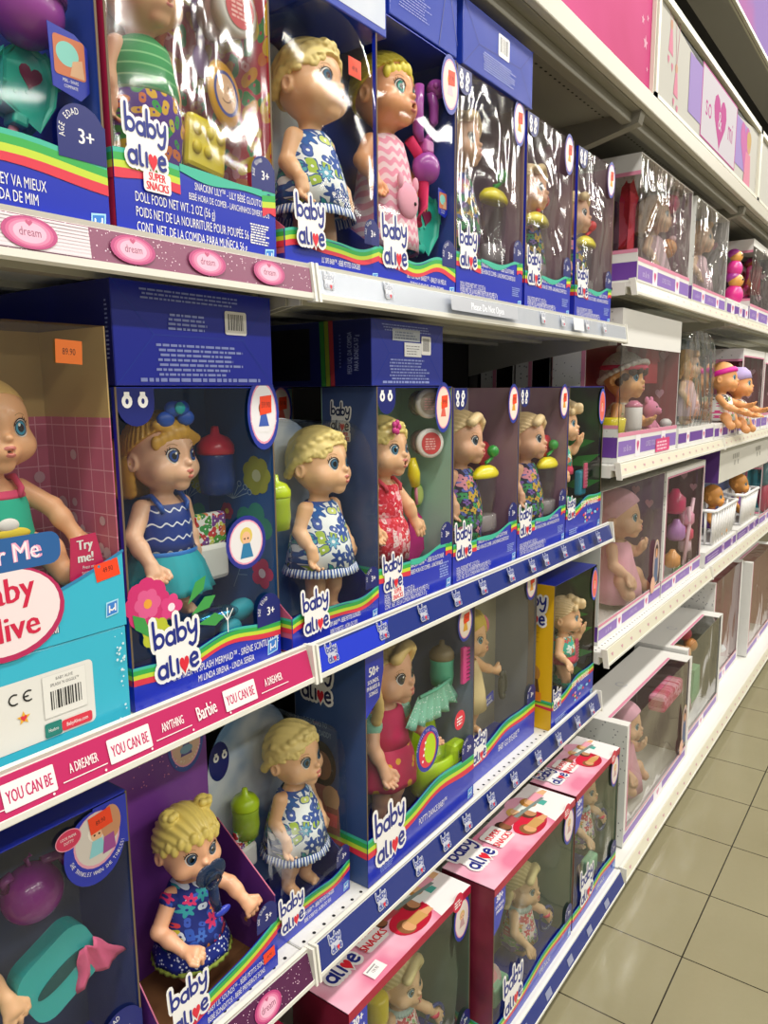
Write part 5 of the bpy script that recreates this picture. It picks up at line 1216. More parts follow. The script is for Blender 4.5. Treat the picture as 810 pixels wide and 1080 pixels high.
SCALE_D = stripes('wavy_navy_dress', '#12358a', '#dfe4ee', 52, 'Z', rough=.35, duty=.88, wob=.0022); TULLE = M('#22b6c4', .7, alpha=.72)
def foil(name):
    m, nt, b = nodes_mat(name); g = NT(nt); b.inputs['Metallic'].default_value = .9; b.inputs['Roughness'].default_value = .22
    tc = g.n('ShaderNodeTexCoord'); mp = g.n('ShaderNodeMapping'); mp.inputs['Scale'].default_value = (20, 20, 120); wv = g.n('ShaderNodeTexNoise'); wv.inputs['Scale'].default_value = 1.; g.l(tc.outputs['Object'], mp.inputs[0]); g.l(mp.outputs[0], wv.inputs[0])
    cr = g.n('ShaderNodeValToRGB'); cr.color_ramp.elements[0].color = lin('#1d2f86'); cr.color_ramp.elements[0].position = .35; cr.color_ramp.elements[1].color = lin('#5fd0dc'); cr.color_ramp.elements[1].position = .7; g.l(wv.outputs[0], cr.inputs[0]); g.l(cr.outputs[0], b.inputs['Base Color']); return m
FOIL = foil('blue_foil')
MER = doll_at('mermaid doll with a blue bow and golden hair in a teal tulle skirt', 171, 478, .822, 1.14, hair='mermaid', hair_mat=M('#d6a23c', .42, coat=.15), yaw=.18, eye='#2a4f9a', st=.0016, skin=M('#efbd9a', .36, coat=.15, sub=.08), arms={'r': dict(e=(.060, -.010, .120), w=(.056, -.040, .086), d=(.05, -.55, -.85), c=.6), 'l': dict(e=(.05, .01, .12), w=(.045, -.005, .09), d=(0, 0, -1))},
      dress=wear(cloth([(.160, .033, .028), (.15, .038, .032), (.13, .042, .036), (.11, .041, .037), (.092, .045, .041)], SCALE_D, name='dress'), cloth([(.096, .045, .041), (.092, .047, .043), (.088, .045, .041)], M('#2a7ad0', .3), name='waistband'), cloth([(.094, .043, .040), (.075, .054, .052), (.045, .064, .060), (.036, .066, .062)], TULLE, folds=16, amp=.06, name='tulle_skirt'), straps(M('#1c58b8', .3, coat=.4))))
mb = MB(); Wh = Vector((.229 * 0, 0, .229)); BOWB = M('#1c52b4', .4)
for q, (a, c_) in enumerate(((-.9, BOWB), (-.2, BOWB), (.5, BOWB), (1.2, BOWB))):
    mb.ell((.0 + .020 * math.sin(a), -.032 - .004 * math.cos(a), .288 - .012 * (a - .2) ** 2 + .004 * math.cos(a)), (.014, .007, .011), c_, 14)
mb.build('hair_bow', MER); mb = MB(); mb.lathe([(.0075, -.002), (.0085, 0), (.0075, .002)], M('#27b0b0', .4), (.002, -.043, .291), n=10, ax='y'); mb.build('bow_star', MER)
t = toy('toy_mermaid_tail', 'shiny blue foil mermaid tail with teal fin at the mermaid doll feet', 'toy costume', 222, 650, (.785, .690)); mb = MB(); mb.lathe([(.006, -.034), (.016, -.022), (.021, .0), (.016, .03), (.009, .044)], FOIL, ax='x', sx=1., sy=.62); mb.build('foil_tail', t)
mb = MB(); mb.ell((.056, 0, -.004), (.024, .012, .017), M('#1f9aac', .6), 14); mb.ell((.030, -.006, -.024), (.020, .010, .014), M('#1f9aac', .6), 14); mb.build('fin', t)
bottle('blue see-through toy bottle with a scalloped red lid beside the mermaid doll', 228, 488, (.83, .728), M('#2f4f9c', .2, alpha=.62), PLAST('#d22a44'), 1.15)
diaper('white toy diaper with a fruit-print band behind the mermaid doll', 221, 574, (.825, .725), 1.15)
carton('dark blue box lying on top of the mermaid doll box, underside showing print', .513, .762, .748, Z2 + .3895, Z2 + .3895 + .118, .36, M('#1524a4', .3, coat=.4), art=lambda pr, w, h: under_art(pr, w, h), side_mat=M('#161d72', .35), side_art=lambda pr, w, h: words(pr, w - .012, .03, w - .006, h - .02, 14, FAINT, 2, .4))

# ================= middle shelf, far bay
bubble_box('clear round-topped box on the middle shelf, beside the mermaid doll box', .771, .982, .734, Z2, .340, .130)
clone_at(CURL, 'curly blonde doll in a floral dress on the middle shelf beside the green bottle', 343, 487, (.795, .918), group=G_CURL, s=1.)
bottle('lime green toy bottle half hidden at the round-topped box on the middle shelf', 291, 532, .80, M('#b9cf3a', .3, alpha=.75), PLAST('#c3d820'), 1.0)
MINT = mottled('mint_card', '#9ccfb4', '#c4d2c8', 4., .45)
def d2_side(pr, d, h): logo(pr, .022, h - .070, .040, -.05, ink=M('#15204f', .4), snacks=True)
def d2_extra(t, w, h, d, P):
    pr = Print((-w / 2, d - .0016, 0), (1, 0, 0), (0, 0, 1)); pr.poly(circ(.105, .332, .022, .027), M('#3a2a2a', .4)); pr.poly(circ(.107, .332, .020, .025), M('#c8303c', .4)); words(pr, .096, .318, .119, .346, 5, M('#f0a8a0', .4), 7, .5); pr.rect(.150, .232, .162, .252, M('#b9cfc4', .4)); pr.build('back_print', t)
    pr = P(); words(pr, w - .045, .030, w - .012, .060, 6, M('#8fa0dc', .4), 4); pr.build('small_print', t)
SNACKB = doll_box('blue super snacks box with mint backing and a grey-blue printed side', .987, 1.224, .737, Z2, .388, .118, base=.080, amp=.005, ph=1.6, rise=.010, band_k=.0078, back=MINT, gap=(.40, .90), inner=M('#aad0bc', .45), left=mottled('slate_side', '#4b5f8e', '#3f5080', 6., .4), film_amp=.0008,
         logo_at=(.015, .044, .052), snacks=True, caption=[("SNACKIN' LUNA\u2122 - B\u00c9B\u00c9 GLOUTONNE", .150, .068, .0090), ("BEB\u00c9 HORA DE COMER - LANCHINHOS", .150, .056, .0085)], food=[(a.replace('56', '57'), .016, z * .62, .0088) for a, z, h_ in SNACK_FOOD], age_r=.021, hasbro=.016,
         sticker=((.205, .350, .028, .046), dict(ground='#f0d8c8', cl='#e06050', hairc='#e8c860')), side_art=d2_side, extra=d2_extra)
REDFL = floral('red_strawberry_dress', '#e8667a', ['#d8243a', '#e23a48', '#f2b8bc', '#d02038'], 52., 4, r0=.42, leaf=['#f6d6d6', '#c82038'])
LUNA = doll_at('doll with a pink hair flower and strawberry print dress on the middle shelf', 403, 472, .797, 1.03, hair='curly', yaw=.02, mouth='open', eye='#4a7f9c', st=.0017, leg=.03, arms={'l': dict(e=(.050, -.022, .118), w=(.060, -.028, .088), d=(.35, -.45, -.8), c=.25), 'r': dict(e=(.055, 0, .12), w=(.055, -.02, .09), d=(0, -.3, -1))},
      dress=wear(cloth([(.162, .028, .024), (.155, .034, .029), (.13, .040, .035), (.105, .042, .038), (.10, .039, .036)], REDFL, name='top'), cloth([(.103, .040, .037), (.085, .054, .044), (.060, .060, .047), (.02, .055, .044)], REDFL, folds=10, amp=.06, name='skirt'), straps(M('#e04a5c', .7))))
mb = MB(); [mb.ell((-.022 + .008 * math.cos(a), -.046, .268 + .008 * math.sin(a)), (.006, .004, .006), M('#d8368a', .5), 10) for a in (0, 1.26, 2.5, 3.8, 5)]; mb.build('hair_flower', LUNA)
food_pot('pale round food pot, upper of the two in the mint backed box', 449, 425, (.79, 1.190), .95, CLID, '#b9a898', rz=-.5)
food_pot('pale round food pot with red print, lower of the two in the mint backed box', 453, 467, (.79, 1.190), .95, CLID, '#cf4a4a', rz=-.5)
t = toy('toy_spoon', 'yellow and pink toy spoon in the mint backed box', 'toy spoon', 437, 505, (.785, 1.195)); rounded_tube_part(t, 'handle', [(-.006, 0, .04), (-.002, 0, .01), (.004, 0, -.014)], [.006, .0125, .009], PLAST('#ecd81c')); rounded_tube_part(t, 'neck', [(.004, 0, -.012), (.008, 0, -.05)], .0032, PLAST('#e88aa8'))
t = toy('toy_avocado', 'green toy avocado half behind the yellow spoon', 'toy food', 440, 522, (.82, 1.195)); mb = MB(); mb.ell((0, 0, 0), (.018, .008, .026), PLAST('#4f9a34')); mb.build('skin', t); mb = MB(); mb.ell((0, -.005, 0), (.013, .005, .019), PLAST('#b9c86a')); mb.build('flesh', t)
t = toy('toy_bib', 'hot pink toy bib hanging in the mint backed box', 'toy bib', 437, 563, (.80, 1.185)); mb = MB(); mb.prism([(-.026, -.046), (.008, -.050), (.030, -.034), (.028, -.012), (.012, .004), (.022, .030), (.002, .046), (-.018, .034), (-.022, .008), (-.032, -.006)], -.002, .002, M('#d8208c', .75), lambda u, v, w: (u, w, v)); o = mb.build('cloth', t); bv = o.modifiers.new('soft', 'BEVEL'); bv.width = .0015; bv.segments = 2
snack_box('clear-fronted mauve box on the middle shelf next to the mint backed box', 1.229, 1.503, .737, Z2, FILM, .0016)
snack_box('clear-fronted mauve box on the middle shelf next to the jungle print box', 1.507, 1.776, .737, Z2, FILM, .0016)
JUNGLE = mottled('dark_jungle_card', '#08150e', '#14541c', 8., .4, 2., .44, .60)
def jung_extra(t, w, h, d, P):
    pr = Print((-w / 2, d - .0016, 0), (1, 0, 0), (0, 0, 1))
    for x, z, a, L in ((w * .45, .10, .2, .16), (w * .55, .16, .35, .13), (w * .4, .22, .1, .15), (w * .6, .07, -.1, .13)):
        pr.poly([(x, z), (x + L * .4 * math.cos(a + .35), z + L * .4 * math.sin(a + .35)), (x + L * math.cos(a), z + L * math.sin(a)), (x + L * .5 * math.cos(a - .4), z + L * .5 * math.sin(a - .4))], M('#1c7a26', .4))
    pr.build('leaf_print', t)
    pr = P(); pr.w += .0004; pr.text("STEP 'N GIGGLE", w * .66, .074, .017, WHITE, .75, rot=.02, bold=.03); pr.text('baby', w * .66, .052, .015, M('#8fd0f0', .4), .9, bold=.04)
    for i in range(10): z_ = random.Random(i); x, z, c = w * z_.uniform(.42, .92), z_.uniform(.030, .055), z_.choice(['#e23a48', '#e8a0c0', '#f0d84a', '#8fd0f0']); pr.poly(circ(x, z, .006, .0035), M(c, .4))
    words(pr, .02, .012, w * .35, .028, 3, M('#9fb2e8', .4), 3); pr.build('title_print', t)
def jung_inner(pr, d, h):
    for x, z, a, L in ((.01, .11, .2, .11), (.02, .17, .35, .10), (.0, .23, .1, .10), (.03, .07, -.1, .09)): pr.poly([(x, z), (x + L * .4 * math.cos(a + .35), z + L * .4 * math.sin(a + .35)), (x + L * math.cos(a), z + L * math.sin(a)), (x + L * .5 * math.cos(a - .4), z + L * .5 * math.sin(a - .4))], M('#22842a', .4))
def step_box(label, X0, X1, Y, Z, side=None, side_art=None, h=.388, left_clear=True):
    w = X1 - X0
    return doll_box(label, X0, X1, Y, Z, h, .118, base=.080, amp=.006, ph=3.6, rise=.022, band_k=.0072, back=JUNGLE, inner=JUNGLE, inner_art=jung_inner, left=side, left_clear=left_clear, film_amp=.0003, film_m=film('thin_jungle_film', .03, 4., .04, gloss=.6), logo_at=(.010, .056, .046), tabs=False, age_r=0, hasbro=.016,
                    sticker=((w - .012, .335, .024, .048), dict(ground='#e86a5a', cl='#f0a0a8', hairc='#d84a3a', ring='#3a55b8', price=False)), extra=jung_extra, side_art=side_art)
step_box('dark jungle print box at the end of the middle blue shelf', 1.782, 2.024, .737, Z2)
SURF = floral('green_surf_outfit', '#35b5a0', ['#e8734a', '#f0d060', '#d8405c', '#e8f0ea'], 60., 4, r0=.4)
STEP = doll_at('walking doll with a blond topknot and green boots on the middle shelf', 600, 446, .775, .98, hair='topknot', hair_mat=HAIR_P, yaw=.12, stride=.022, st=.0022, arms={'l': dict(e=(.048, -.024, .146), w=(.050, -.036, .166), d=(.1, -.5, .8), c=.2), 'r': dict(e=(.055, 0, .12), w=(.05, -.025, .10), d=(0, -.6, -.6))}, rz=.12,
      dress=wear(cloth([(.165, .024, .022), (.156, .035, .030), (.13, .042, .037), (.108, .043, .039)], SURF, name='top'), cloth([(.110, .042, .038), (.098, .044, .042), (.085, .046, .042)], M('#d8345c', .7), name='shorts')))
for q in (-1, 1): mb = MB(); mb.ell((q * .0225, -.008 + q * .022, .010), (.0145, .026, .014), M('#27ab84', .5), 16); mb.lathe([(.0145, .012), (.0135, .030)], M('#27ab84', .5), (q * .022, .003 + q * .020, 0)); mb.build('boot', STEP)
t = toy('toy_backpack', 'small teal toy backpack with a pink comb on the middle shelf', 'toy backpack', 612, 507, (.80, 1.985)); mb = MB(); mb.box(-.022, .022, -.010, .010, -.04, .03, PLAST('#2a8fa8'), .006); mb.build('pack', t); mb = MB(); mb.box(-.010, .012, -.016, -.011, -.02, .05, PLAST('#e0507a'), .002); [mb.box(-.008, .014, -.016, -.012, -.015 + .009 * i, -.011 + .009 * i, PLAST('#f0a0b8')) for i in range(6)]; mb.build('comb', t)
# things lying on and behind
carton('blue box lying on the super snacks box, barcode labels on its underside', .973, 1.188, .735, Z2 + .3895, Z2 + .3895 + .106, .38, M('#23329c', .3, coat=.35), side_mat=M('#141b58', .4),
       art=lambda pr, w, h: (under_art(pr, w, h, False, False, 12), pr.rect(w * .26, h * .70, w * .64, h * .88, M('#b9c0cc', .4)), words(pr, w * .28, h * .73, w * .62, h * .86, 3, M('#7d86a0', .5), 2), pr.rect(w * .42, h * .46, w * .66, h * .68, M('#e6e6e6', .4)), words(pr, w * .44, h * .5, w * .64, h * .66, 4, M('#77777c', .5), 4, .3), barcode(pr, w * .66, h * .50, w * .80, h * .80)),
       side_art=lambda pr, d, h: (pr.text('PESO LIQ. DA COMIDA', d - .040, h * .5, .0095, M('#8e97c4', .5), .5, rot=PI / 2), pr.text('PARA BONECA 57 g', d - .026, h * .5, .0095, M('#8e97c4', .5), .5, rot=PI / 2), words(pr, d - .066, .03, d - .062, h - .02, 10, M('#5a639a', .5), 8, .4),
                 [pr.poly([(d - .085 - .010 * k + .004 * math.sin(i * .9) * 0, 0), (d - .076 - .010 * k, 0), (d - .079 - .010 * k, h), (d - .088 - .010 * k, h)], c) for k, c in ((0, M('#a0323a', .4)), (1, M('#7a8a2a', .4)), (2, M('#2f7a34', .4)))], pr.rect(.02, .01, d - .13, h - .01, M('#17161a', .3)), [pr.rect(.09 + .008 * i, .03, .0935 + .008 * i, h - .02, M('#6a5a56', .5)) for i in range(9)]))
BKB = clone(SNACKB, (.905, .955, Z2), None, 'super snacks box standing in the dark behind the round-topped box')
clone(LUNA, (.900, 1.012, Z2 + .095), None, 'doll with a pink hair flower in the dark behind the round-topped box').scale = (.95, .93, .95)
# ================= lower shelf
Z3 = .608
NAVYC = mottled('navy_grey_card', '#33406a', '#4d5a7a', 4., .45)
def e1_extra(t, w, h, d, P):
    pr = P(); pr.w -= .0006; x, z = w - .047, h - .052
    pr.at(x, z, 0, .75); x0_, z0_, x, z = x, z, 0., 0.; pr.poly(circ(x, z, .054, .062, 30), BLUEB); pr.poly([(x, .066), (.060, .066), (.060, z - .02), (x, z)], BLUEB); pr.poly(circ(x + .004, z + .012, .041, .047), M('#e4a0b6', .4)); picture(pr, x + .004, z + .014, .038, .044, '#d8cfc6', '#efe6dc', '#8fd0d8'); pr.poly(circ(x + .03, z + .03, .018, .030), M('#c88e68', .4)); pr.poly([(x + .012, z - .018), (x + .036, z - .016), (x + .034, z + .012), (x + .016, z + .010)], M('#a04a94', .4))
    pr.poly(circ(x - .044, z + .036, .022, .017), M('#e89ab0', .4)); pr.poly(circ(x - .044, z + .036, .0205, .0155), M('#d2345c', .4)); pr.text('LOOK MAMA', x - .044, z + .038, .005, WHITE, .65); pr.text('DOTTY!', x - .044, z + .030, .005, WHITE, .65)
    pr.arctext('SHE TWINKLES WHEN SHE TINKLES!', x + .004, z + .004, .050, .0068, WHITE, 190, 345, .75, True)
    pr.at(x0_ - .005, z0_ + .018, .12); pr.rect(0, 0, .030, .022, ORANGE); pr.text('89.90', .015, .008, .006, M('#3a1410', .5), .7); pr.build('round_sticker', t)
doll_box('dark navy box with a twinkle sticker and tissue tub, cut by the photo edge', .16, .505, .770, Z3, .392, .125, base=.045, amp=.006, back=NAVYC, inner=M('#304488', .4), left=BLUED, film_m=film('dark_box_film', .08, 5., .06, gloss=.8, base=.02), film_amp=.001, tabs=False, age_r=.030, hasbro=.016, extra=e1_extra)
t = toy('toy_pot', 'purple apple-shaped toy pot with a small lid loop on the lower shelf', 'toy pot', 34, 941, .825); t.scale = (1.02, 1.02, 1.02); mb = MB(); mb.ell((0, 0, 0), (.036, .032, .035), PLAST('#8a1f86', .25), 28); mb.build('bowl', t)
mb = MB(); mb.tube([(0, 0, .032), (-.004, 0, .044), (.002, 0, .048)], .003, PURD); mb.build('stem', t); mb = MB(); mb.tube([(-.03, 0, .020), (-.034, -.004, .034), (-.024, -.004, .036)], .006, PURD); mb.tube([(.014, 0, .032), (.036, 0, .030), (.044, 0, .016)], .006, PURD); mb.build('leaf', t)
t = toy('toy_wipes_tub', 'teal toy wipes tub with a long slot, lying tilted on the lower shelf', 'toy tub', 60, 1022, .805, ry=-.42); t.scale = (1.15, 1.15, 1.15); mb = MB(); fr = lambda u, v, w_: (u, w_, v)
o_ = arc(.022, -.016, .020, -90, 0, 5) + arc(.022, .018, .020, 0, 90, 5) + arc(-.022, .018, .020, 90, 180, 5) + arc(-.022, -.016, .020, 180, 270, 5); i_ = circ(0, 0, .030, .0085, 24)
mb.prism(o_, -.010, .012, PLAST('#28a7a8'), fr); o = mb.build('shell', t); bv = o.modifiers.new('soft', 'BEVEL'); bv.width = .004; bv.segments = 3
mb = MB(); mb.prism(i_, -.0112, -.0101, M('#0d4a50', .5), fr); mb.build('slot', t)
t = toy('toy_wipe', 'pink toy cloth pulled out of the teal wipes tub', 'toy cloth', 94, 1012, .79, ry=-.15); PK = M('#e0628e', .85); mb = MB(); vs = []; fs = []
for i in range(9):
    for j in range(9):
        u, v = i / 8, j / 8; wdt = .012 + .022 * v; x = (u - .5) * 2 * wdt * (1 + .08 * math.sin(v * 9)); z = .022 - .052 * v - .004 * math.cos(u * 9); y = -.004 + .004 * math.sin(u * 14 + v * 3) + .006 * v
        vs.append((x + .012 * v, y, z))
for i in range(8):
    for j in range(8): fs.append((i * 9 + j, i * 9 + j + 1, (i + 1) * 9 + j + 1, (i + 1) * 9 + j))
mb.add(vs, fs, PK, True); o = mb.build('cloth', t); sm = o.modifiers.new('thick', 'SOLIDIFY'); sm.thickness = .0015
t['label'] = 'pink toy cloth pulled out of the teal wipes tub'
doll_at('doll in a teal dress reaching in at the corner of the dark navy box', -112, 962, .84, 1.0, hair='curly', st=.0023, leg=.03, dress=wear(cloth([(.162, .034, .029), (.13, .044, .038), (.09, .056, .052), (.06, .064, .060)], M('#1f9a8e', .8), name='dress')), arms={'l': dict(e=(.075, -.012, .118), w=(.090, -.035, .085), d=(.1, -.5, -.8)), 'r': dict(e=(.058, .002, .124), w=(.062, -.022, .098), d=(0, -.25, -1))})
# open purple tray box
def sounds_box():
    X0, X1, Y, Z, h, d = .517, .736, .752, Z3, .392, .145; w = X1 - X0; PUR = M('#5a2a78', .4); PURL = mottled('purple_card', '#642f84', '#7a3f94', 7., .4)
    t = thing('doll_box', 'open-fronted purple box holding the doll with the dark pacifier', 'toy box', ((X0 + X1) / 2, Y, Z)); BOXES.append((t, X0 + .003, X1 + .1, Y + .002, Y + d - .004, Z + .003, Z + h)); fr = fr_front(w)
    mb = MB(); mb.box(-w / 2, w / 2, d - .0016, d, 0, h, PURL); mb.build('back_card', t)
    mb = MB(); mb.box(-w / 2, w / 2, .0, d - .002, 0, .0015, M('#7a5230', .6)); mb.build('bottom_panel', t)
    f = lambda u: .030 + .052 * (u / w) ** 1.2 + .004 * math.sin(6 * u / w)
    edge = [(w * i / 20, f(w * i / 20)) for i in range(21)]
    mb = MB(); mb.prism([(0, 0), (w, 0)] + edge[::-1], -.0012, 0, BLUEB, fr); mb.build('front_panel', t)
    for q in (-1, 1):
        x = q * w / 2; mb = MB(); top_front = .060 if q < 0 else .118
        mb.prism([(0, 0), (d - .002, 0), (d - .002, h * .50), (d * .86, h * .52), (0, top_front)], 0, .0014, PUR, lambda u, v, s: (x - q * s, u, v)); mb.build('side_panel', t)
        mb = MB(); mb.tube([(x - q * .0007, 0, top_front), (x - q * .0007, d * .86, h * .52)], .0011, M('#d87a9a', .4), 6); mb.build('panel_edge', t)
    pr = Print((w / 2 - .0016, d, 0), (0, -1, 0), (0, 0, 1))
    flower(pr, d * .72, .07, .018, M('#8a3f80', .4), 6, '#b0508a'); flower(pr, d * .55, .05, .013, M('#7a4a8a', .4), 6, '#c08040'); flower(pr, d * .85, .04, .012, M('#803a6a', .4), 5, '#5a7a3a'); pr.build('side_print', t)
    pr = Print((-w / 2, d - .0018, 0), (1, 0, 0), (0, 0, 1)); oval_sticker(pr, w - .040, h - .050, .034, .046, 'try my sounds', False, ring='#2f4a9c', ground='#d8b49c', cl='#5a4a8c', hairc='#b88a4a'); pr.poly(circ(w - .040, h - .060, .012, .007), M('#7aa0b8', .4)); pr.poly(circ(w - .082, h - .018, .014, .010), M('#c8305a', .4))
    r = random.Random(5)
    for i in range(36): pr.poly(circ(w - r.uniform(.06, .14), h - r.uniform(.02, .09), .0011, None, 6), M('#e08ab0', .4), i == 0)
    pr.build('back_print', t)
    P = lambda: Print((-w / 2, -.0012, 0), (1, 0, 0), (0, 0, 1))
    pr = P(); rainbow(pr, f, 0, w, .0080); pr.build('rainbow_band', t)
    pr = P(); pr.w += .0012; logo(pr, .022, .030, .060, .05); pr.build('brand_mark', t)
    pr = P(); pr.text("BABY LIL' SOUNDS\u2122 - B\u00c9B\u00c9 PETITS SONS", .135, .020, .0092, WHITE, .48, rot=.04); pr.text('BEB\u00c9 SONIDITOS - BEB\u00ca PRIMEIROS SONS', .135, .006, .0092, WHITE, .48, rot=.04); pr.build('caption', t)
    pr = P(); pr.w += .0006; age(pr, w - .021, .096, .021); pr.build('age_badge', t)
    pr = P(); pr.w += .0008; pr.at(w - .030, .020, .1); pr.rect(0, 0, .024, .018, ORANGE); pr.text('49.90', .012, .006, .005, M('#3a1410', .5), .7); pr.build('price_sticker', t)
sounds_box()
NAVYF = floral('navy_party_dress', '#1a2a7c', ['#2f9aa0', '#c8c23a', '#d8306a', '#3f6ac0', '#e0862f'], 34., 6, r0=.33, leaf=['#2f57b8', '#3a5ac0', '#c83a4a', '#d0dcea'])
DOTH = speck('dotted_navy_hem', '#1a2a80', '#dfe6f2', 190., .25)
SND = doll_at('doll with two yellow hair buns, navy party dress and a dark pacifier', 198, 888, (.835, .640), 1.0, hair='buns', yaw=-.10, nod=.05, st=.0016, eye='#2a4a6a', leg=-.010, skin=M('#eab088', .38, coat=.15, sub=.08), hair_mat=M('#eed673', .42, coat=.1),
      arms={'r': dict(e=(.066, -.004, .116), w=(.052, -.050, .094), d=(-.45, -.75, .05), c=.9), 'l': dict(e=(.056, -.030, .138), w=(.062, -.056, .116), d=(.25, -.6, -.6), c=.8)},
      dress=wear(cloth([(.170, .022, .021), (.162, .034, .029), (.150, .040, .034), (.12, .044, .039), (.09, .050, .047), (.072, .055, .053)], NAVYF, name='dress'), cloth([(.075, .055, .053), (.055, .060, .058), (.046, .062, .060)], DOTH, folds=9, amp=.03, name='dotted_hem'), ruffle(.048, .042, .0625, .0605, M('#8a9a3a', .8), name='hem_trim', folds=30, amp=.02, flare=1.03)))
for q in (-1, 1): mb = MB(); mb.ell((q * .037, .002, .152), (.016, .017, .014), NAVYF, 16); mb.build('sleeve', SND)
PACI = M('#1f3350', .12, alpha=.8)
mb = MB(); Rm = Matrix.Rotation(-.10, 3, 'Z'); 
def pw(x, y, z): q = Rm @ Vector((x, y, z)); return (q.x, q.y, q.z + .229)
t = thing('toy_pacifier', 'dark blue see-through pacifier in the mouth of the bun-haired doll', 'toy pacifier', SND.location, 0); t.scale = SND.scale
mb = MB(); mb.ell(pw(-.009, -.060, -.027), (.018, .004, .017), PACI, 16, Rm); mb.ell(pw(.009, -.0605, -.025), (.018, .004, .018), PACI, 16, Rm); mb.build('shield', t)
mb = MB(); mb.tube([pw(.0 + .013 * math.cos(a), -.067 - .004 * math.sin(a), -.036 + .014 * math.sin(a)) for a in [2 * PI * i / 14 for i in range(15)]], .0022, PACI, 8); mb.build('ring', t)
mb = MB(); mb.ell(pw(0, -.055, -.024), (.006, .004, .006), PACI, 12, Rm); mb.build('nipple', t)
t = thing('toy_spoon', 'dark blue toy spoon hanging under the pacifier on the party dress', 'toy spoon', SND.location, 0); t.scale = SND.scale; SPN = t
mb = MB(); mb.tube([(.004, -.050, .178), (.006, -.050, .150), (.010, -.052, .130)], [.008, .009, .007], M('#22345c', .25, alpha=.85), 10); mb.build('handle', t); mb = MB(); mb.ell((.018, -.054, .122), (.016, .005, .007), PLAST('#2438b0')); mb.build('bowl', t)
bubble_box('clear round-topped box on the lower shelf with a pacifier-bottle badge', .745, .941, .774, Z3, .342, .138, badge=True)
clone_at(CURL, 'curly blonde doll in a floral dress on the lower shelf, next to the lime bottle', 318, 793, (.842, .882), group=G_CURL, s=.97)
bottle('lime green toy bottle with leafy lid on the lower shelf', 259, 858, .868, M('#a9c832', .3, alpha=.75), PLAST('#b6d61c'), 1.0)
diaper('white toy diaper with fruit-print band on the lower shelf under the lime bottle', 258, 892, .87, .9)
# far bay of the lower shelf
SLATE = mottled('slate_card', '#747b94', '#8c92a4', 4., .5)
def f1_side(pr, d, h):
    logo(pr, .020, h - .115, .072, .0, ink=M('#15184a', .4)); pr.text('SHE SPEAKS TO', .05, h - .165, .011, M('#a9c0d8', .4), .55); pr.text('MOMMY OR DADDY', .05, h - .182, .011, M('#a9c0d8', .4), .55)
    pr.at(0, -.042); pr.poly(circ(.062, .250, .036, .045), M('#2a1a14', .5)); pr.poly(circ(.064, .248, .023, .028), M('#9a6848', .45)); pr.poly([(.03, .13), (.105, .13), (.10, .21), (.04, .21)], M('#b86a5c', .5)); pr.poly(circ(.085, .19, .020, .024), M('#c89a74', .45)); pr.poly([(.07, .12), (.105, .12), (.10, .172), (.075, .172)], M('#9a5a4a', .5)); pr.poly([(.03, .135), (.058, .135), (.06, .165), (.035, .165)], M('#d84a50', .5)); pr.poly([(.068, .135), (.098, .135), (.10, .16), (.066, .16)], M('#e05a58', .5))
    pr.disc(.018, .185, .017, M('#d8304c', .4)); words(pr, .008, .178, .028, .193, 3, WHITE, 4)
def f1_extra(t, w, h, d, P):
    pr = P(); pr.w -= .0007; x, z = .024, h - .032; pr.poly([(0, h - .001), (.052, h - .001), (.052, h - .05), (.040, h - .098), (.0, h - .125)], BLUEB); pr.text('50+', .024, h - .052, .017, WHITE, .8, bold=.05); [pr.text(s, .022, h - .066 - .011 * i, .008, WHITE, .7, bold=.03) for i, s in enumerate(('SOUNDS,', 'PHRASES &', 'SONGS'))]; pr.build('sound_tab', t)
    pr = P(); pr.w -= .0006; pr.disc(w - .060, .200, .021, M('#d93346', .4)); words(pr, w - .072, .190, w - .048, .210, 3, WHITE, 9, .5); pr.build('red_sticker', t)
    pr = P(); pr.w += .003; pr.poly(circ(.190, .190, .040, .046), M('#24309c', .35)); pr.arctext('DISCOVER THE SURPRISE', .190, .190, .036, .005, WHITE, 170, 10, .7); pr.poly(circ(.190, .188, .031, .036), M('#d8304c', .4)); pr.poly(circ(.198, .188, .020, .030), M('#b4d41c', .4)); [pr.disc(.172 + .003 * i, .170 + .012 * i, .003, WHITE, n=8) for i in range(4)]; pr.build('ring_sticker', t)
    pr = P(); words(pr, .035, .010, .08, .022, 3, M('#8fa0dc', .4), 4); pr.build('small_print', t)
doll_box('large blue box with a lime potty and a doll in a pink dress', .960, 1.338, .747, Z3, .445, .165, base=.092, amp=.008, ph=3.3, rise=.014, band_k=.0110, back=SLATE, inner=M('#8088a2', .5), left=mottled('slate_blue_side', '#2c4678', '#395488', 5., .4), film_m=FILM, film_amp=.0014,
         logo_at=(.026, .032, .088), caption=[("POTTY DANCE BABY\u2122", .215, .040, .014)], tabs=False, age_r=.026, hasbro=.020, side_art=f1_side, extra=f1_extra, sticker=((w_ := .338, .405, .030, .040), dict(words='she can drink', ground='#f0e2d2', cl='#e8b040', hairc='#d8b060', price=True)))
POTD = speck('fruit_hem_print', '#c8285a', '#e8b03a', 55., .55)
GLIT_G = speck('mint_glitter', '#8fd0b4', '#dff2ea', 300., .6)
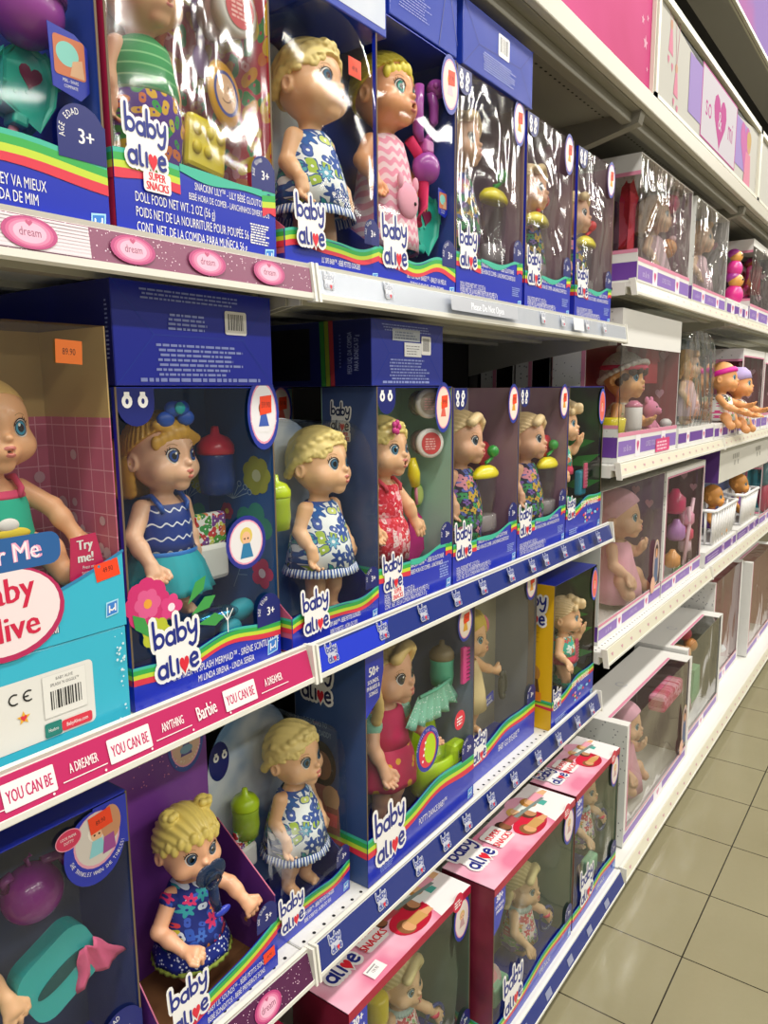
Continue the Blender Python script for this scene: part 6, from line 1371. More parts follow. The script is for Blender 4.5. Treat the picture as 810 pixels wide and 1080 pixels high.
POT = doll_at('doll with wavy golden hair in a raspberry dress with mint sleeves', 409, 712, .828, 1.16, hair='long', hair_mat=M('#e6c47c', .45), yaw=.12, st=.0019, eye='#3a3a48', leg=.05, skin=M('#e6b08c', .42, coat=.1, sub=.08), arms={'r': dict(e=(.056, -.012, .116), w=(.050, -.030, .080), d=(-.1, -.4, -.9)), 'l': dict(e=(.062, -.012, .122), w=(.070, -.034, .096), d=(.3, -.6, -.5))},
      dress=wear(cloth([(.166, .024, .022), (.160, .034, .029), (.13, .041, .036), (.10, .045, .041)], M('#d21e5e', .7), name='bodice'), cloth([(.103, .045, .041), (.08, .054, .048), (.045, .062, .052), (.035, .063, .052)], POTD, folds=8, amp=.04, name='skirt')))
for q in (-1, 1): mb = MB(); mb.ell((q * .042, .0, .147), (.0175, .019, .020), GLIT_G, 18); mb.build('sleeve', POT)
t = toy('toy_potty', 'lime green toy potty in the slate-backed box', 'toy potty', 464, 800, (.800, 1.262)); t.scale = (1.3, 1.0, 1.45); LIMEP = PLAST('#b6d81a')
mb = MB(); mb.lathe([(.046, -.046), (.052, -.040), (.050, -.01), (.046, .004), (.038, .006), (.034, -.01)], LIMEP, sy=.8); mb.build('bowl', t); mb = MB(); mb.prism([(-.044, -.02), (.036, -.02), (.036, .01), (.022, .058), (.0, .074), (-.026, .064), (-.044, .03)], .024, .036, LIMEP, lambda u, v, w_: (u, w_, v)); o = mb.build('seat_back', t); bv = o.modifiers.new('soft', 'BEVEL'); bv.width = .005; bv.segments = 3
mb = MB(); mb.box(.012, .050, -.042, -.01, -.03, .020, LIMEP, .010); mb.build('splash_guard', t)
pr = Print((.018, -.0425, -.018), (1, 0, 0), (0, 0, 1)); logo(pr, .004, .006, .018, 0, paper=M('#d8e88a', .4)); pr.build('brand_mark', t)
bottle('mint green toy bottle above the glitter skirt', 466, 700, (.825, 1.300), M('#5fc09a', .35), M('#8a7a5a', .5), 1.15)
t = toy('toy_skirt', 'mint glitter toy skirt spread out in the slate-backed box', 'toy clothing', 466, 735, (.82, 1.262)); t.scale = (1.45, 1.0, 1.3); mb = MB(); vs = []; fs = []
for i in range(25):
    for j in range(7):
        u, v = i / 24, j / 6; a = (u - .5) * 2; x = a * (.040 + .030 * v); z = .022 - .052 * v + .010 * a * a * v * 1.2 + .003 * math.cos(u * 30) * v; y = .004 * math.sin(u * 40) * (.4 + v); vs.append((x, y, z))
for i in range(24):
    for j in range(6): fs.append((i * 7 + j, i * 7 + j + 1, (i + 1) * 7 + j + 1, (i + 1) * 7 + j))
mb.add(vs, fs, GLIT_G, True); o = mb.build('skirt', t); sm = o.modifiers.new('thick', 'SOLIDIFY'); sm.thickness = .002; mb = MB(); mb.tube([(-.040, -.003, .023), (0, -.005, .021), (.040, -.003, .023)], .003, M('#6ab898', .8), 8); mb.build('waistband', t)
t = toy('toy_comb', 'hot pink toy comb standing upright in the slate-backed box', 'toy comb', 491, 697, (.83, 1.315)); mb = MB(); mb.box(-.010, .006, -.004, .004, -.05, .03, PLAST('#e0348c'), .002); mb.build('spine', t); mb = MB(); [mb.box(.006, .020, -.003, .003, -.048 + .0085 * i, -.043 + .0085 * i, PLAST('#e0348c')) for i in range(9)]; mb.build('teeth', t)
TAUPE = mottled('taupe_card', '#a39c8a', '#b9b29e', 3., .5)
doll_box('blue and taupe box with a yellow and pink headpiece, beside the potty box', 1.366, 1.700, .772, Z3, .44, .115, base=.075, amp=.006, ph=4., rise=.022, band_k=.0095, back=TAUPE, inner=M('#8f93a0', .4), left_clear=True, film_m=film('hazy_film', .06, 4., .07, tint='#eef0ea', gloss=1.2, base=.03), logo_at=(.012, .050, .060), caption=[("BABY GO BYE-BYE\u2122", .19, .030, .017)],
         tabs=False, age_r=.024, hasbro=.0, sticker=((.30, .405, .030, .042), dict(ground='#efe6d8', cl='#e8a040', hairc='#d8b060')))
BYE = doll_at('doll in a yellow hood with a pink ear, reaching out in the taupe box', 493, 670, .830, 1.0, hair='bonnet', hair_mat=M('#d8b83a', .7), st=.0022, leg=.03, yaw=.15, dress=wear(cloth([(.166, .024, .022), (.13, .041, .036), (.08, .050, .046), (.04, .054, .050)], M('#e8d0a0', .7))), arms={'l': dict(e=(.064, -.010, .128), w=(.098, -.022, .112), d=(.8, -.3, -.2), c=.25), 'r': dict(e=(.050, 0, .12), w=(.048, -.02, .09), d=(0, -.3, -.9))})
mb = MB(); mb.ell((.046, .004, .236), (.018, .030, .050), M('#d8b83a', .7), 16); mb.build('hood_flap', BYE); mb = MB(); mb.ell((.060, -.006, .244), (.008, .020, .026), M('#e0708e', .7), 14); mb.build('hood_ear', BYE)
t = toy('toy_steering_ring', 'dark toy steering ring held near the doll hand in the taupe box', 'toy ring', 530, 722, (.82, 1.56)); mb = MB(); mb.tube([(0, .020 * math.sin(a) * .3, .030 * math.cos(a)) if False else (.012 * math.sin(a), 0, .032 * math.cos(a)) for a in [2 * PI * i / 20 for i in range(21)]], .006, M('#2a2c2e', .5), 8); mb.build('rim', t); mb = MB(); mb.ell((0, 0, 0), (.010, .004, .028), M('#3a3c3c', .5)); mb.build('hub', t)
t = toy('toy_card', 'small blue word card beside the dark toy steering ring', 'card', 516, 738, .80, ry=-.15); mb = MB(); mb.box(-.024, .022, 0, .001, -.012, .014, BLUEB); mb.build('card', t); pr = Print((-.024, 0, -.012), (1, 0, 0), (0, 0, 1)); pr.text('BYE-BYE', .022, .012, .008, WHITE, .6); words(pr, .006, .003, .04, .009, 2, WHITE, 3); pr.build('lettering', t)
def f3_side(pr, d, h):
    logo(pr, .020, h - .105, .078, .0); pr.poly(circ(.030, .205, .022, .028), M('#2a1a14', .5)); pr.poly(circ(.030, .200, .014, .019), M('#7a4a30', .45)); pr.poly([(.006, .09), (.052, .09), (.046, .18), (.014, .18)], M('#24345c', .5)); pr.poly(circ(.068, .15, .018, .022), M('#b8823a', .45)); pr.poly([(.055, .10), (.085, .10), (.08, .135), (.06, .135)], M('#6a4a2a', .5)); pr.poly(circ(.055, .125, .016, .013), M('#e0305a', .4)); pr.poly([(.07, .075), (.09, .075), (.09, .10), (.072, .10)], M('#e88a2a', .4))
    [pr.strokes([[(.03, h - .13 - .012 * i), (.08, h - .128 - .012 * i)]], .0016, M('#b8861a', .4), 4) for i in range(3)]
step_box('jungle print box with a bright yellow side, at the end of the lower blue shelf', 1.731, 2.022, .739, Z3, M('#e6b414', .4), f3_side, .388, False)
clone_at(STEP, 'walking doll with a blond topknot and green boots on the lower shelf', 601, 648, .790)
t = toy('toy_backpack', 'small teal toy backpack with a pink comb on the lower shelf', 'toy backpack', 603, 690, (.80, 1.985)); src = [o for o in C.objects if o.name == 'toy_backpack'][0]
for ch in list(kids(src)): c = ch.copy(); C.objects.link(c); c.parent = t

# ================= bottom shelf of the blue bay
ZB = .087; PWASH = mottled('pink_watercolour_card', '#f0c3d4', '#e07f9e', 6., .38, lo=.40, hi=.60); GREENG = mottled('grey_green_card', '#66806f', '#7f9282', 4., .5); DRED = speck('dark_red_glitter_card', '#8a1734', '#c83a5a', 200., .6)
def big_top(pr, w, d):
    pr.poly([(w * .72, .0), (w, .0), (w, d), (w * .80, d)], M('#eee9e8', .4)); pr.poly(circ(w * .74, d * .75, w * .10, d * .3), M('#e8a9c0', .4))
    pr.poly(circ(w * .62, d * .34, w * .13, d * .26), M('#b81230', .4)); pr.poly(circ(w * .60, d * .40, w * .11, d * .2), M('#d21c3c', .4))
    for (x, y, hc, fc, cl) in ((.56, .30, '#8a5a34', '#d8a070', '#c89a5a'), (.66, .74, '#d8b060', '#e8bc90', '#dfe4dc'), (.70, .52, '#5a3826', '#c08a62', '#e6ece8'), (.50, .70, '#3a241a', '#8a5a3c', '#b04a50'), (.80, .68, '#b8803a', '#e0b080', '#e8a0b0')):
        x, y = w * x, d * y; k = w * .060; pr.poly(circ(x, y, k * .8, k * .8, 14), M(hc, .5)); pr.poly(circ(x + k * .2, y - k * .1, k * .55, k * .6, 14), M(fc, .45)); pr.poly([(x + k * .5, y - k * .5), (x + k * 2.1, y - k * .7), (x + k * 2.2, y + k * .3), (x + k * .5, y + k * .4)], M(cl, .5)); pr.poly([(x + k * 2.1, y - k * .6), (x + k * 3.0, y - k * .6), (x + k * 3.0, y - k * .1), (x + k * 2.1, y + k * .2)], M(fc if cl != '#e6ece8' else '#4aa89a', .5))
    pr.poly([(w * .62, d * .62), (w * .90, d * .50), (w * .90, d * .56), (w * .62, d * .70)], M('#7a8a86', .5))
    logo(pr, w * .08, d * .46, w * .20, .0, snacks=False); pr.rrect(w * .315, d * .40, w * .47, d * .88, .006, WHITE); pr.text('SUPER', w * .392, d * .66, .017, RED, .8, bold=.05); pr.text('SNACKS', w * .392, d * .46, .017, RED, .8, bold=.05)
def g_extra(t, w, h, d, P):
    pr = Print((-w / 2, 0, h), (1, 0, 0), (0, 1, 0)); big_top(pr, w, d); pr.build('top_print', t)
    pr = P(); pr.w -= .0004; pr.poly([(0, h - .002), (.050, h - .002), (.050, h - .055), (.025, h - .095), (0, h - .105)], BLUEB); pr.text('30+', .024, h - .035, .018, WHITE, .8, bold=.05); [pr.text(s, .024, h - .050 - .012 * i, .008, WHITE, .7, bold=.03) for i, s in enumerate(('SOUNDS &', 'PHRASES'))]; pr.build('sound_tab', t)
    mb = MB(); mb.box(-w / 2, w / 2, -.0016, .0, h - .016, h + .0004, M('#a81a38', .4)); mb.build('top_edge', t)
    pr = P(); pr.disc(w - .052, h - .008, .020, M('#d2304c', .4)); words(pr, w - .066, h - .018, w - .04, h + .0, 3, WHITE, 3); pr.build('red_sticker', t)
PTOP = M('#f2eeec', .4)
def g_box(label, X0, X1, Y, price=False, rz=0.):
    w = X1 - X0
    t = doll_box(label, X0, X1, Y, ZB, .379, .128, base=.048, amp=.006, ph=3.4, rise=.012, band_k=.0075, back=GREENG, inner=GREENG, left=mottled('dark_red_side', '#5a1426', '#8f2a44', 7., .35), film_m=FILM_G, film_amp=.002, logo_at=(.055, .040, .085), caption=[("SUPER SNACKS", w * .62, .016, .013)],
        tabs=False, age_r=.022, hasbro=.018, sticker=((w - .035, .325, .032, .050), dict(words='doll food included', ground='#e8dcd4', cl='#c8a0a0', hairc='#d8b878', price=False)), extra=g_extra, rz=rz, top=None)
    mb = MB(); mb.box(-w / 2, w / 2, .0, .1265, .378, .379, PWASH); mb.build('top_panel', t)
    if price: pr = Print((-w / 2, 0, .379), (1, 0, 0), (0, 1, 0), .002); pr.at(.085, .008, .05); pr.rect(0, 0, .040, .026, PTOP); pr.text('139.90', .02, .010, .007, M('#2a2a2a', .5), .7); pr.rect(.004, .019, .03, .022, M('#9a9a9a', .5)); pr.build('price_sticker', t)
    return t
clone_at(SND, 'doll with hair buns standing in the dark behind the purple tray box', 150, 834, 1.03).location.z = .625
g_box('pink-topped box with a white price sticker on its lid, nearest on the bottom shelf', .842, 1.248, .700, True)
g_box('pink-topped box, the middle of the three on the bottom blue shelf', 1.262, 1.692, .652)
g_box('pink-topped box beside the white carton on the bottom blue shelf', 1.704, 2.030, .654)
carton('dark red glitter box under the purple strip shelf, mostly hidden', .46, .800, .722, ZB, ZB + .335, .13, DRED, art=lambda pr, w, h: pr.rect(0, h - .03, w, h, M('#c21a56', .4)), top_art=lambda pr, w, d: pr.rect(0, 0, w, d, M('#b81a4a', .4)))
PASTF = floral('pastel_fruit_dress', '#e6cfd0', ['#c84a5a', '#8a6ab0', '#d89a5a', '#7a9ac0'], 42., 5, r0=.38, leaf=['#8aa87a', '#d8788a'])
SUP = doll_at('pale haired doll in a pastel fruit dress inside the nearest pink-topped box', 424, 1034, .766, .99, hair='wave', hair_mat=M('#e8cd9a', .5), yaw=.08, mouth='open', st=.0019, eye='#5a7a94', leg=-.040, skin=M('#e3b392', .45, sub=.08), arms={'l': dict(e=(.062, -.030, .128), w=(.080, -.036, .106), d=(.5, -.4, -.6), c=.3), 'r': dict(e=(.054, -.010, .118), w=(.046, -.042, .092), d=(-.1, -.7, -.5), c=.4)},
      dress=wear(cloth([(.168, .024, .022), (.158, .036, .031), (.13, .044, .036), (.10, .052, .042), (.07, .064, .048)], PASTF, folds=8, amp=.04), ruffle(.170, .160, .026, .025, M('#b8c8cc', .8), name='collar', flare=1.3)))
mb = MB(); mb.lathe([(.0115, -.004), (.0125, 0), (.0115, .004)], M('#d82a5a', .5), (.080, -.038, .104), n=14); mb.build('bracelet', SUP)
S2_ = clone_at(SUP, 'pale haired doll with a pink bracelet in the middle pink-topped box', 546, 930, (.732, 1.60)); S3_ = clone_at(SUP, 'pale haired doll with a pink bracelet in the pink-topped box beside the white carton', 620, 832, (.735, 1.925))
for px, py, lb, Y in ((519, 1030, 'middle', .70), (615, 920, 'far', .70)):
    t = toy('toy_bowl', f'pink rimmed toy bowl in the {lb} pink-topped box', 'toy bowl', px, py, (Y, 1.985), rx=1.0); mb = MB(); mb.lathe([(.010, -.014), (.022, -.006), (.026, .006), (.0235, .006), (.018, -.004)], M('#dcb8bc', .4)); mb.build('bowl', t); mb = MB(); mb.lathe([(.0, -.002), (.020, -.001)], M('#e89aa8', .5), caps=False); mb.build('food', t)
    t = toy('toy_tray', f'mint toy tray below the pink bowl in the {lb} pink-topped box', 'toy tray', px + 6, py + 20, (Y - .01, 1.985)); t.location.z = max(t.location.z, .146); mb = MB(); mb.box(-.034, .034, -.012, .016, -.026, .020, M('#9fd0b4', .4), .006); mb.build('tray', t)
t = toy('toy_jar', 'yellow toy jar beside the nearest bottom-shelf doll', 'toy jar', 398, 1062, .77); mb = MB(); mb.lathe([(.020, -.03), (.022, -.02), (.022, .02), (.018, .026)], PLAST('#e8c82a')); mb.build('jar', t)

# ================= pink section
WCARD = speck('white_fleck_card', '#dddcd8', '#8d8d90', 120., .90, .45); WPLAIN = M('#e3e1dc', .45); VIO = M('#6a3f98', .4); PINKR = M('#d98aa4', .4); MAUV = M('#8f6a9a', .4)
def pink_box(label, X0, X1, Y, Z, h, d, rim=.02, band=.055, back='#8a5a6c', film_m=None, film_amp=.0015, top_h=.03, side_win=True, text='so & mi', rz=0., badge=None, group=None, side_film=True, inner=None):
    """white card box with a pink rimmed window round its front, violet band along the foot"""
    w = X1 - X0; t = thing('doll_box', label, 'toy box', ((X0 + X1) / 2, Y, Z), rz, group); th = .0016; BOXES.append((t, X0 + .004, X1 - .004, Y + .004 + 2.4 * film_amp, Y + d - .004, Z + .004, Z + h - .004)); fm = film_m or FILM
    mb = MB(); mb.box(-w / 2, w / 2, d - th, d, 0, h, M(back, .5)); mb.build('back_card', t)
    mb = MB(); mb.box(-w / 2, w / 2, 0, d, h - th, h, WCARD); mb.build('top_panel', t)
    mb = MB(); mb.box(-w / 2, w / 2, 0, d - th, 0, th, WCARD); mb.build('bottom_panel', t)
    mb = MB(); mb.box(w / 2 - th, w / 2, 0, d - th, th, h - th, WCARD); mb.build('side_panel', t)
    pr = Print((w / 2 - th, d, 0), (0, -1, 0), (0, 0, 1)); pr.rect(.002, .004, d - .002, h - .004, M(inner or back, .5)); [pr.poly(heart(d * u, h * v, .03, .034), M('#d8a0b4', .5)) for u, v in ((.3, .3), (.7, .45), (.35, .6), (.75, .75), (.5, .85))]; pr.build('inner_print', t)
    mb = MB(); x = -w / 2
    if side_win:
        a = d * .50
        mb.box(x, x + th, a, d - th, th, h - th, WCARD); mb.box(x, x + th, 0, a, th, band + .02, WCARD); mb.box(x, x + th, 0, a, h - .05, h - th, WCARD); mb.build('side_panel', t)
        ps = Print((x, d, 0), (0, -1, 0), (0, 0, 1)); c = PINKR; ps.rect(d - a - .012, band + .012, d, band + .022, c); ps.rect(d - a - .012, h - .056, d, h - .046, c); ps.rect(d - a - .012, band + .012, d - a, h - .046, c); ps.rect(0, .016, d, band - .012, VIO); ps.build('side_print', t)
        if side_film: mb = MB(); mb.add([(x + .0004, 0, band + .02), (x + .0004, a, band + .02), (x + .0004, a, h - .05), (x + .0004, 0, h - .05)], [(0, 1, 2, 3)], fm); mb.build('side_film', t)
    else:
        mb.box(x, x + th, 0, d - th, th, h - th, WCARD); mb.build('side_panel', t)
        ps = Print((x, d, 0), (0, -1, 0), (0, 0, 1)); ps.rect(0, .010, d, band - .006, VIO); ps.build('side_print', t)
    mb = MB(); mb.box(-w / 2, w / 2, -th, 0, 0, band, WPLAIN)
    if top_h: mb.box(-w / 2, w / 2, -th, 0, h - top_h, h, WPLAIN); mb.box(-w / 2, -w / 2 + rim, -th, 0, band, h - top_h, WPLAIN); mb.box(w / 2 - rim, w / 2, -th, 0, band, h - top_h, WPLAIN)
    mb.build('front_frame', t)
    pr = Print((-w / 2, -th, 0), (1, 0, 0), (0, 0, 1)); pr.rect(.004, band * .22, w - .004, band * .72, M('#8a6ab8', .4)); pr.rect(0, band * .86, w, band, PINKR)
    for u in (.30, .74): pr.rrect(w * u - .022, band * .12, w * u + .022, band * .86, .003, M('#efe9ee', .4)); pr.poly(heart(w * u, band * .5, .022, band * .42), M('#cf4f86', .4))
    pr.text(text, w * .14, band * .36, band * .24, M('#cdbfe0', .4), .8); pr.text('LOVELY DOLL', w * .52, band * .40, band * .20, M('#cdbfe0', .4), .7)
    if top_h and rim: pr.rect(rim, h - top_h - .006, w - rim, h - top_h, PINKR); pr.rect(rim - .006, band, rim, h - top_h, PINKR); pr.rect(w - rim, band, w - rim + .006, h - top_h, PINKR)
    pr.build('band_print', t)
    sheet(t, w - .004, band - .006, h - .003, .0016, fm, film_amp)
    if badge: badge(t, w, h, d)
    return t
ZP1, ZP2, ZP3 = 1.768, 1.278, .736
def set_dress(h, st_mat=None): return wear(cloth([(.168, .024, .022), (.158, .036, .031), (.12, .046, .040), (.07, .060, .056), (.03, .064, .060)], M(h, .8), folds=8, amp=.04))
# top
pink_box('creased clear box with a pink rimmed side window, first on the top shelf', 2.14, 2.665, .700, ZP1, .345, .24, back='#9a7484', film_m=FILM_K, film_amp=.008, top_h=.0, rim=.0, band=.075)
FAR = 'dolls and toys of the pink section'
PD = doll_at('blond doll in a pale pink gown behind the creased film of the pink top shelf', 690, 228, (.80, 2.56), 1.05, hair='wave', hair_mat=M('#d8a878', .5), st=.0032, dress=set_dress('#e8c6d0'), skin=SKIN_PALE, yaw=.2, lashes=False)
t = toy('toy_handbag', 'yellow toy bag low in the creased clear box', 'toy bag', 662, 284, .78); mb = MB(); mb.box(-.05, .05, -.02, .02, -.03, .03, PLAST('#e4e02a'), .008); mb.build('bag', t); mb = MB(); mb.tube([(-.03, 0, .03), (-.02, 0, .045), (.02, 0, .045), (.03, 0, .03)], .005, PLAST('#d0c81a')); mb.build('handle', t)
t = toy('toy_outfit', 'red toy outfit hanging at the side window of the creased clear box', 'toy clothing', 662, 225, .80); mb = MB(); mb.prism([(-.02, -.10), (.03, -.10), (.026, .02), (.045, .05), (.01, .09), (-.015, .07), (-.03, .03)], -.01, .01, M('#c8283c', .7), lambda u, v, w_: (u, w_, v)); o = mb.build('cloth', t); bv = o.modifiers.new('soft', 'BEVEL'); bv.width = .006; bv.segments = 2
for px, py, c_, lb in ((705, 262, '#e8a05a', 'orange'), (716, 212, '#d84a78', 'pink')):
    t = toy('toy_ball', f'{lb} round toy inside the creased clear box', 'toy ball', px, py, (.78, 2.60)); mb = MB(); mb.ell((0, 0, 0), (.030, .026, .030), PLAST(c_), 16); mb.build('ball', t); mb = MB(); mb.ell((.0, -.012, .028), (.012, .012, .010), PLAST('#f0c8d0'), 10); mb.build('cap', t)
pink_box('creased clear narrow box, second on the pink top shelf', 2.72, 3.20, .702, ZP1, .345, .20, back='#a9a6a8', film_m=FILM_K, film_amp=.010, top_h=.0, rim=.0, band=.065, side_win=False)
t = clone_at(PD, 'small doll hardly seen behind the foil-like film of the second top box', 752, 250, (.80, 3.08))
for px, py, s_, c_, lb in ((776, 262, 1., '#e03a94', 'upper'), (775, 289, 1.2, '#e0308c', 'lower')):
    t = toy('toy_figure', f'{lb} round pink toy figure with a yellow face on the pink top shelf', 'toy figure', px, py, (.77, 3.56)); t.scale = (s_ * 1.35,) * 3; t.location.z -= .062
    mb = MB(); mb.ell((0, 0, -.016), (.026, .024, .028), PLAST(c_), 18); mb.build('body', t); mb = MB(); mb.ell((0, -.004, .020), (.020, .019, .019), PLAST('#e9a850'), 18); mb.build('head', t); mb = MB(); mb.ell((0, .004, .030), (.022, .020, .015), PLAST('#a83a98'), 16); mb.build('cap', t); mb = MB(); mb.ell((.007, -.022, .022), (.003, .002, .003), DARKLINE, 8); mb.ell((-.007, -.022, .022), (.003, .002, .003), DARKLINE, 8); mb.build('eye', t)
t = toy('toy_boot', 'tall crimson toy standing between the pink figures and the foil-fronted box', 'toy', 792, 285, (.80, 4.15)); mb = MB(); mb.tube([(0, 0, -.10), (0, 0, -.02), (.01, 0, .03)], [.05, .045, .05], PLAST('#b8102c'), 16); mb.ell((.01, 0, .03), (.05, .04, .05), PLAST('#b8102c'), 16); mb.build('body', t)
pink_box('white box with a violet band and foil-like front, farthest on the top shelf', 3.66, 4.25, .700, ZP1, .35, .24, back='#5a3a4a', film_m=FILM_K, film_amp=.012, top_h=.03, rim=.0, band=.08)
pink_box('white-sided box standing back beyond the second creased box', 3.23, 3.64, .93, ZP1, .285, .18, back='#4a2c3a', top_h=.05, rim=.03, band=.08, side_win=False)
# second shelf
def hat_window(t, w, h, d):
    pr = Print((-w / 2, -.0016, 0), (1, 0, 0), (0, 0, 1), .0018); pr.rrect(w * .60, .008, w * .86, .05, .004, M('#d8447c', .4)); words(pr, w * .62, .014, w * .84, .046, 3, M('#f2c0d2', .4), 5); pr.build('pink_label', t)
pink_box('white box with a knitted-hat doll and pink bear on the second pink shelf', 2.075, 2.655, .7125, ZP2, .425, .20, back='#a04a50', film_m=film('window_film_far', .1, 4., .06, gloss=1.2, base=.03), top_h=.10, rim=.0, band=.085, badge=hat_window)
for k, lb in ((0, 'nearer'), (1, 'farther')): pink_box(f'white box with a pink rimmed window standing behind the knitted-hat doll box, {lb} of two', 2.085, 2.62, .925 + .118 * k, ZP2, .36, .11, back='#4a2a30', top_h=.06, rim=.03, band=.07)
HATM = speck('knitted_grey_hat', '#cfc9c2', '#8f8a88', 260., .5, .9); PYJ = floral('beige_pyjama_print', '#d8c4a0', ['#c87a6a', '#8aa06a', '#e8e0d0'], 60., 3, r0=.36)
HATD = doll_at('brown-haired doll in a grey knitted hat and beige pyjamas', 658, 407, .805, 1.28, hair='hat', hair_mat=HATM, st=.0026, legs='sit', skin=M('#e2a66a', .45, sub=.06), yaw=-.12, lashes=False, dress=wear(cloth([(.168, .024, .022), (.158, .038, .033), (.12, .046, .042), (.08, .050, .048), (.07, .052, .050)], PYJ, name='pyjamas')), arms={'l': dict(e=(.058, -.020, .128), w=(.056, -.036, .116), d=(0, -.6, .2)), 'r': dict(e=(.058, .0, .12), w=(.06, -.02, .09), d=(0, -.3, -.9))})
mb = MB(); Rh = Matrix.Rotation(-.12, 3, 'Z')
mb.lathe([(.054, -.006), (.0575, 0), (.054, .006)], M('#d84a6a', .8), (0, .002, .252), n=30); mb.build('hat_band', HATD)
mb = MB(); [mb.ell(tuple(Rh @ Vector((x, y, z)) + Vector((0, 0, .229))), (.010, .010, .010), M('#4a2c1c', .6), 10) for x, y, z in ((-.030, -.036, .012), (-.040, -.022, .0), (-.014, -.044, .016), (-.044, -.008, -.012), (.028, -.038, .012), (.010, -.046, .017))]; mb.build('hair_fringe', HATD)
def bear(label, px, py, Y, s, c_):
    t = toy('toy_bear', label, 'soft toy', px, py, Y); t.scale = (s, s, s); F = Field((-.05, -.045, -.075), (.05, .04, .06), .0032)
    F.ell((0, 0, -.03), (.026, .022, .034), .006); F.ell((0, -.004, .022), (.024, .022, .022), .005); F.ell((0, -.026, .016), (.010, .009, .009), .004)
    for q in (-1, 1): F.ell((q * .018, 0, .044), (.009, .006, .010), .003); F.cap((q * .022, -.004, -.012), (q * .036, -.018, -.035), .009, .008, .004); F.cap((q * .014, -.006, -.05), (q * .020, -.024, -.064), .012, .011, .004)
    F.build('body', M(c_, .85), t); mb = MB(); [mb.ell((q * .009, -.024, .027), (.0025, .002, .0025), DARKLINE, 8) for q in (-1, 1)]; mb.ell((0, -.035, .018), (.003, .002, .002), DARKLINE, 8); mb.build('face', t); return t
bear('pink soft bear standing beside the knitted-hat doll', 694, 440, (.760, 2.52), 1.25, '#e68aae')
t = toy('toy_bottle', 'white toy cup held in front of the beige pyjamas', 'toy cup', 672, 440, .735); mb = MB(); mb.lathe([(.022, -.045), (.026, -.03), (.026, .03), (.020, .036)], M('#ece4e2', .4), n=18); mb.build('cup', t); mb = MB(); mb.lathe([(.026, .03), (.027, .036), (.010, .050)], PLAST('#e080a0'), n=18); mb.build('lid', t)
t = toy('toy_cup', 'yellow toy cup low at the corner of the knitted-hat doll box', 'toy cup', 646, 453, .757); mb = MB(); mb.lathe([(.030, -.04), (.038, .03), (.034, .034)], PLAST('#e8d22a'), n=18); mb.build('cup', t)
t = toy('toy_shoe', 'white toy shoe beside the pink bear', 'toy shoe', 706, 446, .735); t.scale = (.55, .4, .8); mb = MB(); mb.ell((0, -.02, 0), (.045, .05, .020), M('#e8e4e2', .5), 14); mb.build('upper', t); mb = MB(); mb.box(-.045, .045, -.07, .03, -.022, -.014, M('#8a8a8c', .5), .004); mb.build('sole', t)
t = toy('toy_outfit', 'red toy jacket behind the knitted-hat doll', 'toy clothing', 684, 388, (.86, 2.54)); mb = MB(); mb.prism([(-.07, -.05), (.06, -.05), (.055, .03), (.08, .02), (.06, .055), (-.06, .06), (-.085, .02), (-.06, .03)], -.012, .012, M('#b8303e', .7), lambda u, v, w_: (u, w_, v)); mb.build('cloth', t)
def clam(label, X0, X1, Y, Z, h, d, back, film_m):
    w = X1 - X0; t = thing('blister_pack', label, 'toy pack', ((X0 + X1) / 2, Y, Z)); BOXES.append((t, X0 + .04, X1 - .04, Y + .004, Y + d - .006, Z + .072, Z + h - .01)); fr = fr_front(w)
    mb = MB(); mb.box(-w / 2, w / 2, 0, d, 0, .07, WPLAIN); mb.build('base_tray', t)
    pr = Print((-w / 2, 0, 0), (1, 0, 0), (0, 0, 1)); pr.rect(0, .018, w, .052, VIO); [pr.rrect(w * u - .02, .012, w * u + .02, .060, .003, M('#efe9ee', .4)) or None for u in (.25, .7)]; [pr.poly(heart(w * u, .036, .02, .024), M('#cf4f86', .4)) for u in (.25, .7)]; pr.build('band_print', t)
    mb = MB(); mb.prism(arch_pts(w * .86, .07, h, .75), d - .002, d, M(back, .5), lambda u, v, q: (-w * .43 + u, q, v)); mb.build('back_card', t)
    A = [(-w * .43 + u, v) for u, v in arch_pts(w * .86, .07, h, .75)]; mb = MB(); mb.loft([[(x, 0, z) for x, z in A], [(x, d - .003, z) for x, z in A]], film_m, False, True, False); mb.loft([[(x * s_, .001 - .01 * (1 - s_ ** 3), h * .5 + (z - h * .5) * s_) for x, z in A] for s_ in (1., .8, .4, .02)], film_m, False); mb.build('plastic_shell', t)
clam('rounded clear pack with a blond fashion doll on the second pink shelf', 2.69, 3.19, .7125, ZP2, .41, .16, '#5a8a94', FILM_K)
t = clone_at(PD, 'slim blond doll inside the rounded clear pack', 735, 396, (.79, 2.98), s=.95)
def tray(label, X0, X1, Y, Z):
    w = X1 - X0; t = thing('display_tray', label, 'display tray', ((X0 + X1) / 2, Y, Z)); mb = MB(); mb.box(-w / 2, w / 2, 0, .20, 0, .066, WCARD, .003); mb.build('body', t)
    pr = Print((-w / 2, 0, 0), (1, 0, 0), (0, 0, 1)); pr.rect(.002, .014, w - .002, .046, VIO); [(pr.rrect(w * u - .03, .010, w * u + .03, .056, .003, M('#efe9ee', .4)), pr.poly(heart(w * u, .033, .03, .03), M('#cf4f86', .4))) for u in (.25, .62, .9)]; pr.build('band_print', t)
tray('small white display tray holding the pink toy figures on the top shelf', 3.235, 3.645, .700, ZP1)
tray('low white display tray with violet band under the headband baby dolls', 3.215, 3.64, .7125, ZP2)
PJ2 = floral('white_baby_suit', '#e8e4e0', ['#7aa04a', '#d84a8a', '#3a3a3a'], 50., 4, r0=.3)
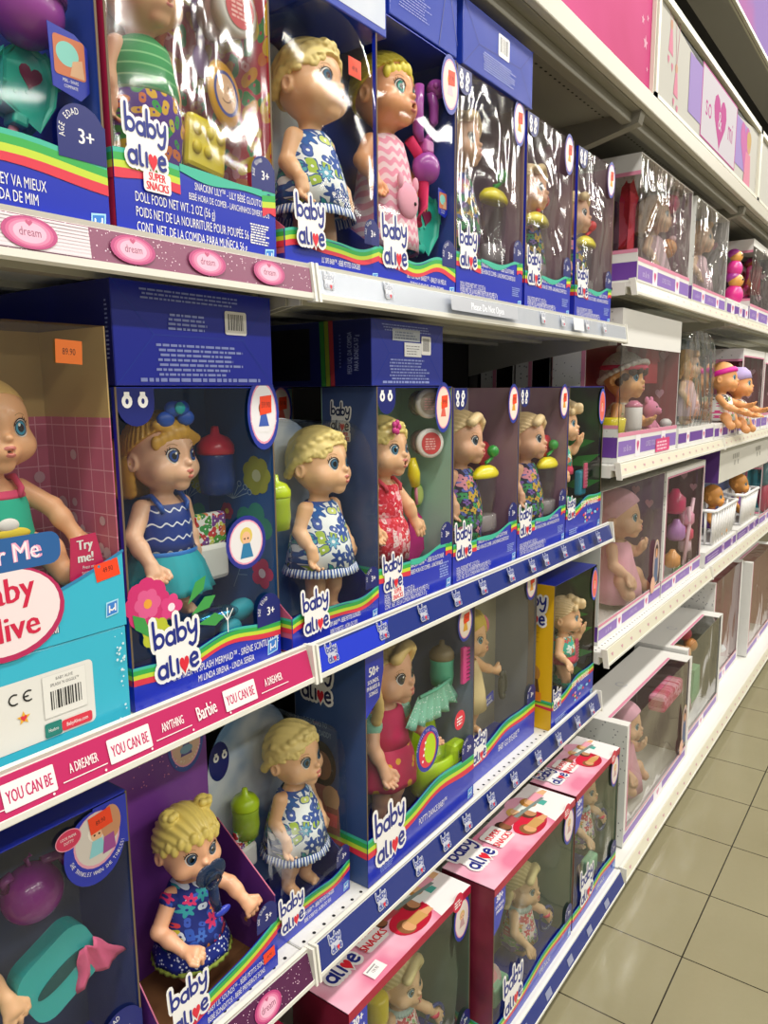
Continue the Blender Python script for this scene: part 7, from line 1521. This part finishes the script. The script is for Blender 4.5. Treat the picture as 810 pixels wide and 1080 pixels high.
BABY = doll_at('seated baby doll with a hot pink headband on the low white tray', 763, 398, (.79, 3.41), 1.15, hair='painted', hair_mat=M('#e0a060', .5), st=.003, legs='sit', yaw=.08, skin=M('#e6a46a', .45, sub=.06), lashes=False, dress=wear(cloth([(.168, .024, .022), (.158, .040, .034), (.12, .048, .044), (.075, .054, .052)], PJ2, name='suit')), arms={'l': dict(e=(.06, -.035, .135), w=(.055, -.075, .125), d=(0, -.9, .2)), 'r': dict(e=(.06, -.03, .125), w=(.055, -.07, .11), d=(0, -.9, .1))})
mb = MB(); mb.lathe([(.0495, -.008), (.0515, 0), (.0465, .010)], M('#e0259a', .6), (0, .003, .245), n=28, mtx=Matrix.Rotation(-.3, 3, 'X')); mb.build('headband', BABY)
BAB2 = clone_at(BABY, 'seated baby doll with a lilac cap behind the headband doll', 779, 404, (.80, 3.575)); 
for o in list(kids(BAB2)):
    if o.name.startswith('headband'): bpy.data.objects.remove(o)
mb = MB(); mb.lathe([(.051, -.004), (.050, .020), (.036, .040), (.002, .050)], M('#b9a8d8', .7), (0, .005, .240), n=24, mtx=Matrix.Rotation(-.25, 3, 'X')); mb.build('cap', BAB2)
pink_box('white and pink box with crimson toys beyond the headband baby dolls', 3.66, 4.16, .7125, ZP2, .38, .20, back='#7a2a3c', top_h=.03, rim=.02, band=.08)
pink_box('pink rimmed box at the far end of the second pink shelf', 4.18, 4.75, .7125, ZP2, .38, .20, back='#8a3a4c', top_h=.05, rim=.02, band=.08)
t = toy('toy_outfit', 'crimson toy dress behind the seated baby dolls', 'toy clothing', 793, 408, .80); mb = MB(); mb.prism([(-.06, -.09), (.07, -.09), (.03, .02), (.05, .06), (-.05, .06), (-.03, .02)], -.01, .01, M('#a8182c', .7), lambda u, v, w_: (u, w_, v)); mb.build('cloth', t)
# third shelf
def photo_card(t, w, h, d):
    p0 = Print((-w / 2, -.0045, 0), (1, 0, 0), (0, 0, 1)); x = w - .075; p0.poly(circ(x, .15, .035, .082, 24), M('#e9c9a0', .4)); p0.poly(circ(x, .15, .032, .078, 24), M('#b8a0a4', .4)); p0.poly(circ(x, .19, .017, .024), M('#3a2418', .5)); p0.poly(circ(x, .184, .011, .016), M('#d8a078', .45)); p0.poly([(x - .024, .08), (x + .024, .08), (x + .016, .165), (x - .016, .165)], M('#5a6a8a', .5)); p0.poly(circ(x - .03, .075, .024, .030), M('#e6b49a', .45)); p0.build('photo_sticker', t)
MAG2 = '#c2344e'
pink_box('tall pink rimmed box with a large bonneted doll on the third shelf', 2.085, 2.700, .752, ZP3, .46, .20, back=MAG2, film_m=film('third_shelf_film', .12, 4., .06, gloss=1.3, base=.04), top_h=.0, rim=.0, band=.062, badge=photo_card, side_win=False, inner='#7d5a86')
BON = doll_at('large baby doll in a pale pink bonnet and pink suit', 652, 543, .856, 1.6, hair='bonnet', hair_mat=M('#e0a9b8', .8), st=.0028, yaw=.12, skin=M('#dfae8c', .5, sub=.06), lashes=False, legs='sit', dress=set_dress('#e2a2b6'), arms={'l': dict(e=(.054, -.020, .136), w=(.054, -.032, .140), d=(.1, -.5, .6)), 'r': dict(e=(.056, -.01, .12), w=(.05, -.04, .10), d=(0, -.6, -.5))})
pink_box('pink rimmed box of small pink toys on the third pink shelf', 2.712, 3.262, .752, ZP3, .46, .16, back='#6a3a46', top_h=.022, rim=.022, band=.062, side_win=False)
k_ = 0
for px, py, c_, r_ in ((712, 530, '#d8306a', 16), (727, 546, '#e89ab4', 12), (713, 560, '#b87ac0', 14), (733, 563, '#d84a6a', 11), (709, 590, '#e8a05a', 12), (722, 575, '#e6c0d0', 10), (714, 605, '#5aa04a', 8)):
    nm = ('pink', 'pale pink', 'lilac', 'rose', 'orange', 'light rose', 'green')[k_]; sh = ('bottle', 'cup', 'bowl', 'pot', 'ball', 'jug', 'pear')[k_]; k_ += 1
    t = toy('toy_' + sh, f'{nm} toy {sh} among the small toys of the third pink shelf', 'toy ' + sh, px, py, (.80, 3.17)); r0 = r_ * .0026
    mb = MB(); mb.lathe([(r0 * .7, -r0), (r0, -r0 * .6), (r0 * .95, r0 * .5), (r0 * .5, r0 * .9), (r0 * .3, r0 * 1.3)], PLAST(c_), n=18); mb.build('body', t); mb = MB(); mb.tube([(r0 * .9, 0, r0 * .4), (r0 * 1.4, 0, r0 * .1), (r0 * .9, 0, -r0 * .4)], r0 * .14, PLAST(c_), 8); mb.build('handle', t)
t = toy('toy_pram', 'pale pink folding toy pram frame among the small toys', 'toy pram', 726, 560, (.78, 3.15)); mb = MB(); mb.tube([(-.05, 0, -.13), (.0, 0, .0), (.05, 0, .13)], .008, M('#e6b9c6', .4), 8); mb.tube([(.05, 0, -.12), (.01, 0, .0), (-.01, 0, .10)], .008, M('#e6b9c6', .4), 8); mb.build('frame', t)
LILW = M('#f0ecf2', .4)
def basket_set(w, Xa, lb):
    t = thing('doll_box', f'{lb} open violet and blue card stand holding a white toy basket', 'toy box', (Xa + w / 2, .735, ZP3))
    mb = MB(); mb.prism([(0, 0), (w, 0), (w, .30), (w * .72, .345), (w * .3, .33), (0, .28)], .13, .134, M('#6a7ab0', .5), fr_front(w)); mb.build('back_card', t); mb = MB(); mb.box(-w / 2, w / 2, 0, .13, 0, .065, WPLAIN); mb.build('base_tray', t); pr = Print((-w / 2, 0, 0), (1, 0, 0), (0, 0, 1)); pr.rect(0, .014, w, .050, VIO); [(pr.rrect(w * u - .02, .010, w * u + .02, .056, .003, M('#cfc0dc', .4)), pr.poly(heart(w * u, .033, .02, .024), M('#a03a86', .4))) for u in (.55, .85)]; words(pr, .03, .022, w * .45, .044, 2, M('#b9a5d0', .4), 3); pr.build('band_print', t)
    b = thing('toy_basket', f'white lattice toy basket in the {lb} violet card stand', 'toy basket', (Xa + w * .60, .794, ZP3 + .0715)); b.scale = (w * 3.1, 1, 1); mb = MB(); WP = M('#e9e7e6', .4)
    for q in range(9): u = -.11 + .0275 * q; mb.tube([(u * .86, -.045, 0), (u, -.055, .15)], .006, WP, 6); mb.tube([(u * .86, .045, 0), (u, .055, .15)], .006, WP, 6)
    for q in (-1, 1):
        for k in range(4): v = -.04 + .027 * k; mb.tube([(q * .097, v, 0), (q * .113, v * 1.2, .15)], .006, WP, 6)
    mb.build('lattice', b); mb = MB(); mb.tube([(-.115, -.058, .15), (.115, -.058, .15), (.115, .058, .15), (-.115, .058, .15), (-.115, -.058, .15)], .008, WP, 8); mb.build('rim', b); mb = MB(); mb.box(-.10, .10, -.048, .048, -.004, .006, WP); mb.box(-.095, .095, -.046, -.042, .0, .11, WP); mb.build('bottom', b)
basket_set(.60, 3.285, 'nearer'); basket_set(.50, 3.91, 'farther')
LB_ = make_doll('small baby doll with a warm orange face sitting in the nearer white toy basket', (3.67, .802, ZP3 + .040), .95, hair='painted', hair_mat=M('#e8a050', .5), st=.0034, legs='sit', skin=M('#e09a4a', .45), lashes=False, dress=wear(cloth([(.168, .024, .022), (.158, .036, .031), (.12, .044, .038), (.075, .048, .044)], M('#8a5ab0', .8))))[0]
clone(LB_, (4.23, .802, ZP3 + .040), 0, 'small baby doll with a warm orange face in the farther white toy basket')
pink_box('small box with a blue-haired toy at the far end of the third pink shelf', 4.45, 5.15, .735, ZP3, .37, .14, back='#3a8a9a', top_h=.02, rim=.01, band=.06)
t = toy('toy_doll_wig', 'red toy with teal hair in the far end box of the third shelf', 'toy', 806, 525, .80); mb = MB(); mb.ell((0, 0, .0), (.06, .04, .10), PLAST('#d8345a'), 16); mb.build('body', t); mb = MB(); mb.ell((-.02, 0, .13), (.07, .04, .07), PLAST('#1f7a86'), 16); mb.build('hair', t)
carton('plain white shipping carton with grey print lying on the baskets', 3.385, 4.52, .722, ZP3 + .348, ZP3 + .348 + .150, .30, M('#cfccc2', .55), side_mat=M('#5a3280', .45), art=lambda pr, w, h: [pr.rect(w * u + dx, h * .38 + dz, w * u + dx + .02, h * .38 + dz + .022, M('#9a978e', .6)) for u in (.22, .68) for dx in (0, .035, .07, .105) for dz in (0, .03) if (dx + dz) % .07 > .001])
# bottom shelf of the pink section
def base_box(label, X0, X1, Y, h, d, back, lid_art=None, win0=.05, film_m=None, badge=None):
    w = X1 - X0; Z = .087; h += .027; t = thing('doll_box', label, 'toy box', ((X0 + X1) / 2, Y, Z)); fr = fr_front(w); BOXES.append((t, X0 + .005, X1 - .005, Y + .012, Y + d - .004, Z + .005, Z + h - .004)); th = .002; top_d = d * .30
    mb = MB(); mb.box(-w / 2, w / 2, d - th, d, 0, h, M(back, .5)); mb.build('back_card', t)
    pr = Print((w / 2 - th, d, 0), (0, -1, 0), (0, 0, 1)); pr.rect(.004, .004, d - .004, h - .004, M(back, .5)); pr.build('inner_print', t)
    mb = MB(); mb.box(-w / 2, -w / 2 + th, 0, d - th, 0, h - th, WCARD); mb.build('side_panel', t); mb = MB(); mb.box(w / 2 - th, w / 2, 0, d - th, 0, h - th, WCARD); mb.build('side_panel', t)
    mb = MB(); mb.box(-w / 2, w / 2, top_d, d, h - th, h, WPLAIN); mb.box(-w / 2, -w / 2 + .035, 0, top_d, h - th, h, WPLAIN); mb.box(w / 2 - .075, w / 2, 0, top_d, h - th, h, WPLAIN); mb.build('top_panel', t)
    mb = MB(); mb.box(-w / 2, w / 2, 0, d - th, 0, th, WPLAIN); mb.build('bottom_panel', t)
    mb = MB(); mb.box(-w / 2, w / 2, -th, 0, 0, win0, WPLAIN); mb.box(-w / 2, -w / 2 + .02, -th, 0, win0, h, WPLAIN); mb.box(w / 2 - .03, w / 2, -th, 0, win0, h, WCARD); mb.build('front_frame', t)
    pr = Print((-w / 2, -th, 0), (1, 0, 0), (0, 0, 1)); pr.rect(.004, win0 * .3, w - .034, win0 * .8, M('#8a6ab8', .4)); pr.rrect(w * .42, win0 * .1, w * .55, win0 * .9, .003, M('#e9e4ea', .4)); pr.poly(heart(w * .485, win0 * .5, .03, win0 * .5), M('#cf8aa8', .4)); pr.rect(.018, win0, .026, h, PINKR); pr.rect(.018, win0 * .94, w - .03, win0 * 1.06, PINKR); pr.build('band_print', t)
    pr = Print((-w / 2, 0, h), (1, 0, 0), (0, 1, 0)); pr.rect(.030, top_d, w - .07, top_d + .010, PINKR); pr.strokes([arc(w * .42, d * .62, .018, 0, 300, 10)], .006, M('#c9c9cc', .4), 6); pr.build('top_print', t)
    fm = film_m or film('base_box_film', .10, 3.5, .07, gloss=1.3, base=.05)
    sheet(t, w - .05, win0, h - .001, .0016, fm, .004); mb = MB(); mb.add([(-w / 2 + .035, 0, h - .0015), (w / 2 - .075, 0, h - .0015), (w / 2 - .075, top_d, h - .0015), (-w / 2 + .035, top_d, h - .0015)], [(0, 1, 2, 3)], fm); mb.build('top_film', t)
    if badge: badge(t, w, h, d)
    return t
base_box('white-topped box with a pale baby doll behind film, first on the pink bottom shelf', 2.135, 2.872, .668, .372, .20, '#8a7478', badge=photo_card)
BON2 = clone(BON, (2.44, .772, .080), 0, 'pale bonneted baby doll in the first box of the pink bottom shelf'); BON2.scale = (1.22, 1.15, 1.22)
t = toy('lace_heap', 'hot pink patterned toy blanket at the top of the first bottom box', 'toy blanket', 705, 732, (.83, 2.70)); mb = MB(); mb.box(-.12, .12, -.03, .03, -.03, .03, floral('rose_print', '#c82a62', ['#e06a92', '#e89ab4'], 22., 5, r0=.42), .012); mb.build('cloth', t)
base_box('white-topped box with green and red toys, second on the pink bottom shelf', 2.885, 3.475, .690, .385, .20, '#6a6a60')
HD = clone(PD, (3.17, .790, .115), 0, 'blond doll in a pale gown in the second box of the pink bottom shelf')
t = toy('toy_outfit', 'mint green toy skirt low in the second box of the pink bottom shelf', 'toy clothing', 738, 755, (.77, 3.22)); t.location = (3.24, .745, .24); mb = MB(); mb.prism([(-.06, -.07), (.07, -.07), (.05, .07), (-.04, .07)], -.015, .015, M('#8fc49a', .7), lambda u, v, w_: (u, w_, v)); mb.build('cloth', t)
for i_, (px, py, c_, lb) in enumerate(((722, 668, '#c8284a', 'crimson'), (728, 680, '#d88a3a', 'amber'))):
    t = toy('toy_fruit', f'{lb} toy fruit at the top of the second bottom box', 'toy food', px, py, (.80, 3.30)); mb = MB(); mb.ell((0, 0, 0), (.035, .03, .03), PLAST(c_), 14); mb.build('fruit', t); mb = MB(); mb.tube([(0, 0, .028), (.004, 0, .042)], .004, M('#4a6a2a', .5), 6); mb.build('stalk', t)
base_box('tall white box with a rose window, third on the pink bottom shelf', 3.50, 4.10, .735, .505, .20, '#b8586a', win0=.06)
t = toy('toy_boot', 'pale blue and white toy boots in the tall white box', 'toy shoe', 757, 672, (.85, 3.95)); t.location = (3.92, .84, .24); mb = MB(); mb.tube([(0, 0, -.05), (0, 0, .06)], [.04, .035], M('#9ab0cc', .5), 12); mb.ell((0, -.03, -.05), (.04, .06, .025), M('#d8dce4', .5), 12); mb.build('boot', t)
base_box('white box with violet foot standing farthest on the pink bottom shelf', 4.16, 4.80, .70, .48, .22, '#c07a70')

# ---------------------------------------------------------------- settle every doll and toy inside the walls of its own box
bpy.context.view_layer.update()
def world_box(o):
    lo, hi = np.full(3, 9e9), np.full(3, -9e9)
    for c in [o] + list(o.children_recursive):
        if c.type == 'MESH':
            co = np.empty(len(c.data.vertices) * 3, np.float32); c.data.vertices.foreach_get('co', co); m_ = np.array(c.matrix_world); q = co.reshape(-1, 3) @ m_[:3, :3].T + m_[:3, 3]
            lo = np.minimum(lo, q.min(0)); hi = np.maximum(hi, q.max(0))
    return lo, hi
HELD = {}
for o in list(C.objects):
    if o.parent is None and (o.name.split('.')[0] == 'toy_pacifier' or o == SPN): HELD[o] = 1
for o in list(C.objects):
    nm = o.name.split('.')[0]
    if o.parent is not None or not (nm == 'baby_doll' or nm.startswith(('toy_', 'food_', 'printed_', 'bracelet', 'lace'))) or o in HELD or nm in ('toy_basket',): continue
    if o['label'].startswith(('dark blue toy spoon', 'lower round pink', 'upper round pink')): continue
    lo, hi = world_box(o); c = (lo + hi) / 2; best = None
    if nm == 'baby_doll': c[0], c[1], c[2] = o.location.x, o.location.y, o.location.z + .16 * o.scale[2]
    for b in BOXES:
        if all(b[1 + 2 * i] - .03 < c[i] < b[2 + 2 * i] + .03 for i in range(3)):
            e = abs(c[0] - (b[1] + b[2]) / 2) / (b[2] - b[1])
            if best is None or e < best[0]: best = (e, b)
    if best is None: continue
    b = best[1]; blo = np.array(b[1::2]) - np.array([.001, 0, 0]); bhi = np.array(b[2::2]) + np.array([.001, 0, 0])
    if b[0]['label'].startswith(('dark navy', 'dark blue box with a teal', 'aqua box')): blo[0] = -9
    k = min(1., float(((bhi - blo) / (hi - lo))[1:].min())); k = max(k, .84)
    if k < 1: o.scale = [q * k for q in o.scale]; p0 = np.array(o.location); lo = p0 + (lo - p0) * k; hi = p0 + (hi - p0) * k
    if nm == 'baby_doll' and k < 1: dz = .229 * o.scale[2] / k * (1 - k); o.location.z += dz; lo[2] += dz; hi[2] += dz
    sh = np.where(lo < blo, blo - lo, np.where(hi > bhi, bhi - hi, 0)); sh = np.clip(sh, -.05, .05)
    o.location = [o.location[i] + float(sh[i]) for i in range(3)]
    for hname in HELD:
        if o == SND: hname.location = o.location; hname.scale = o.scale

for d_, lb in ((SUP, 'nearest'), (S2_, 'middle'), (S3_, 'far')):
    k = d_.scale[0]; t = thing('ring_holder', f'dark blue ring holder round the doll hand in the {lb} pink-topped box', 'ring holder', (d_.location.x + .078 * k, d_.location.y - .040 * k, d_.location.z + .094 * k), -.2)
    mb = MB(); mb.tube([(.026 * math.cos(a), 0, .031 * math.sin(a)) for a in [2 * PI * i / 24 for i in range(25)]], .0042, M('#24347c', .35), 8); mb.build('ring', t)
    pr = Print((0, -.0043, 0), (1, 0, 0), (0, 0, 1)); pr.arctext('TRY HER SOUNDS', 0, 0, .026, .004, WHITE, 200, 340, .8, True); pr.build('lettering', t)
